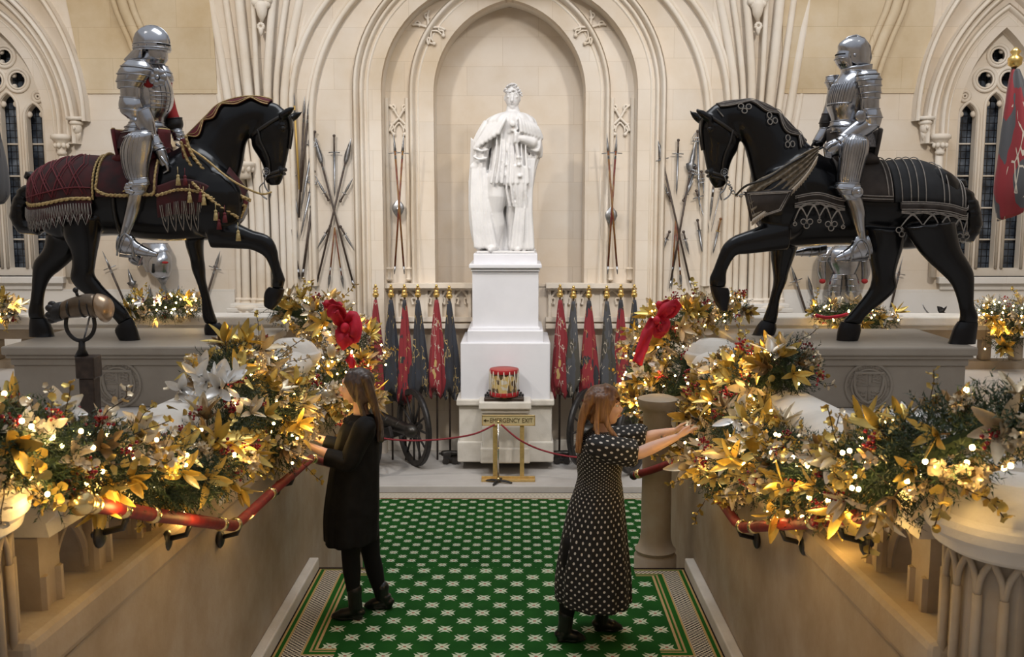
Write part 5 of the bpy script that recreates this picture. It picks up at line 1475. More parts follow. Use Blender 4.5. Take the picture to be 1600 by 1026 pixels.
for lab,pts,n,c,sd in (
  ('small lit garland draped over the parapet between the legs of the left horse',gy((195,478,9.38,.07),(225,482,9.38,.13),(260,480,9.38,.14),(295,476,9.38,.12),(312,478,9.38,.06)),420,30,21),
  ('small lit garland with scarlet ribbon on the parapet between the legs of the right horse',gy((1268,486,9.38,.06),(1300,490,9.38,.12),(1345,496,9.38,.16),(1375,505,9.38,.14),(1395,494,9.38,.07)),420,30,22),
  ('short garland at the left edge of the picture on the gallery parapet',gy((-20,480,9.38,.10),(10,482,9.38,.10),(28,486,9.38,.05)),180,12,23),
  ('hanging garland at the right edge of the picture on the gallery parapet',gy((1530,484,9.36,.08),(1570,492,9.36,.15),(1605,500,9.36,.17),(1555,545,9.36,.10)),420,30,24)):
    garland(lab,pts,dict(gold=7,champ=6,silver=3,euc=6,blossom=5,berry=5),n,c,sd,2,.8,.85)
# ---------------- scarlet bows and ribbons, gold ornaments
def ribbon(name,label,paths,parent):
    for pth,w,nm in paths:
        g=G(); pts=curve_pts([P(a,b,y) for a,b,y in pth],18); rows=[]
        for i,p in enumerate(pts):
            tn=(pts[min(i+1,17)]-pts[max(i-1,0)]).normalized(); s_=tn.cross(V((0,1,.15))).normalized(); ww_=w*(.35+.65*sin(pi*min(1,.15+.85*i/17))) if nm=='ribbon_loop' else w
            rows.append([p+s_*ww_*k+V((0,.022*cos(k*4+i*.5),.008*sin(i*1.3+k*2))) for k in (-1,-.5,0,.5,1)])
        k=5; g.add([q for r in rows for q in r],[(i*k+j,i*k+j+1,(i+1)*k+j+1,(i+1)*k+j) for i in range(17) for j in range(4)])
        solid(g.build(nm,M_ribbon,parent),.004)
t=thing('ribbon_bow','big scarlet velvet bow on the garland at the far left newel','bow',P(535,510,8.0))
ribbon('','',[([(536,512,8.0),(524,495,7.9),(520,487,7.9),(532,484,7.95),(540,500,8.0)],.05,'ribbon_loop'),([(538,510,8.0),(550,495,7.95),(556,512,7.9),(552,530,7.9),(542,520,8.0)],.055,'ribbon_loop'),([(538,512,7.98),(534,527,7.9),(546,540,7.9)],.06,'ribbon_tail'),([(505,478,8.1),(518,474,8.1),(534,480,8.05)],.035,'ribbon_tail'),([(544,556,7.95),(549,566,7.9),(556,580,7.9)],.035,'ribbon_tail')],t)
g=G(); g.ell(P(539,512,7.93),(.04,.035,.045),12,8); g.build('knot',M_ribbon,t)
t=thing('ribbon_bow','scarlet ribbon bow with long tail falling down the garland at the far right newel','bow',P(1020,500,8.0))
ribbon('','',[([(1028,500,7.95),(1040,484,7.9),(1056,476,7.9),(1044,492,7.95),(1032,500,7.95)],.05,'ribbon_loop'),([(1022,502,7.95),(1030,520,7.9),(1040,506,7.9),(1030,496,7.95)],.05,'ribbon_loop'),([(1024,498,7.92),(1014,515,7.88),(1004,540,7.85),(996,568,7.8)],.045,'ribbon_tail'),([(1026,480,8.05),(1040,476,8.0),(1058,480,8.0)],.04,'ribbon_tail')],t)
g=G(); g.ell(P(1026,500,7.88),(.03,.03,.035),12,8); g.build('knot',M_ribbon,t)
tag(G().tube(curve_pts([P(1275,492,9.1),P(1290,496,9.05),P(1310,494,9.05),P(1322,491,9.1)],10),.035,6,flat=.5).build('ribbon',M_ribbon),'scarlet ribbon lying in the small parapet garland under the right horse','ribbon')
def pod(px,py,Y,label,mat=M_gold):
    g=G(); c=P(px,py,Y); g.lathe([(.005,-.06),(.03,-.045),(.038,-.01),(.034,.025),(.018,.05),(.004,.06)],c,14)
    o=g.build('gold_cone_ornament',mat); tag(o,label,'ornament'); 
pod(493,472,8.3,'gold cone ornament standing up from the garland beside the left scarlet bow')
pod(518,548,7.75,'pale gold cone ornament on the garland below the left scarlet bow',M_cleaf)
pod(1068,472,8.35,'gold cone ornament at the top of the garland beside the right scarlet bow')
# ============================================================ THE TWO WOMEN AND THE MARBLE KING
def skinmat(name,c,c2):
    m,nt,b=newmat(name); b.inputs['Roughness'].default_value=.5
    n=nd(nt,'ShaderNodeTexNoise',Scale=7.0,Detail=3.0); nt.links.new(coords(nt,'obj'),n.inputs['Vector'])
    r=ramp(nt,[(.35,c),(.7,c2)]); nt.links.new(n.outputs['Fac'],r.inputs[0]); nt.links.new(r.outputs[0],b.inputs['Base Color'])
    b.inputs['Subsurface Weight'].default_value=.12; b.inputs['Subsurface Radius'].default_value=(.02,.008,.005); b.inputs['Subsurface Scale'].default_value=.5
    return m
M_skin=skinmat('fair_skin',(.62,.38,.29),(.70,.46,.37))
M_lip=simple('lips',(.50,.16,.14),.4)
M_eyew=simple('eye_white',(.7,.68,.66),.2)
def hairmat(name,c1,c2,root=(.8,.8,.8)):
    m,nt,b=newmat(name); b.inputs['Roughness'].default_value=.42
    mp=nt.nodes.new('ShaderNodeMapping'); mp.inputs['Scale'].default_value=(60,60,5); nt.links.new(coords(nt,'obj'),mp.inputs[0])
    n=nd(nt,'ShaderNodeTexNoise',Scale=1.0,Detail=4.0); nt.links.new(mp.outputs[0],n.inputs['Vector'])
    r=ramp(nt,[(.35,c1),(.65,c2)]); nt.links.new(n.outputs['Fac'],r.inputs[0])
    sx=nt.nodes.new('ShaderNodeSeparateXYZ'); nt.links.new(nt.nodes.new('ShaderNodeTexCoord').outputs['Generated'],sx.inputs[0])
    rr=ramp(nt,[(.35,(1.0,1.0,1.0)),(.95,root)]); nt.links.new(sx.outputs[2],rr.inputs[0])
    nt.links.new(mix(nt,1.0,r.outputs[0],rr.outputs[0],'MULTIPLY'),b.inputs['Base Color'])
    bp=nd(nt,'ShaderNodeBump',Strength=.5,Distance=.006); nt.links.new(n.outputs['Fac'],bp.inputs['Height']); nt.links.new(bp.outputs[0],b.inputs['Normal'])
    return m
M_brown=hairmat('dark_brown_hair',(.030,.016,.010),(.085,.045,.026))
M_ginger=hairmat('copper_blond_hair',(.20,.085,.030),(.46,.24,.10),(.36,.30,.28))
M_blk=simple('black_crepe_dress',(.007,.007,.008),.8,0,var=.3,scale=14,bump=.2,spec=.2)
M_tight=simple('black_tights',(.007,.007,.008),.75,spec=.2)
M_boot=simple('black_boot_leather',(.009,.009,.009),.28)
def head(g,c,d,sc,tilt=0.0):
    """head facing along d (+1 right, -1 left); c = centre, ~ .225 tall"""
    T=Matrix.Translation(c)@Matrix.Rotation(-tilt*d,4,'Y')@Matrix.Scale(sc,4)
    def e(p,r): 
        q=T@V((p[0]*d,p[1],p[2])); M=Matrix.Rotation(-tilt*d,3,'Y'); g.ell(q,tuple(x*sc for x in r),16,12,M=M)
    e((-.012,0,.028),(.095,.077,.088))       # cranium
    e((.022,0,-.03),(.066,.060,.085))        # face
    e((.040,0,-.088),(.034,.032,.026))       # chin
    e((.005,0,-.062),(.060,.052,.045))       # jaw
    e((.076,0,.028),(.016,.045,.022))        # brow
    e((.062,-.032,-.030),(.024,.022,.024)); e((.062,.032,-.030),(.024,.022,.024))
    q=[T@V((x*d,0,z)) for x,z in ((.078,.018),(.089,-.004),(.103,-.026),(.093,-.038),(.078,-.042))]
    g.tube(q,[.008*sc,.009*sc,.0125*sc,.013*sc,.008*sc],8,round_=True)
    e((.095,-.010,-.036),(.010,.009,.008)); e((.095,.010,-.036),(.010,.009,.008))
    e((.080,0,-.058),(.013,.022,.007)); e((.078,0,-.070),(.013,.020,.008))
    for s_ in (-1,1): e((-.008,s_*.076,-.012),(.018,.010,.030))
    return T
def hand(g,w,tips,thumb,palm_n,r=.0085,pw=.04):
    """w wrist; tips: 4 (mid,tip) pairs; thumb path"""
    base=w
    for k,(kn,mid,tip) in enumerate(tips):
        g.tube([V(base).lerp(kn,.35),kn],[.014,.012],8,round_=True)
        g.tube([kn,mid,tip],[r*1.12,r,r*.85],8,round_=True)
    g.tube(thumb,[.013,.010,.0085],8,round_=True)
def person(name,label,at):
    return thing(name,label,'person',at)
# ---------------- dark-haired woman (left)
Y1=6.35
w1=person('person','dark-haired woman in a short black dress and tights reaching into the left garland',PF(560,955,.012)); 
g=G()
hc=P(556,604,Y1); T1=head(g,hc,-1,1.03,.10)
Loft([((553,625),(574,618),.055),((552,640),(575,636),.055),((551,652),(580,652),.065)],Y1).into(g,16)
Loft([((546,652),(584,652),.10),((538,664),(588,662),.18),((530,690),(586,690),.165),((532,730),(580,730),.135),((524,770),(584,775),.165),((526,800),(582,805),.165)],Y1).into(g,20)
# arms: near (towards viewer) and far
for y0,sh,el,wr in ((Y1-.19,(566,672),(540,722),(486,697)),(Y1+.15,(562,668),(536,700),(486,680))):
    S_,E,Wt=P(*sh,y0),P(*el,y0-.03),P(*wr,y0-.0)
    g.tube([S_,S_.lerp(E,.5),E],[.052,.045,.038],12,round_=True)
    g.tube([E,E.lerp(Wt,.35),E.lerp(Wt,.8),Wt],[.038,.038,.027,.022],12,round_=True)
    dr=(Wt-E).normalized(); up=V((0,0,1)); lat=V((0,1,0))
    palm=Wt+dr*.045+up*.004
    Mh=Matrix.Identity(3); g.tube([Wt,Wt+dr*.04,Wt+dr*.075],[.022,.027,.022],12,round_=True,flat=.62,ref=(0,1,0))
    tips=[]
    for k in range(4):
        kn=Wt+dr*(.078-.004*abs(k-1.2))+lat*(-.026+.0175*k)+up*.004
        L=(.066,.074,.070,.055)[k]
        mid=kn+dr*L*.55+up*(.006-.003*k)
        tip=mid+dr*L*.38-up*(.012+.008*k)
        tips.append((kn,mid,tip))
    th=[Wt+dr*.02+up*.012-lat*.01, Wt+dr*.052+up*.034-lat*.022, Wt+dr*.088+up*.040-lat*.012]
    hand(g,Wt,tips,th,None)
# legs
for y0,hp,kn,an in ((Y1-.09,(552,800),(548,868),(553,936)),(Y1+.09,(570,800),(580,868),(596,934))):
    A,K,N_=P(*hp,y0),P(*kn,y0),P(*an,y0)
    g.tube([A,A.lerp(K,.5),K,K.lerp(N_,.35),K.lerp(N_,.85),N_],[.088,.074,.056,.056,.036,.034],14,round_=True)
fuse(g,'body',M_skin,w1,.0065,3)
g=G()
for y0,hp,kn,an in ((Y1-.09,(552,800),(548,868),(553,936)),(Y1+.09,(570,800),(580,868),(596,934))):
    A,K,N_=P(*hp,y0),P(*kn,y0),P(*an,y0)
    g.tube([A,A.lerp(K,.5),K,K.lerp(N_,.35),K.lerp(N_,.85),N_],[.094,.080,.062,.061,.042,.040],14,round_=True)
    o=g.build('tights',M_tight,w1); g=G()
def boot(t,toe,heel,ank,y0,zf,hgt=.2):
    g=G(); a=P(*ank,y0); h=P(*heel,y0); q=P(*toe,y0); d=(V((q.x-h.x,q.y-h.y,0))).normalized()
    base=V((h.x,h.y,zf)); L=(V((q.x,q.y,0))-V((h.x,h.y,0))).length
    g.tube([V((a.x,a.y,a.z+.06)),V((a.x,a.y,a.z)),base+d*.05+V((0,0,.085)),base+d*.055+V((0,0,.05))],[.052,.048,.048,.042],14,round_=True)
    g.tube([base+d*.02+V((0,0,.05)),base+d*L*.45+V((0,0,.048)),base+d*L*.72+V((0,0,.038)),base+d*L*.93+V((0,0,.028))],[.038,.042,.042,.024],14,round_=True,flat=.8,ref=(0,1,0))
    g.tube([base+d*L*.40+V((0,0,.012)),base+d*L*.7+V((0,0,.012)),base+d*L*.95+V((0,0,.014))],[.036,.044,.026],12,round_=True,flat=.3,ref=(0,1,0))
    g.tube([base+d*.035+V((0,0,.06)),base+d*.03+V((0,0,.002))],[.036,.031],12)
    fuse(g,'boot',M_boot,t,.007,3)
zf=.014
f1=PF(518,962,zf); h1=PF(566,955,zf)
boot(w1,(520,958),(567,952),(554,934),Y1-.09,zf); boot(w1,(572,956),(613,950),(597,930),Y1+.09,zf)
class Cloth(Loft):
    def surf(s,g,n=72,m=40,folds=0,amp=0,ph=0,grow=True,cap=False,uvs=None):
        rows=[]
        for i in range(m+1):
            u=i/m; a,b,w=s.at(u); c=(a+b)/2; h=(a-b)/2; row=[]
            for k in range(n):
                t=2*pi*k/n; q=1+amp*((u**1.3) if grow else 1)*(sin(folds*t+ph+u*1.1)+.5*sin((folds*1.7+1)//1*t+2*ph))
                row.append(c+h*cos(t)*q+V((0,-1,0))*(w*sin(t)*q))
            rows.append(row)
        g.rings(rows,cap=cap); s.n=n; s.m=m; return s
L=Cloth([((551,646),(574,645),.075),((541,655),(586,654),.15),((531,672),(591,668),.20),((522,705),(592,705),.19),((515,745),(592,745),.19),((509,790),(592,790),.215),((508,815),(591,815),.23),((509,842),(590,838),.235)],Y1)
g=G(); L.surf(g,folds=9,amp=.035); o=solid(g.build('dress',M_blk,w1),.006,0)
g=G()   # lace frill round the yoke
for q,rr in ((.10,1.04),(.17,1.05)):
    rows=[[L.pt(q,2*pi*k/90,.004),L.pt(q+.02,2*pi*k/90,.018+.008*sin(k*1.3)),L.pt(q+.055,2*pi*k/90,.010+.012*sin(k*1.3))] for k in range(91)]
    g.add([p for r in rows for p in r],[(i*3+j,i*3+j+1,i*3+j+4,i*3+j+3) for i in range(90) for j in range(2)])
    break
g.build('lace_frill',M_blk,w1)
def sleeve(t,mat,pts,rad,folds=5,amp=.05,name='sleeve',n=40,m=26,flare=1.0,uv=False):
    g=G(); pp=curve_pts(pts,m+1); rows=[]; ref=V((0,1,0)); 
    for i,p in enumerate(pp):
        tn=(pp[min(i+1,m)]-pp[max(i-1,0)]).normalized(); n1=(ref-tn*ref.dot(tn)).normalized(); n2=tn.cross(n1); r=catmull(rad,i/m)
        rows.append([p+(n1*cos(2*pi*k/n)+n2*sin(2*pi*k/n))*r*(1+amp*sin(folds*2*pi*k/n+i*.15)) for k in range(n)])
    g.rings(rows,cap=False)
    o=solid(g.build(name,mat,t),.005,0); return o
for y0,sh,el,cf in ((Y1-.19,(570,668),(544,722),(510,713)),(Y1+.15,(562,666),(538,700),(508,692))):
    sleeve(w1,M_blk,[P(sh[0]+4,sh[1]-4,y0+.05),P(*sh,y0),P((sh[0]+el[0])/2,(sh[1]+el[1])/2,y0-.01),P(*el,y0-.03),P((el[0]+cf[0])/2,(el[1]+cf[1])/2,y0-.02),P(*cf,y0-.01)],[.045,.075,.068,.062,.056,.054])
# face details and hair
def face(t,T,d):
    for s_ in (-1,1):
        g=G(); g.ell(T@V((.073*d,s_*.030,.003)),(.010,.013,.009),10,8); e=g.build('eye',M_eyew,t)
        g=G(); g.ell(T@V((.0805*d,s_*.030,.002)),(.004,.006,.006),8,6); g.build('iris',M_black,e)
        g=G(); g.tube([T@V((.076*d,s_*.014,.026)),T@V((.081*d,s_*.030,.031)),T@V((.070*d,s_*.048,.026))],.0035,5); g.build('eyebrow',M_brown,t)
    g=G(); g.tube([T@V((.080*d,-.020,-.063)),T@V((.092*d,0,-.064)),T@V((.080*d,.020,-.063))],[.004,.0075,.004],8,round_=True); g.build('lips',M_lip,t)
face(w1,T1,-1)
def hair(t,T,d,mat,back,bangs=False,seed=1,side_r=.03):
    rnd=random.Random(seed); g=G()
    S3=T.to_3x3().to_scale()[0]
    Mr=T.to_3x3().normalized()
    g.ell(T@V((-.022*d,0,.042)),(.100*S3,.086*S3,.090*S3),18,12,M=Mr)
    g.ell(T@V((-.055*d,0,-.015)),(.066*S3,.080*S3,.085*S3),16,10,M=Mr)
    if bangs:
        for k in range(9):
            y=-.056+.014*k; g.tube([T@V((.02*d,y*.8,.118)),T@V((.066*d,y,.090)),T@V((.088*d,y,.052)),T@V((.088*d,y,.030))],[.018,.017,.012,.006],6,round_=True)
    for s_ in (-1,1):
        for k in range(3):
            g.tube([T@V(((.045-.03*k)*d,s_*.05,.095)),T@V(((.052-.035*k)*d,s_*.080,.045)),T@V(((.02-.035*k)*d,s_*(.088),-.01)),T@V(((-.02-.03*k)*d,s_*.082,-.07))],[.02,.019,.018,.02],8,round_=True)
    for pts,r in back: g.tube(curve_pts(pts,12),[r[0]+(r[1]-r[0])*i/11 for i in range(12)],10,round_=True)
    def df(p,n):
        return p+n*.0018*sin(noise.noise(V((p.x*38,p.y*38,p.z*5)))*14)
    fuse(g,'hair',mat,t,.0075,5,deform=df)
bk=[]
for i in range(7):
    y=-.085+.028*i
    bk.append(([P(572,592,Y1+y*.8),P(580,615,Y1+y),P(587,640,Y1+y),P(594-abs(i-3),662,Y1+y*1.05),P(597-2*abs(i-3),688,Y1+y*.9)],(.035,.016)))
bk.append(([P(560,600,Y1-.085),P(561,620,Y1-.09),P(566,640,Y1-.10),P(572,660,Y1-.12)],(.022,.02)))
hair(w1,T1,-1,M_brown,bk,seed=4)
g=G(); g.tube([P(534+1.5*k,652+2.2*k if k<7 else 652+2.2*(14-k)*1.0,Y1-.10+.015*k) for k in range(8)],.0022,4); g.build('necklace',M_gold,w1)
# ---------------- fair-haired woman (right)
Y2_=6.0
w2=person('person','fair-haired woman in a black and white spotted dress arranging the right garland',PF(915,990,.012))
g=G()
hc=P(944,634,Y2_); T2=head(g,hc,1,1.06,.06)
Loft([((952,652),(928,650),.055),((953,668),(926,668),.058),((952,682),(920,682),.07)],Y2_).into(g,16)
Loft([((958,680),(918,680),.12),((968,700),(907,696),.18),((972,722),(906,722),.165),((966,748),(906,748),.135),((972,790),(892,790),.17),((974,830),(884,830),.175)],Y2_).into(g,20)
for y0,sh,el,wr,tp in ((Y2_-.19,(942,702),(998,708),(1056,683),(1096,664)),(Y2_+.17,(952,688),(1006,684),(1052,673),(1092,662))):
    S_,E,Wt=P(*sh,y0),P(*el,y0+.02),P(*wr,y0+.06)
    g.tube([S_,S_.lerp(E,.5),E],[.054,.047,.040],12,round_=True)
    g.tube([E,E.lerp(Wt,.35),E.lerp(Wt,.8),Wt],[.040,.040,.029,.023],12,round_=True)
    dr=(P(*tp,y0+.10)-Wt).normalized(); up=V((0,0,1)); lat=V((0,1,0))
    g.tube([Wt,Wt+dr*.045,Wt+dr*.08],[.023,.029,.024],12,round_=True,flat=.58,ref=(0,1,0))
    tips=[]
    for k in range(4):
        kn=Wt+dr*(.082-.004*abs(k-1.2))+lat*(-.028+.0185*k)+up*(.004-.003*k)
        Lf=(.070,.078,.074,.058)[k]; mid=kn+dr*Lf*.55+up*(.008-.006*k); tip=mid+dr*Lf*.42-up*(.004+.005*k)
        tips.append((kn,mid,tip))
    th=[Wt+dr*.02+up*.012-lat*.012, Wt+dr*.055+up*.034-lat*.020, Wt+dr*.092+up*.034-lat*.010]
    hand(g,Wt,tips,th,None,.009)
LEG2=((Y2_-.07,(902,850),(890,908),(884,976)),(Y2_+.09,(938,850),(936,905),(940,965)))
for y0,hp,kn,an in LEG2:
    A,K,N_=P(*hp,y0),P(*kn,y0),P(*an,y0)
    g.tube([A,A.lerp(K,.5),K,K.lerp(N_,.35),K.lerp(N_,.85),N_],[.090,.076,.058,.058,.038,.036],14,round_=True)
fuse(g,'body',M_skin,w2,.0065,3)
for y0,hp,kn,an in LEG2:
    g=G(); A,K,N_=P(*hp,y0),P(*kn,y0),P(*an,y0)
    g.tube([A,A.lerp(K,.5),K,K.lerp(N_,.35),K.lerp(N_,.85),N_],[.096,.082,.064,.063,.044,.042],14,round_=True); g.build('tights',M_tight,w2)
boot(w2,(912,1004),(870,994),(884,972),Y2_-.07,zf); boot(w2,(970,998),(928,986),(940,962),Y2_+.09,zf)
def dotmat():
    m,nt,b=newmat('black_dress_with_white_spots'); b.inputs['Roughness'].default_value=.8
    uv=nt.nodes.new('ShaderNodeTexCoord').outputs['UV']; sx=nt.nodes.new('ShaderNodeSeparateXYZ'); nt.links.new(uv,sx.inputs[0])
    def lat(off):
        a=mth(nt,'SUBTRACT',mth(nt,'FRACT',mth(nt,'ADD',sx.outputs[0],off)),.5); v=mth(nt,'SUBTRACT',mth(nt,'FRACT',mth(nt,'ADD',sx.outputs[1],off)),.5)
        return mth(nt,'ADD',mth(nt,'MULTIPLY',a,a),mth(nt,'MULTIPLY',v,v))
    d=mth(nt,'LESS_THAN',mth(nt,'MINIMUM',lat(0),lat(.5)),.019)
    c=mix(nt,d,(.008,.008,.009),(.58,.56,.54)); nt.links.new(c,b.inputs['Base Color']); return m
M_dot=dotmat()
def grid_uv(o,n,m,su,sv,closed=True):
    me=o.data; uv=me.uv_layers.new(name='uv'); 
    for p in me.polygons:
        vi=[me.loops[l].vertex_index for l in p.loop_indices]
        cols=[v%n for v in vi]; wrap=max(cols)-min(cols)>n/2
        for l,v in zip(p.loop_indices,vi):
            c=v%n; r=v//n
            if wrap and c<n/2: c+=n
            uv.data[l].uv=(c/n*su,r/m*sv)
L=Cloth([((953,672),(924,670),.085),((960,682),(914,680),.16),((970,700),(904,696),.205),((972,722),(902,722),.19),((969,742),(903,744),.16),((971,760),(899,762),.165),((975,800),(887,800),.20),((979,850),(876,855),.235),((983,895),(869,900),.255),((984,938),(868,930),.265)],Y2_)
g=G(); L.surf(g,n=96,m=60,folds=11,amp=.035); o=g.build('dress',M_dot,w2); grid_uv(o,96,60,28,30)
solid(o,.006,0)
for y0,sh,cf in ((Y2_-.19,(938,700),(996,708)),(Y2_+.17,(950,687),(1008,682))):
    o=sleeve(w2,M_dot,[P(sh[0]-12,sh[1]-8,y0+.06),P(sh[0]-2,sh[1]-2,y0),P((sh[0]+cf[0])/2,(sh[1]+cf[1])/2,y0),P(cf[0]-6,cf[1]-.5,y0+.02),P(*cf,y0+.02)],[.05,.078,.084,.080,.055],amp=.045,folds=7,name='puff_sleeve')
    grid_uv(o,40,26,11,9)
face(w2,T2,1)
bk=[]
for i in range(7):
    y=-.09+.03*i
    bk.append(([P(924,620,Y2_+y*.8),P(914,640,Y2_+y),P(908,662,Y2_+y*1.05),P(904+abs(i-3),684,Y2_+y*1.1),P(901+1.5*abs(i-3),706,Y2_+y)],(.036,.012)))
bk.append(([P(944,622,Y2_-.088),P(946,645,Y2_-.095),P(950,665,Y2_-.12),P(962,682,Y2_-.15),P(968,688,Y2_-.15)],(.026,.012)))
bk.append(([P(936,622,Y2_-.092),P(934,645,Y2_-.10),P(932,668,Y2_-.13),P(936,690,Y2_-.19)],(.026,.014)))
hair(w2,T2,1,M_ginger,bk,bangs=True,seed=8)
# ---------------- marble king on the pedestal
YS=14.62
st=thing('marble_statue','white marble statue of a robed king standing on the tall pedestal in the niche','statue',P(790,396,YS))
def SP(a,b): return (700+a/3.42,120+b/3.42)
def fold(g,secs,folds,amp,ph=0,n=80,m=26,drift=.8):
    L=Loft([((SP(*s_[0])),(SP(*s_[1])),s_[2],s_[3] if len(s_)>3 else 0) for s_ in secs],YS); rows=[]
    for i in range(m+1):
        u=i/m; a,b,w=L.at(u); c=(a+b)/2; h=(a-b)/2
        rows.append([c+h*cos(2*pi*k/n)*(1+amp*(sin(folds*2*pi*k/n+ph+drift*u*3)+.4*sin((folds*2+1)*2*pi*k/n+ph)))+V((0,-1,0))*(w*sin(2*pi*k/n)*(1+amp*1.6*(sin(folds*2*pi*k/n+ph+drift*u*3)+.4*sin((folds*2+1)*2*pi*k/n+ph)))) for k in range(n)])
    g.rings(rows)
def sp(a,b,y=0): return P(*SP(a,b),YS+y)
g=G()
# head, neck, hair
c=sp(345,112); g.ell(c,(.115,.135,.165),16,12); g.ell(sp(345,132,-.04),(.085,.10,.11),14,10); g.ell(sp(345,160,-.085),(.04,.045,.035),10,8)
g.tube([sp(344,100,-.13),sp(343,115,-.155),sp(343,126,-.165)],[.014,.02,.03],8,round_=True); g.ell(sp(343,92,-.11),(.085,.03,.02),10,6)
g.ell(sp(343,142,-.14),(.035,.02,.012),8,6)
for s_ in (-1,1): g.ell(sp(345+s_*24,106,-.115),(.022,.015,.016),8,6); g.ell(sp(345+s_*40,116,0),(.02,.03,.045),8,6)
g.tube([sp(345,165),sp(347,200)],[.095,.115],14,round_=True)
# body and tunic
fold(g,[((285,215),(415,220),.20),((262,260),(430,270),.25),((245,320),(430,330),.25),((238,380),(425,390),.23),((228,440),(440,450),.25),((215,530),(450,540),.27),((218,575),(440,590),.26)],11,.035)
# legs in hose
g.tube([sp(265,540,-.05),sp(262,640,-.08),sp(255,720,-.06),sp(262,790,-.04),sp(250,880,-.05),sp(248,905,-.05)],[.17,.155,.115,.115,.075,.07],16,round_=True)
g.tube([sp(250,905,-.04),sp(238,918,-.14),sp(225,925,-.28)],[.075,.065,.04],12,round_=True)
g.tube([sp(370,540,.02),sp(365,640,-.02),sp(350,730,.0),sp(352,800,.04),sp(345,890,.04)],[.17,.155,.115,.11,.075],16,round_=True)
g.tube([sp(345,895,.03),sp(352,912,-.10),sp(372,922,-.22)],[.075,.062,.04],12,round_=True)
# cape collar over the shoulders
fold(g,[((300,188),(392,190),.15),((245,205),(435,205),.23),((205,235),(468,235),.28),((198,275),(478,285),.27),((182,305),(492,312),.25)],12,.030)
# viewer-left sleeve and hand
fold(g,[((195,235),(262,300),.14),((165,285),(245,345),.15),((140,340),(220,385),.15),((132,385),(215,410),.14),((135,430),(205,448),.12)],6,.085,n=48)
g.tube([sp(165,430,-.04),sp(158,455,-.05),sp(150,470,-.06)],[.06,.055,.045],12,round_=True)
for k in range(4): g.tube([sp(160-10*k,465,-.08),sp(152-10*k,480,-.09),sp(150-8*k,492,-.08)],[.016,.015,.012],8,round_=True)
g.tube([sp(172,455,-.08),sp(182,470,-.10),sp(184,482,-.10)],[.018,.016,.012],8,round_=True)
# viewer-right sleeve folded across to the chest, hand on the staff
fold(g,[((470,240),(500,330),.17),((440,300),(505,400),.20),((405,320),(490,430),.19),((385,330),(420,400),.13)],6,.08,n=48)
g.tube([sp(450,350,-.18),sp(400,332,-.26),sp(372,325,-.28)],[.085,.06,.05],12,round_=True)
for k in range(4): g.tube([sp(378,312+11*k,-.30),sp(360,312+11*k,-.34),sp(352,318+11*k,-.30)],[.018,.017,.014],8,round_=True)
g.tube([sp(382,305,-.30),sp(366,298,-.33)],[.019,.014],8,round_=True)
# staff / sceptre with tassels
g.tube([sp(358,290,-.31),sp(375,420,-.30),sp(385,560,-.27)],[.022,.026,.018],10,round_=True)
for b in (430,470,530): g.ell(sp(376+(b-430)*.08,b,-.30),(.036,.036,.03),10,8)
for k in range(5): a=k*1.256; g.ell(sp(355+14*cos(a),275+14*sin(a),-.28),(.03,.02,.03),8,6)
# cloak falling on both sides
fold(g,[((128,330),(215,420),.14,.06),((122,470),(205,480),.14,.05),((118,600),(222,600),.17,.05),((120,760),(230,740),.20,.06),((135,860),(265,870),.23,.08),((160,925),(285,930),.24,.10)],7,.13,n=72)
fold(g,[((440,330),(505,400),.16,.08),((415,480),(470,490),.20,.08),((385,600),(455,590),.22,.06),((375,720),(430,700),.24,.04),((350,820),(435,820),.26,.04),((330,900),(445,890),.27,.08),((320,932),(468,930),.26,.10)],7,.12,n=72)
fold(g,[((205,300),(470,300),.16,.22),((165,480),(460,480),.17,.24),((160,700),(440,700),.2,.25),((170,925),(445,925),.22,.25)],14,.035,n=110)
fold(g,[((300,470),(460,490),.27,-.02),((310,600),(455,600),.26,-.02),((325,680),(440,690),.22,-.0)],7,.03,n=60)
def ridge(p0,p1,p2,y0,y1,y2,r0,r1): g.tube(curve_pts([sp(p0[0],p0[1],y0),sp(p1[0],p1[1],y1),sp(p2[0],p2[1],y2)],12),[r0+(r1-r0)*i/11 for i in range(12)],8,round_=True)
for k in range(7):
    f=k/6
    ridge((318-8*k,205+2*k),(300-16*k,235+8*k),(268-21*k,300+14*k),-.17+.015*k,-.30+.02*k,-.31+.03*k,.014,.034)
    ridge((372+7*k,205+2*k),(385+15*k,235+5*k),(392+18*k,290+6*k),-.17+.015*k,-.31+.02*k,-.32+.03*k,.014,.032)
for k in range(6):
    ridge((132+13*k,490),(128+17*k,680),(150+20*k,905+3*(k%2)),-.08,-.14,-.18,.020,.038)
    ridge((392+14*k,440),(372+14*k,660),(345+21*k,912),-.16,-.20,-.20,.020,.040)
for k in range(8): ridge((262+21*k,290),(256+23*k,420),(232+28*k,565),-.22,-.255,-.275,.012,.026)
for k in range(5): ridge((318+24*k,500),(312+26*k,590),(330+22*k,690),-.25,-.27,-.22,.012,.022)
ridge((150,385),(180,395),(212,388),-.15,-.19,-.14,.02,.02); ridge((138,425),(168,440),(205,432),-.13,-.17,-.12,.02,.02)
g.ell(sp(345,250,-.33),(.05,.03,.05),10,8)
def sdf(p,n):
    return p+n*.006*noise.noise(V((p.x*9,p.y*9,p.z*4)))
fuse(g,'robed_figure',M_marble,st,.0125,1,deform=sdf)
g=G(); rnd=random.Random(5)
for k in range(46):
    a=rnd.uniform(0,2*pi); e=rnd.uniform(.15,1.5); q=c+V((.125*cos(a)*cos(e),.14*sin(a)*cos(e)+.01,.165*sin(e)+.015))
    g.tube([q+V((.02*cos(w_),.02*sin(w_),.008*w_-.015)) for w_ in (0,1.2,2.4,3.6,4.8)],.013,6,round_=True)
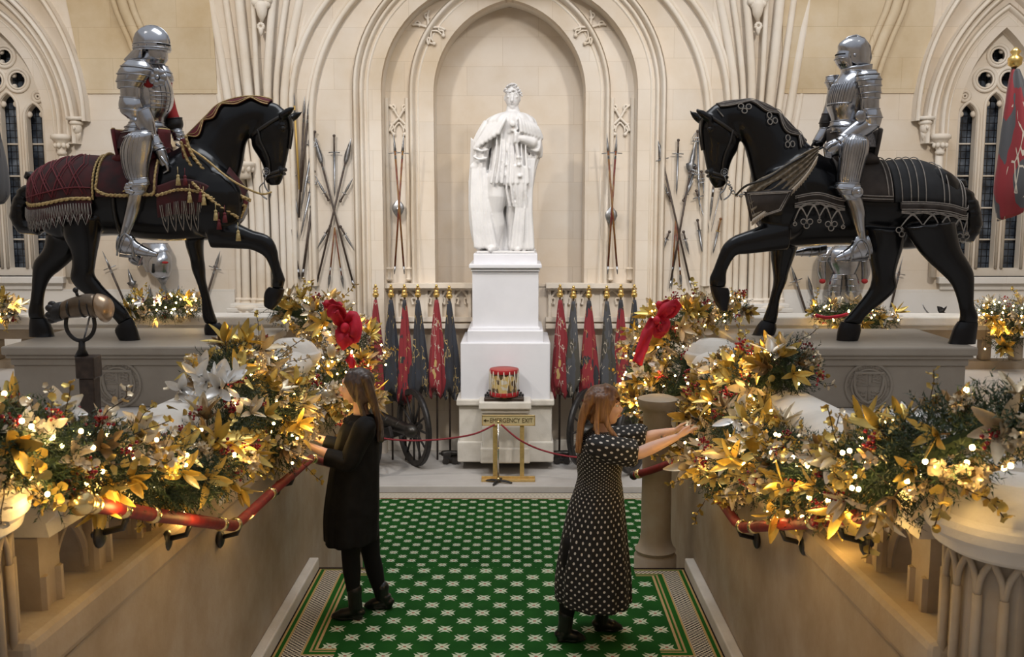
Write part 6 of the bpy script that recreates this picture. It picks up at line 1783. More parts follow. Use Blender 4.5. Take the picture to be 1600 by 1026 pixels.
g.build('curled_hair',M_marble,st)
g=G(); b0=P(742,392,YS-.4); b1=P(838,392,YS-.4); g.box(b0.x+.02,b1.x-.02,14.34,15.06,P(790,396,14.33).z+.001,P(790,396,14.33).z+.035); g.build('base_slab',M_marble,st,smooth=False,bevel=.01)
# ============================================================ flags, drum, sign, rope, cannons, weapons
zP=zPl
# ---------------- flags
def flagmat(name,c1,c2,c3,th=.55,seed=0,sc=3.0):
    m,nt,b=newmat(name); b.inputs['Roughness'].default_value=.7; b.inputs['Sheen Weight'].default_value=.15
    mp=nt.nodes.new('ShaderNodeMapping'); mp.inputs['Location'].default_value=(seed*3.1,seed*1.7,seed); mp.inputs['Scale'].default_value=(3.2,3.2,1); nt.links.new(coords(nt,'obj'),mp.inputs[0])
    n=nd(nt,'ShaderNodeTexNoise',Scale=sc,Detail=2.0); nt.links.new(mp.outputs[0],n.inputs['Vector'])
    col=mix(nt,mth(nt,'GREATER_THAN',n.outputs['Fac'],th),c1,c2)
    v=nd(nt,'ShaderNodeTexVoronoi',Scale=sc*2.4); v.feature='DISTANCE_TO_EDGE'; nt.links.new(mp.outputs[0],v.inputs['Vector'])
    n3=nd(nt,'ShaderNodeTexNoise',Scale=sc*1.3,Detail=1.0); nt.links.new(mp.outputs[0],n3.inputs['Vector'])
    k=mth(nt,'MULTIPLY',mth(nt,'LESS_THAN',v.outputs[0],.035),mth(nt,'GREATER_THAN',n3.outputs['Fac'],.57))
    col=mix(nt,k,col,c3); nt.links.new(col,b.inputs['Base Color']); return m
CR=(.22,.013,.020); DK=(.022,.022,.028); SL=(.06,.062,.07); NV=(.022,.026,.038); GO=(.45,.32,.12); CRM=(.50,.44,.36); OL=(.05,.045,.035)
FM=[flagmat('silk_crimson',CR,(.20,.015,.025),CRM,.6,1),flagmat('silk_black_navy',DK,NV,GO,.5,2),flagmat('silk_crimson_dark',CR,DK,GO,.55,3),flagmat('silk_slate',SL,OL,CRM,.5,4),flagmat('silk_crimson_gold',CR,GO,CRM,.66,5)]
def flag(px_,top,bot,w,mat,label,tilt=0,X_=None):
    Yf=14.55; base=P(px_,612,Yf); foot=V((base.x,14.62,zP))
    t=thing('flag',label,'flag',foot,group='regimental colours along the back wall')
    fin=P(px_+tilt,top,Yf+.1)
    g=G(); g.tube([foot,fin],.016,8); g.build('pole',M_wood,t)
    g=G(); g.lathe([(.01,-.03),(.045,-.01),(.05,.03),(.03,.05),(.042,.07),(.012,.10)],fin,12); g.tube([fin+V((-.035,0,.10)),fin+V((0,0,.14)),fin+V((.035,0,.10))],.014,6); g.ell(fin+V((0,0,.15)),(.022,.02,.03),8,6); g.build('gilt_finial',M_gold,t)
    rnd=random.Random(int(px_)); rows=[]; n=40; m=26; zt=fin.z-.06; zb=P(px_,bot,Yf).z; nf=rnd.randint(4,6); ph=rnd.uniform(0,6); lean=rnd.uniform(-.03,.04)
    for i in range(m+1):
        u=i/m; r=.022+(w*S*.5-.02)*(u**.85)*(1 if u<.9 else 1-.35*(u-.9)/.1); c=fin.lerp(V((foot.x,foot.y,zb)),0)+V((0,0,0))
        c=V((fin.x+(foot.x-fin.x)*(fin.z-(zt+(zb-zt)*u))/(fin.z-foot.z)+lean*u,fin.y-.03-.05*u,zt+(zb-zt)*u))
        row=[]
        for k in range(n):
            a=2*pi*k/n; q=r*(1+.24*sin(nf*a+ph+u*1.5)+.08*sin(11*a+ph)); zz=(.10*sin(3*a+ph)*u**3)
            row.append(c+V((q*cos(a),q*.55*sin(a),zz)))
        rows.append(row)
    g=G(); g.rings(rows); g.build('furled_silk',mat,t)
    return t
flag(587,462,622,28,FM[0],'crimson furled flag leftmost of the left six by the garland')
flag(611,462,618,30,FM[1],'black and navy furled flag, second of the left six from the garland')
flag(632,462,624,26,FM[2],'crimson furled flag with dark folds, third of the left six from the garland')
flag(653,462,612,28,FM[1],'black furled flag, fourth of the left six, behind the big cannon wheel')
flag(682,462,614,28,FM[4],'crimson and gold furled flag beside the dark flag nearest the pedestal on its left')
flag(702,464,616,28,FM[1],'dark navy furled flag nearest the pedestal on its left')
flag(875,462,614,30,FM[4],'crimson and gold furled flag nearest the pedestal on its right')
flag(896,464,612,28,FM[3],'slate grey furled flag, second from the pedestal on its right')
flag(920,463,618,30,FM[2],'crimson and dark furled flag, third from the pedestal on its right')
flag(948,464,622,26,FM[3],'dark slate furled flag, fourth from the pedestal on its right')
flag(970,462,610,26,FM[2],'crimson and white furled flag, fifth from the pedestal on its right')
flag(991,462,600,22,FM[1],'dark furled flag farthest from the pedestal on its right, by the garland')
# big colours hanging from poles at the picture edges
def hang(name,label,secs,mat,pole,fin,Y,folds=5):
    t=thing(name,label,'flag',P(*secs[-1][0],Y))
    a_=P(*pole[0],Y); b_=P(*pole[1],Y); g=G(); g.tube([a_,a_+(b_-a_)*((a_.z-zG-.002)/(a_.z-b_.z))],.022,8); g.build('pole',M_wood,t)
    if fin: 
        c=P(*fin,Y); g=G(); g.lathe([(.02,-.06),(.06,-.03),(.065,.03),(.03,.06),(.05,.09),(.01,.13)],c,12); g.build('gilt_finial',M_gold,t)
    L=Loft([(a,b,w) for a,b,w in secs],Y); rows=[]; n=48;m=26
    for i in range(m+1):
        u=i/m; a,b,w=L.at(u); c=(a+b)/2; h=(a-b)/2
        rows.append([c+h*cos(2*pi*k/n)*(1+.06*sin(folds*2*pi*k/n+u*3))+V((0,-w*sin(2*pi*k/n)*(1+.22*sin(folds*2*pi*k/n+u*3)),0)) for k in range(n)])
    g=G(); g.rings(rows); g.build('furled_silk',mat,t)
hang('flag','large crimson and slate colour hanging at the right edge of the picture',[((1581,108),(1592,108),.04),((1575,140),(1602,140),.09),((1568,190),(1615,190),.13),((1562,250),(1630,250),.16),((1557,300),(1640,290),.17),((1562,345),(1650,300),.12)],flagmat('silk_big',SL,CR,CRM,.52,7,1.6),[(1583,100),(1600,200),(1625,330)],(1586,96),9.2)
hang('flag','dark colour hanging at the left edge of the picture beside the black horse',[((-30,150),(-10,160),.05),((-40,200),(-2,210),.10),((-50,250),(8,258),.13),((-60,300),(12,300),.13),((-60,330),(4,318),.08)],flagmat('silk_dark_big',SL,DK,NV,.5,8,2),[(-15,130),(-20,320)],None,9.2)
# ---------------- drum
yd=14.02; c=P(788,621,yd)
dz=PZ(628,13.62)
t=thing('regimental_drum','red rimmed painted drum on a dark stepped stand before the pedestal','drum',(c.x,yd-.06,dz))
yd=13.98; k=yd/F; dr_=22.5*k
z0=dz+.002
g=G(); g.box(c.x-31*k,c.x+31*k,yd-.32,yd+.03,z0,z0+.05); g.build('stand',M_wood,t,smooth=False,bevel=.01)
for r_ in range(3):
    for e in (-1,1):
        g=G()
        for j in range(2 if r_<2 else 1): g.ell((c.x+e*(29-4*j-3*r_)*k,yd-.20,z0+.07+.035*r_),.018,8,6)
        g.build('stand_ball_row',M_iron,t)
cy=yd-.175; rz=PZ(601,yd)-0; zt=PZ(571,yd); zb=z0+.055
drm,nt,b_=newmat('painted_drum_shell'); cc=coords(nt,'obj'); n=nd(nt,'ShaderNodeTexVoronoi',Scale=16.0); nt.links.new(cc,n.inputs['Vector']); r_=ramp(nt,[(0,(.55,.40,.16)),(.25,(.10,.06,.03)),(.5,(.45,.30,.10)),(.75,(.55,.50,.42))],'CONSTANT'); sxx=nt.nodes.new('ShaderNodeSeparateColor'); nt.links.new(n.outputs['Color'],sxx.inputs[0]); nt.links.new(sxx.outputs[0],r_.inputs[0]); nt.links.new(r_.outputs[0],b_.inputs['Base Color']); b_.inputs['Roughness'].default_value=.35
g=G(); g.lathe([(dr_*.93,zb),(dr_*.93,zt-.02)],(c.x,cy,0),32); g.build('shell',drm,t,auto=40)
M_dr=simple('red_drum_rim',(.35,.015,.02),.35)
for za in (zb+.01,zt-.075): g=G(); g.lathe([(dr_,za),(dr_*1.02,za+.01),(dr_*1.02,za+.05),(dr_,za+.06)],(c.x,cy,0),32); g.build('rim_hoop',M_dr,t,auto=40)
g=G(); g.lathe([(dr_*.97,zt-.03),(dr_*.95,zt-.012),(.01,zt-.01)],(c.x,cy,0),32); g.build('drum_skin',simple('drum_skin',(.35,.06,.05),.6),t)
for k_ in range(16):
    a=2*pi*k_/16; g=G(); p=lambda a,z:V((c.x+dr_*1.04*cos(a),cy+dr_*1.04*sin(a),z))
    g.tube([p(a,zt-.03),p(a+pi/16,zb+.03),p(a+pi/8,zt-.03)],.004,4); g.build('tension_cord',simple('cream_cord',(.6,.55,.45),.7) if k_==0 else bpy.data.materials['cream_cord'],t)
# ---------------- emergency exit sign
Ys=13.50; zs_=zP
t=thing('exit_sign','gilt framed emergency exit sign with two posts before the statue','sign',(PX(794,Ys),Ys,zs_))
M_sgn=simple('satin_gilt_sign',(.62,.42,.16),.38,.55,var=.12,scale=20)
k=Ys/F; X0=PX(794,Ys)
g=G(); g.box(PX(751,Ys),PX(837,Ys),Ys-.10,Ys+.10,zs_,zs_+.035); g.box(PX(751,Ys),PX(837,Ys),Ys-.02,Ys+.02,zs_+.03,zs_+.06); g.build('base_plate',M_sgn,t,smooth=False,bevel=.006)
for q in (773,816): g=G(); g.box(PX(q-3.5,Ys),PX(q+3.5,Ys),Ys-.018,Ys+.018,zs_+.035,PZ(660,Ys)); g.build('post',M_sgn,t,smooth=False,bevel=.004)
za,zb_=PZ(664,Ys),PZ(648,Ys)
g=G(); g.box(PX(752,Ys),PX(837,Ys),Ys-.03,Ys+.012,za,zb_); pn=g.build('sign_board',simple('pale_brass_board',(.74,.60,.34),.3,.35),t,smooth=False,bevel=.003)
g=G(); x0,x1=PX(752,Ys),PX(837,Ys)
for (a,b,c_,d) in ((x0,x1,za,za+.012),(x0,x1,zb_-.012,zb_),(x0,x0+.012,za,zb_),(x1-.012,x1,za,zb_)): g.box(a,b,Ys-.036,Ys-.029,c_,d)
g.build('sign_frame',M_sgn,t,smooth=False)
def text_mesh(body,size,mat,parent,loc,width=None,name='lettering',ext=.002):
    cu=bpy.data.curves.new('tmp','FONT'); cu.body=body; cu.size=size; cu.extrude=ext; cu.align_x='CENTER'; cu.align_y='CENTER'
    o=bpy.data.objects.new('tmp',cu); COL.objects.link(o); me=evalmesh(o); bpy.data.objects.remove(o)
    xs=[v.co.x for v in me.vertices]; sx_=1 if not width else width/(max(xs)-min(xs)); cxm=(max(xs)+min(xs))/2
    vs=[(loc[0]+(v.co.x-cxm)*sx_,loc[1]-v.co.z,loc[2]+v.co.y) for v in me.vertices]; fs=[tuple(p.vertices) for p in me.polygons]
    return mesh_obj(name,vs,fs,mat,parent,smooth=False)
M_let=simple('dark_engraved_letters',(.10,.065,.025),.5)
text_mesh('EMERGENCY EXIT',.092,M_let,t,(PX(799,Ys),Ys-.034,(za+zb_)/2),width=(PX(833,Ys)-PX(765,Ys)))
g=G(); zc=(za+zb_)/2; xa=PX(755.5,Ys); g.box(xa,xa+.07,Ys-.036,Ys-.03,zc-.006,zc+.006); g.add([(xa-.008,Ys-.036,zc),(xa+.028,Ys-.036,zc+.026),(xa+.028,Ys-.036,zc-.026),(xa-.008,Ys-.03,zc),(xa+.028,Ys-.03,zc+.026),(xa+.028,Ys-.03,zc-.026)],[(0,1,2),(5,4,3),(0,3,4,1),(1,4,5,2),(2,5,3,0)]); g.build('arrow',M_let,t,smooth=False)
# ---------------- rope and stand
Yr=13.36; t=thing('rope_stanchion','slim chrome rope stand on a black cross foot in front of the exit sign','stanchion',(PX(779,Yr),Yr,zP))
xr=PX(778,Yr)
g=G(); g.tube([(xr,Yr,zP+.03),(xr,Yr,PZ(662,Yr))],.012,10); g.build('pole',simple('chrome',(.6,.58,.55),.15,1),t)
for a in (.35,1.9,3.5,5.0):
    g=G(); g.tube([(xr,Yr,zP+.04),(xr+.10*cos(a),Yr-.10*sin(a)*.8,zP+.035),(xr+.20*cos(a),Yr-.16*sin(a),zP+.018)],[.022,.026,.016],8,round_=True,flat=.7); g.build('foot',M_iron,t)
g=G(); g.tube([(xr,Yr,zP+.03),(xr,Yr,zP+.08)],[.03,.018],10); g.ell((xr,Yr,PZ(700,Yr)),.017,8,6); g.ell((xr,Yr,PZ(659,Yr)),.022,10,8); g.build('collar',M_brass,t)
M_rope=simple('crimson_rope',(.22,.012,.02),.7,0,var=.3,scale=60)
def rope(label,pts):
    g=G(); g.tube(curve_pts([P(*q) for q in pts],30),.013,8); tag(g.build('barrier_rope',M_rope),label,'rope')
rope('crimson barrier rope sagging from the chrome stand to the left past the cannon',[(773,663,13.35),(740,678,13.3),(690,686,13.35),(640,688,13.3),(596,684,13.2),(560,672,13.1)])
rope('crimson barrier rope sagging from the chrome stand to the right behind the fair-haired woman',[(783,663,13.35),(812,687,13.3),(850,704,13.35),(900,714,13.3),(950,712,13.2),(985,700,13.1)])
# ---------------- cannons
M_cw=simple('weathered_dark_carriage',(.035,.030,.028),.55,.2,var=.35,scale=12)
M_bronze=simple('old_gun_bronze',(.055,.05,.045),.35,.8,var=.3,scale=10)
def wheel(t,c,R,yaw,n=12,name='spoked_wheel'):
    M=Matrix.Translation(c)@Matrix.Rotation(yaw,4,'Z')   # wheel plane = local XZ
    g=G(); g.rings([[M@V(((R+dr)*cos(2*pi*k/40),dy,(R+dr)*sin(2*pi*k/40))) for dr,dy in ((0,-.035),(0,.035),(-.07,.035),(-.07,-.035))] for k in range(40)],close=True,cap=False)
    w=g.build(name,M_cw,t,auto=40)
    for k in range(n):
        a=2*pi*k/n; g=G(); g.tube([M@V((.06*cos(a),0,.06*sin(a))),M@V(((R-.05)*cos(a),0,(R-.05)*sin(a)))],[.022,.015],8); g.build('spoke',M_cw,w)
    g=G(); g.tube([M@V((0,-.13,0)),M@V((0,-.06,0)),M@V((0,.06,0)),M@V((0,.13,0))],[.045,.075,.075,.045],14); g.build('hub',M_cw,w)
    g=G(); g.rings([[M@V(((R+dr)*cos(2*pi*k/40),dy,(R+dr)*sin(2*pi*k/40))) for dr,dy in ((.012,-.03),(.012,.03),(0.001,.03),(0.001,-.03))] for k in range(40)],close=True,cap=False); g.build('iron_tyre',M_iron,w)
def cannon(s):
    R=.58; zc=zP+R+.012
    lab='old bronze field gun on large spoked wheels %s'%('left of the pedestal behind the dark-haired woman' if s<0 else 'right of the pedestal behind the fair-haired woman')
    cx=PX(643,14.3) if s<0 else PX(918,14.3)
    t=thing('field_cannon',lab,'cannon',(cx,14.1,zP))
    n_=V((s*.87,-.5,0)).normalized(); yaw=atan2(-n_.x,n_.y)
    wheel(t,V((cx,14.3,zc)),R,yaw)
    c2=V((cx,14.3,zc))+n_*.78
    wheel(t,c2,R,yaw)
    mid=(V((cx,14.3,zc))+c2)/2
    g=G(); g.tube([V((cx,14.3,zc)),c2],.04,8); g.build('axle',M_cw,t)
    f=V((-s*.75,-.66,0)).normalized()
    a=mid-f*.45+V((0,0,.16)); b=mid+f*.50+V((0,0,.06))
    g=G(); g.tube([a,a.lerp(b,.15),a.lerp(b,.5),a.lerp(b,.9),a.lerp(b,.94),b],[.13,.125,.105,.085,.11,.10],18,round_=True)
    for u in (.2,.45,.7): g.tube([a.lerp(b,u),a.lerp(b,u+.02)],[.13-.05*u,.13-.05*u],18)
    g.build('barrel',M_bronze,t)
    g=G(); g.tube([b+f*.004,b+f*.006],.055,14); g.build('bore',M_slit,t)
    for e in (-1,1):
        q=V((-f.y,f.x,0))*.13*e; g=G(); g.beam(mid+q+f*.18+V((0,0,.03)),mid+q-f*.95+V((0,0,-.40)),.06,.16); g.build('carriage_cheek',M_cw,t,smooth=False,bevel=.01)
cannon(-1); cannon(1)
def smallgun(pxc,lab,s):
    c=PF(pxc,723,zP); t=thing('model_cannon',lab,'cannon',(c.x,c.y,zP))
    g=G(); g.box(c.x-.12,c.x+.10,c.y-.07,c.y+.07,zP+.05,zP+.10); g.box(c.x-.12,c.x+.0,c.y-.06,c.y-.04,zP+.09,zP+.17); g.box(c.x-.12,c.x+.0,c.y+.04,c.y+.06,zP+.09,zP+.17)
    g.build('carriage',M_cw,t,smooth=False,bevel=.008)
    for e in (-1,1):
        for q in (-.08,.07): g=G(); g.tube([(c.x+q,c.y+e*.075,zP+.05),(c.x+q,c.y+e*.10,zP+.05)],.05,14); g.build('truck_wheel',M_cw,t,auto=40)
    a=V((c.x-s*.12,c.y,zP+.15)); b=V((c.x+s*.22,c.y-.03,zP+.17))
    g=G(); g.tube([a,a.lerp(b,.2),a.lerp(b,.85),a.lerp(b,.9),b],[.045,.05,.032,.042,.038],14,round_=True); g.ell(a-V((s*.05,0,0)),.02,8,6); g.build('barrel',M_bronze,t)
smallgun(705,'small black model cannon on the stone floor left of the pedestal',1)
smallgun(878,'small black model cannon on the stone floor right of the pedestal',-1)
# ---------------- swivel gun beside the left balustrade
Yg=5.9
t=thing('swivel_gun','bronze swivel gun in a forked iron yoke on a dark post before the left plinth','swivel gun',(PX(128,Yg),Yg,zG))
g=G(); x=PX(129,Yg); k=Yg/F
g.box(x-15*k,x+15*k,Yg-.06,Yg+.06,PZ(590,Yg),PZ(556,Yg)); g.box(x-12*k,x+12*k,Yg-.048,Yg+.048,zG+.001,PZ(590,Yg)); g.box(x-.12,x+.12,Yg-.12,Yg+.12,zG+.001,zG+.04); g.build('post',M_wood,t,smooth=False,bevel=.008)
g=G(); g.tube([P(128,557,Yg),P(128,545,Yg),P(128,532,Yg)],[.045,.022,.018],12)
pts=[P(a,b,Yg) for a,b in ((104,496),(103,508),(107,520),(116,529),(126,532),(137,529),(145,520),(148,508),(146,494))]
g.tube(curve_pts(pts,20),.013,8); g.build('yoke',M_iron,t)
g=G(); g.tube([P(131,530,Yg+.02),P(141,492,Yg+.02)],.006,6); g.build('steel_pin',M_steel2,t)
M_sw=simple('brown_gun_bronze',(.16,.12,.085),.32,.85,var=.3,scale=9)
g=G(); Loft([((150,463),(154,494),.06),((146,459),(149,497),.065),((132,459),(138,494),.062),((118,463),(124,496),.058),((104,468),(108,497),.052),((94,473),(96,500),.048)],Yg).into(g,24); g.build('barrel',M_sw,t,auto=50)
g=G(); Loft([((152,458),(156,496),.075),((160,460),(163,503),.085),((169,465),(170,502),.075),((174,472),(174,494),.05)],Yg).into(g,24); g.build('flared_breech',simple('worn_brass_cup',(.42,.30,.20),.3,.8),t)
g=G(); Loft([((98,471),(99,500),.055),((90,472),(92,502),.062),((84,474),(86,503),.06),((80,476),(80,501),.05)],Yg).into(g,20)
for k_ in range(7): a=k_*2*pi/7; q=P(82,488,Yg); g.ell(q+V((0,.045*sin(a),.05*cos(a))),(.028,.022,.022),8,6)
g.build('muzzle',M_iron,t)
g=G(); g.tube([P(121,462,Yg),P(119,455,Yg)],.01,8); g.ell(P(118,453,Yg),.018,8,6)
for q in (108,128,140): L_=Loft([((q,461 if q>120 else 468),(q+4,496),.066),((q+2,461 if q>120 else 467),(q+6,496),.066)],Yg); g.rings([L_.ring(0,20),L_.ring(.5,20),L_.ring(.999,20)])
g.build('bands',M_iron,t)
# ---------------- weapons on the back wall
YWp=14.93
def TW(t,pa,pb,Y=YWp): return P(pa[0],pa[1],Y),P(pb[0],pb[1],Y)
M_shaft=simple('dark_spear_shaft',(.06,.04,.03),.5,0,var=.3,scale=20)
M_gsh=simple('gilded_shaft',(.55,.36,.10),.4,.3)
M_rsh=simple('red_and_gold_shaft',(.12,.012,.012),.5,0,scale=9,col2=(.22,.12,.025))
def blade(g,a,b,w,th=.008,kind='leaf'):
    """flat blade from a (base) to b (point)"""
    d=(b-a); L=d.length; d.normalize(); s_=d.cross(V((0,1,0))).normalized(); y=V((0,1,0))
    prof={'leaf':[(0,.35),(.15,.8),(.35,1),(.7,.6),(1,.02)],'spike':[(0,1),(.3,.8),(1,.03)],'sword':[(0,1),(.85,.75),(1,.03)],'partisan':[(0,.5),(.08,1.8),(.13,.8),(.3,1),(.7,.6),(1,.02)],'axe':[(0,.5),(.1,1.6),(.25,2.2),(.3,1.0),(.6,.8),(1,.03)]}[kind]
    g.rings([[a+d*L*u+s_*w*q,a+d*L*u-y*th,a+d*L*u-s_*w*q,a+d*L*u+y*th] for u,q in prof])
def polearm(pa,pb,label,kind='leaf',bl=42,w=.042,shaft=None,cat='spear',name='spear',r=.016,butt=True,group=None):
    """pa: point px, pb: butt px"""
    A,B=TW(None,pa,pb); t=thing(name,label,cat,B,group=group); L=(A-B).length; d=(A-B).normalized(); blm=bl*S; base=A-d*blm
    g=G(); g.tube([B,base+d*.03],r,8); g.build('shaft',shaft or M_shaft,t)
    g=G(); blade(g,base,A,w,kind=kind); g.tube([base-d*.09,base+d*.02],[r*1.1,r*.9],8)
    if kind=='spike' or kind=='partisan': s_=d.cross(V((0,1,0))).normalized(); g.tube([base-s_*.10,base+s_*.10],.008,6)
    g.build('blade',M_steel2,t)
    if butt: g=G(); g.tube([B-d*.10,B+d*.02],[.006,r*1.15],8); g.build('butt_spike',M_steel2,t)
    return t
def sword(ph,pt,label,kind='sword',w=.018,hilt='cross',name='sword',cat='sword',gm=None,handle=None,hf=.17):
    """ph pommel px, pt point px"""
    A,B=TW(None,ph,pt); t=thing(name,label,cat,V((min(A.x,B.x),YWp,min(A.z,B.z)))); d=(B-A); L=d.length; d.normalize(); s_=d.cross(V((0,1,0))).normalized()
    g0=A+d*L*hf
    g=G(); blade(g,g0,B,w,kind=kind); g.build('blade',M_steel2,t)
    g=G(); g.tube([A+d*.02,g0],.014,8); g.ell(A,(.024,.018,.024),8,6); g.build('grip',handle or M_shaft,t)
    g=G()
    if hilt=='cross': g.tube([g0-s_*.085+d*.01,g0,g0+s_*.085+d*.01],.010,6)
    elif hilt=='basket':
        g.tube([g0-s_*.09,g0+s_*.09],.008,6)
        for q in (-1,1): g.tube(curve_pts([g0+s_*.06*q,g0+s_*.075*q-d*.06,g0-d*.13+s_*.02*q],8),.006,5)
        for q in range(3): cc=g0+s_*(.03*(q-1))-d*.02; g.tube([cc+V((.035*cos(w_),-.01,.035*sin(w_))) for w_ in [k*pi/4 for k in range(8)]],.005,5,closed=True)
    else: g.tube([g0-s_*.035,g0+s_*.035],.009,6)
    g.build('guard',gm or M_steel2,t)
    return t
def dagger(ph,pt,label,**k): return sword(ph,pt,label,kind='leaf',w=.020,hilt='small',name='dagger',cat='dagger',hf=.32,**k)
# left panel trophy
polearm((492,215),(551,440),'long leaf-bladed spear falling from upper left to lower right in the left wall trophy')
polearm((549,215),(495,442),'long leaf-bladed spear falling from upper right to lower left in the left wall trophy')
sword((522,212),(523,309),'upright sword with cross guard between the two spear heads of the left trophy',hf=.26)
dagger((513,312),(494,278),'small dagger at the upper left of the left spear trophy'); dagger((532,314),(552,277),'small dagger at the upper right of the left spear trophy')
dagger((516,353),(495,389),'small dagger at the lower left of the left spear trophy'); dagger((532,354),(553,391),'small dagger at the lower right of the left spear trophy')
polearm((513,452),(523,355),'red and gold javelin pointing down left under the left spear crossing',bl=26,w=.022,shaft=M_rsh,r=.012,butt=False,name='javelin')
polearm((537,453),(523,357),'red and gold javelin pointing down right under the left spear crossing',bl=26,w=.022,shaft=M_rsh,r=.012,butt=False,name='javelin')
# right panel trophy
polearm((1028,219),(1078,440),'halberd crossing from upper left to lower right in the right wall trophy',kind='partisan',bl=30,w=.035,name='halberd',cat='halberd')
polearm((1087,220),(1048,440),'broad partisan crossing from upper right to lower left in the right wall trophy',kind='axe',bl=48,w=.040,name='partisan',cat='partisan')
sword((1060,219),(1057,304),'upright sword with cross guard between the pole heads of the right trophy',hf=.24)
dagger((1048,313),(1032,276),'small dagger at the upper left of the right wall trophy'); dagger((1068,313),(1084,280),'dagger at the upper right of the right wall trophy')
dagger((1046,362),(1032,398),'small dagger at the lower left of the right wall trophy'); dagger((1068,362),(1077,398),'small dagger at the lower right of the right wall trophy')
polearm((1049,452),(1056,342),'red and gold javelin pointing straight down under the right crossing',bl=26,w=.022,shaft=M_rsh,r=.013,butt=False,name='javelin')
polearm((1065,452),(1056,344),'red and gold javelin pointing down right under the right crossing',bl=26,w=.022,shaft=M_rsh,r=.013,butt=False,name='javelin')
# niche panels: crossed partisans with an oval boss
YWp=15.20
for s,c0 in ((-1,623),(1,956)):
    sd='left' if s<0 else 'right'
    polearm((c0-8,208),(c0+8,418),'slim partisan leaning right at its foot in the %s niche panel'%sd,kind='spike',bl=30,w=.024,shaft=M_rsh,r=.015,name='partisan',cat='partisan')
    polearm((c0+8,208),(c0-6,418),'slim partisan leaning left at its foot in the %s niche panel'%sd,kind='spike',bl=30,w=.024,shaft=M_rsh,r=.015,name='partisan',cat='partisan')
    g=G(); c=P(c0-1,326 if s<0 else 337,YWp-.03); g.lathe([(.006,-.155),(.03,-.125),(.075,-.06),(.098,.0),(.085,.06),(.045,.11),(.012,.14)],c,24,M=Matrix.Diagonal((1,.35,1))); g.ell(c+V((0,-.035,-.01)),(.03,.02,.04))
    tag(g.build('oval_shield_boss',M_steel2,auto=60),'small oval steel boss where the partisans cross in the %s niche panel'%sd,'shield')
YWp=14.80
# outer cluster beside each clustered shaft (beside the horse heads)
polearm((458,135),(468,296),'tall spear with gilded shaft beside the left horse head',bl=32,w=.018,shaft=M_gsh,butt=False)
polearm((476,150),(467,340),'long slim spear behind the left horse muzzle',bl=30,w=.02,butt=False)
polearm((484,152),(470,300),'long slim spear right of the gilded shaft',bl=30,w=.02,butt=False)
sword((492,206),(470,330),'basket hilted sword at the top right of the left outer trophy',hilt='basket')
sword((491,268),(469,372),'basket hilted sword in the middle right of the left outer trophy',hilt='basket')
sword((452,262),(467,340),'basket hilted sword under the left horse muzzle',hilt='basket')
sword((446,278),(466,374),'slim sword slanting down right in the left outer trophy',hf=.1,hilt='small')
sword((487,293),(471,360),'slim mace headed sword slanting down left in the left outer trophy',hf=.12,hilt='small')
polearm((468,437),(449,316),'long dark musket slanting down right at the bottom of the left outer trophy',bl=8,w=.02,r=.022,butt=False,name='musket',cat='musket')
polearm((472,437),(487,325),'long dark musket slanting down left at the bottom of the left outer trophy',bl=8,w=.02,r=.020,butt=False,name='musket',cat='musket')
sword((486,323),(493,376),'short dark dirk hanging at the right of the left outer trophy',handle=M_iron,hilt='small',w=.014,hf=.3)
sword((1087,262),(1068,314),'basket hilted sword at the left of the right outer trophy',hilt='basket')
sword((1090,205),(1093,330),'long sword with ring pommel by the right horse muzzle',hf=.12,hilt='basket')
sword((1096,268),(1108,362),'basket hilted rapier right of the long ring sword',hilt='basket',w=.01)
sword((1088,298),(1107,364),'slim rapier with small cross guard below the basket hilts on the right',w=.008,hf=.14)
polearm((1109,345),(1115,290),'dark tapered blade under the right horse muzzle',bl=40,w=.02,butt=False,name='blade_weapon',cat='blade')
sword((1128,290),(1111,362),'thin rapier under the right horse chin',w=.008,hf=.08,hilt='small')
sword((1090,344),(1098,396),'flanged mace head club low in the right outer trophy',hf=.3,hilt='small',w=.022,name='mace',cat='mace')
sword((1126,342),(1114,396),'gilt hilted pistol low in the right outer trophy',hf=.35,hilt='small',w=.018,name='pistol',cat='pistol',gm=M_gold,handle=M_rsh)
# half armours and staff weapons seen under the horses
def half_armour(pxc,y0,y1,Y,label):
    t=thing('half_armour',label,'armour',P(pxc,y1,Y)); k=Y/F
    arm_plate(t,'breastplate',[((pxc-14,y0),(pxc+14,y0),.08),((pxc-24,y0+8),(pxc+24,y0+8),.14),((pxc-25,y0+26),(pxc+25,y0+26),.17),((pxc-18,y0+44),(pxc+18,y0+44),.13)],Y)
    for e in (-1,1):
        arm_plate(t,'pauldron',[((pxc+e*20-8,y0+2),(pxc+e*20+8,y0+2),.06),((pxc+e*28-10,y0+12),(pxc+e*28+10,y0+12),.09),((pxc+e*32-8,y0+24),(pxc+e*32+8,y0+24),.08)],Y,lames=3)
        arm_plate(t,'arm_plate',[((pxc+e*34-7,y0+22),(pxc+e*34+7,y0+22),.06),((pxc+e*35-7,y0+40),(pxc+e*35+7,y0+40),.06),((pxc+e*33-5,y0+52),(pxc+e*33+5,y0+52),.05)],Y)
        g=G(); g.ell(P(pxc+e*33,y0+55,Y-.03),(.05,.05,.04),10,8); g.build('red_cuff',M_red,t)
        arm_plate(t,'tasset',[((pxc+e*11-9,y0+44),(pxc+e*11+9,y0+44),.09),((pxc+e*14-11,y0+62),(pxc+e*14+11,y0+62),.10),((pxc+e*15-10,y1),(pxc+e*15+10,y1),.08)],Y,lames=4)
    return t
half_armour(1318,384,462,14.80,'half suit of steel armour hanging on the wall seen under the right horse')
YWp=14.93
t=thing('wall_trophy_helmet','steel helmet and breast armour trophy on the wall seen under the left horse','armour',P(240,465,14.8))
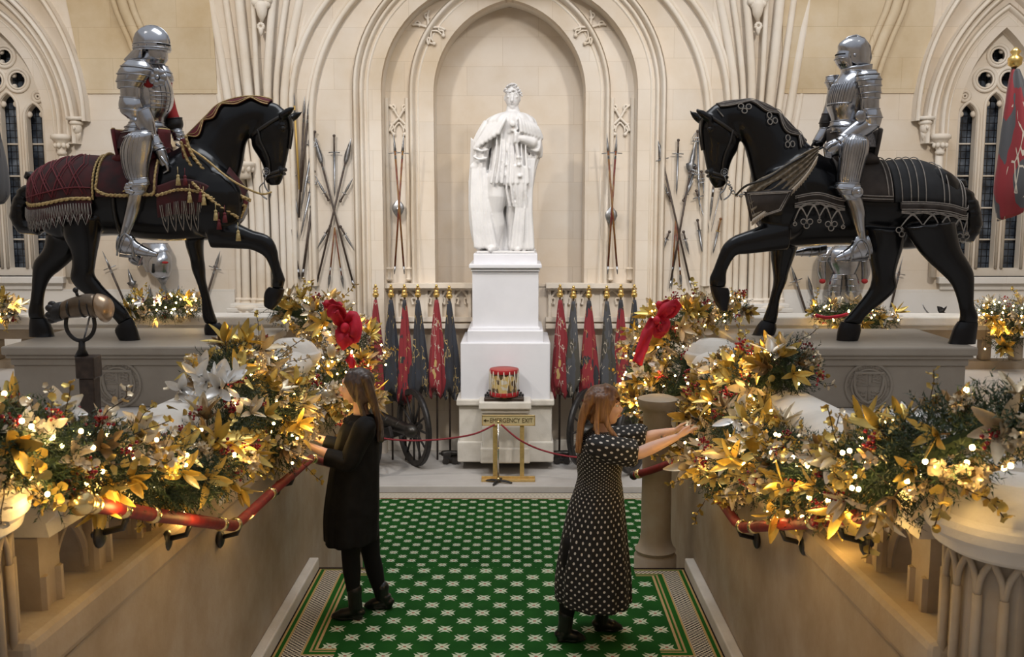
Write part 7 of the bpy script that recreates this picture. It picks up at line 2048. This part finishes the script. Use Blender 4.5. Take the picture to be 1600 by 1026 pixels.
arm_plate(t,'breastplate',[((222,380),(262,380),.10),((218,392),(268,392),.16),((222,410),(266,410),.17),((228,424),(260,424),.13)],14.8)
arm_plate(t,'pauldron',[((204,385),(222,385),.08),((206,398),(220,398),.10),((212,412),(222,414),.07)],14.8,lames=3)
arm_plate(t,'helmet',[((240,396),(262,392),.08),((232,408),(268,404),.15),((234,424),(268,422),.15),((244,434),(264,432),.09)],14.72)
g=G(); g.ell(P(258,410,14.55),(.05,.02,.02),8,6); g.build('red_lining',M_red,t)
g=G(); g.tube([P(240,412,14.57),P(239,426,14.57)],.02,6); g.build('visor_slit',M_slit,t)
g=G(); g.tube([P(254,432,14.8),P(255,445,14.8),P(257,458,14.8)],[.10,.03,.05],10); g.build('sword_hilt',M_steel2,t)
for pa,pb,lab,kd,nm,w_ in (((160,392),(196,475),'dark staff leaning right behind the left horse hind legs','spike','spear',.02),((200,420),(216,478),'star headed pole weapon behind the left garland on the parapet','axe','halberd',.035),
   ((233,444),(236,485),'short spear point standing above the left parapet garland','leaf','spear',.03),((279,444),(277,485),'narrow spear point right of the short one above the left parapet garland','leaf','spear',.03),
   ((344,392),(318,480),'long winged spear leaning left behind the standing foreleg of the left horse','partisan','spear',.025),((302,455),(298,488),'small spike above the left parapet garland by the foreleg','spike','spear',.02),
   ((1235,412),(1262,495),'dark pike leaning right by the foreleg of the right horse','spike','spear',.03),((1262,430),(1277,492),'slim leaf spear second from the right horse foreleg','leaf','spear',.03),
   ((1294,455),(1296,492),'short spear point above the scarlet ribbon on the right parapet','leaf','spear',.025),((1341,455),(1337,490),'short thick spear point beside the hind leg of the right horse','leaf','spear',.03),
   ((1411,400),(1392,480),'slender curved pole behind the hind legs of the right horse','spike','spear',.015)):
    polearm(pa,pb,lab,kind=kd,bl=28,w=w_,butt=False,name=nm,cat=nm,r=.018)
t=thing('curved_sabre','curved sabre blade on the wall behind the far hind leg of the right horse','sabre',P(1462,498,14.8))
g=G(); pts=curve_pts([P(a,b,14.8) for a,b in ((1441,474),(1446,484),(1454,492),(1466,498))],12); g.tube(pts,[.006+.022*sin(pi*i/11) for i in range(12)],6,flat=.4,ref=(0,1,0)); g.build('blade',M_steel2,t)
t=thing('short_axe','short dark axe on the wall right of the curved sabre','axe',P(1486,498,14.8))
g=G(); g.tube([P(1466,482,14.8),P(1487,498,14.8)],.018,8); g.build('shaft',M_shaft,t); g=G(); blade(g,P(1474,488,14.78),P(1464,478,14.78),.05,kind='axe'); g.build('axe_head',M_iron,t)
# loose pieces that share a mesh but hang apart become parts of their own
def split_loose(o):
    me=o.data; n=len(me.vertices); par=list(range(n))
    def f(x):
        while par[x]!=x: par[x]=par[par[x]]; x=par[x]
        return x
    for p in me.polygons:
        vs=p.vertices; a=f(vs[0])
        for v in vs[1:]:
            b=f(v)
            if a!=b: par[b]=a
    comp={}
    for i in range(n): comp.setdefault(f(i),[]).append(i)
    cs=list(comp.values())
    if len(cs)>400: return
    bb=[[min(me.vertices[i].co[k] for i in c)-.004 for k in range(3)]+[max(me.vertices[i].co[k] for i in c)+.004 for k in range(3)] for c in cs]
    m=len(cs); pr=list(range(m))
    def h(x):
        while pr[x]!=x: x=pr[x]
        return x
    for i in range(m):
        for j in range(i+1,m):
            if all(bb[i][k]<=bb[j][k+3] and bb[j][k]<=bb[i][k+3] for k in range(3)):
                a,b=h(i),h(j)
                if a!=b: pr[b]=a
    gr={}
    for i in range(m): gr.setdefault(h(i),[]).extend(cs[i])
    if len(gr)<2 or len(gr)>12: return
    vid={}
    for gi,(k,vl) in enumerate(gr.items()):
        for v in vl: vid[v]=gi
    base=o.name.split('.')[0]
    sm=True
    for gi in range(len(gr)):
        vl=sorted(v for v in vid if vid[v]==gi); mp={v:i for i,v in enumerate(vl)}
        nm=bpy.data.meshes.new(base); nm.from_pydata([me.vertices[v].co[:] for v in vl],[],[[mp[v] for v in p.vertices] for p in me.polygons if vid[p.vertices[0]]==gi])
        for mt in me.materials: nm.materials.append(mt)
        nm.polygons.foreach_set('use_smooth',[me.polygons[0].use_smooth]*len(nm.polygons)); nm.update()
        if gi==0: first=nm; continue
        c=o.copy(); c.data=nm; COL.objects.link(c); c.parent=o.parent
    o.data=first
SPL=('crupper_fringe','trapper_tracery','crimson_tassels','gold_tassels','saddle_bows','saddle_bow_rim','trapper_border','breast_cloth_tracery','crupper_tracery','breast_cloth','light_wire','curb_bit','crupper_braid','nook_shaft')
for o in list(COL.objects):
    if o.type=='MESH' and o.name.split('.')[0] in SPL: split_loose(o)
for o in list(COL.objects):
    b_=o.name.split('.')[0]
    if b_ in ('crimson_tassels','gold_tassels'): o.name=b_[:-1]
    if b_=='saddle_bows': o.name='saddle_bow'
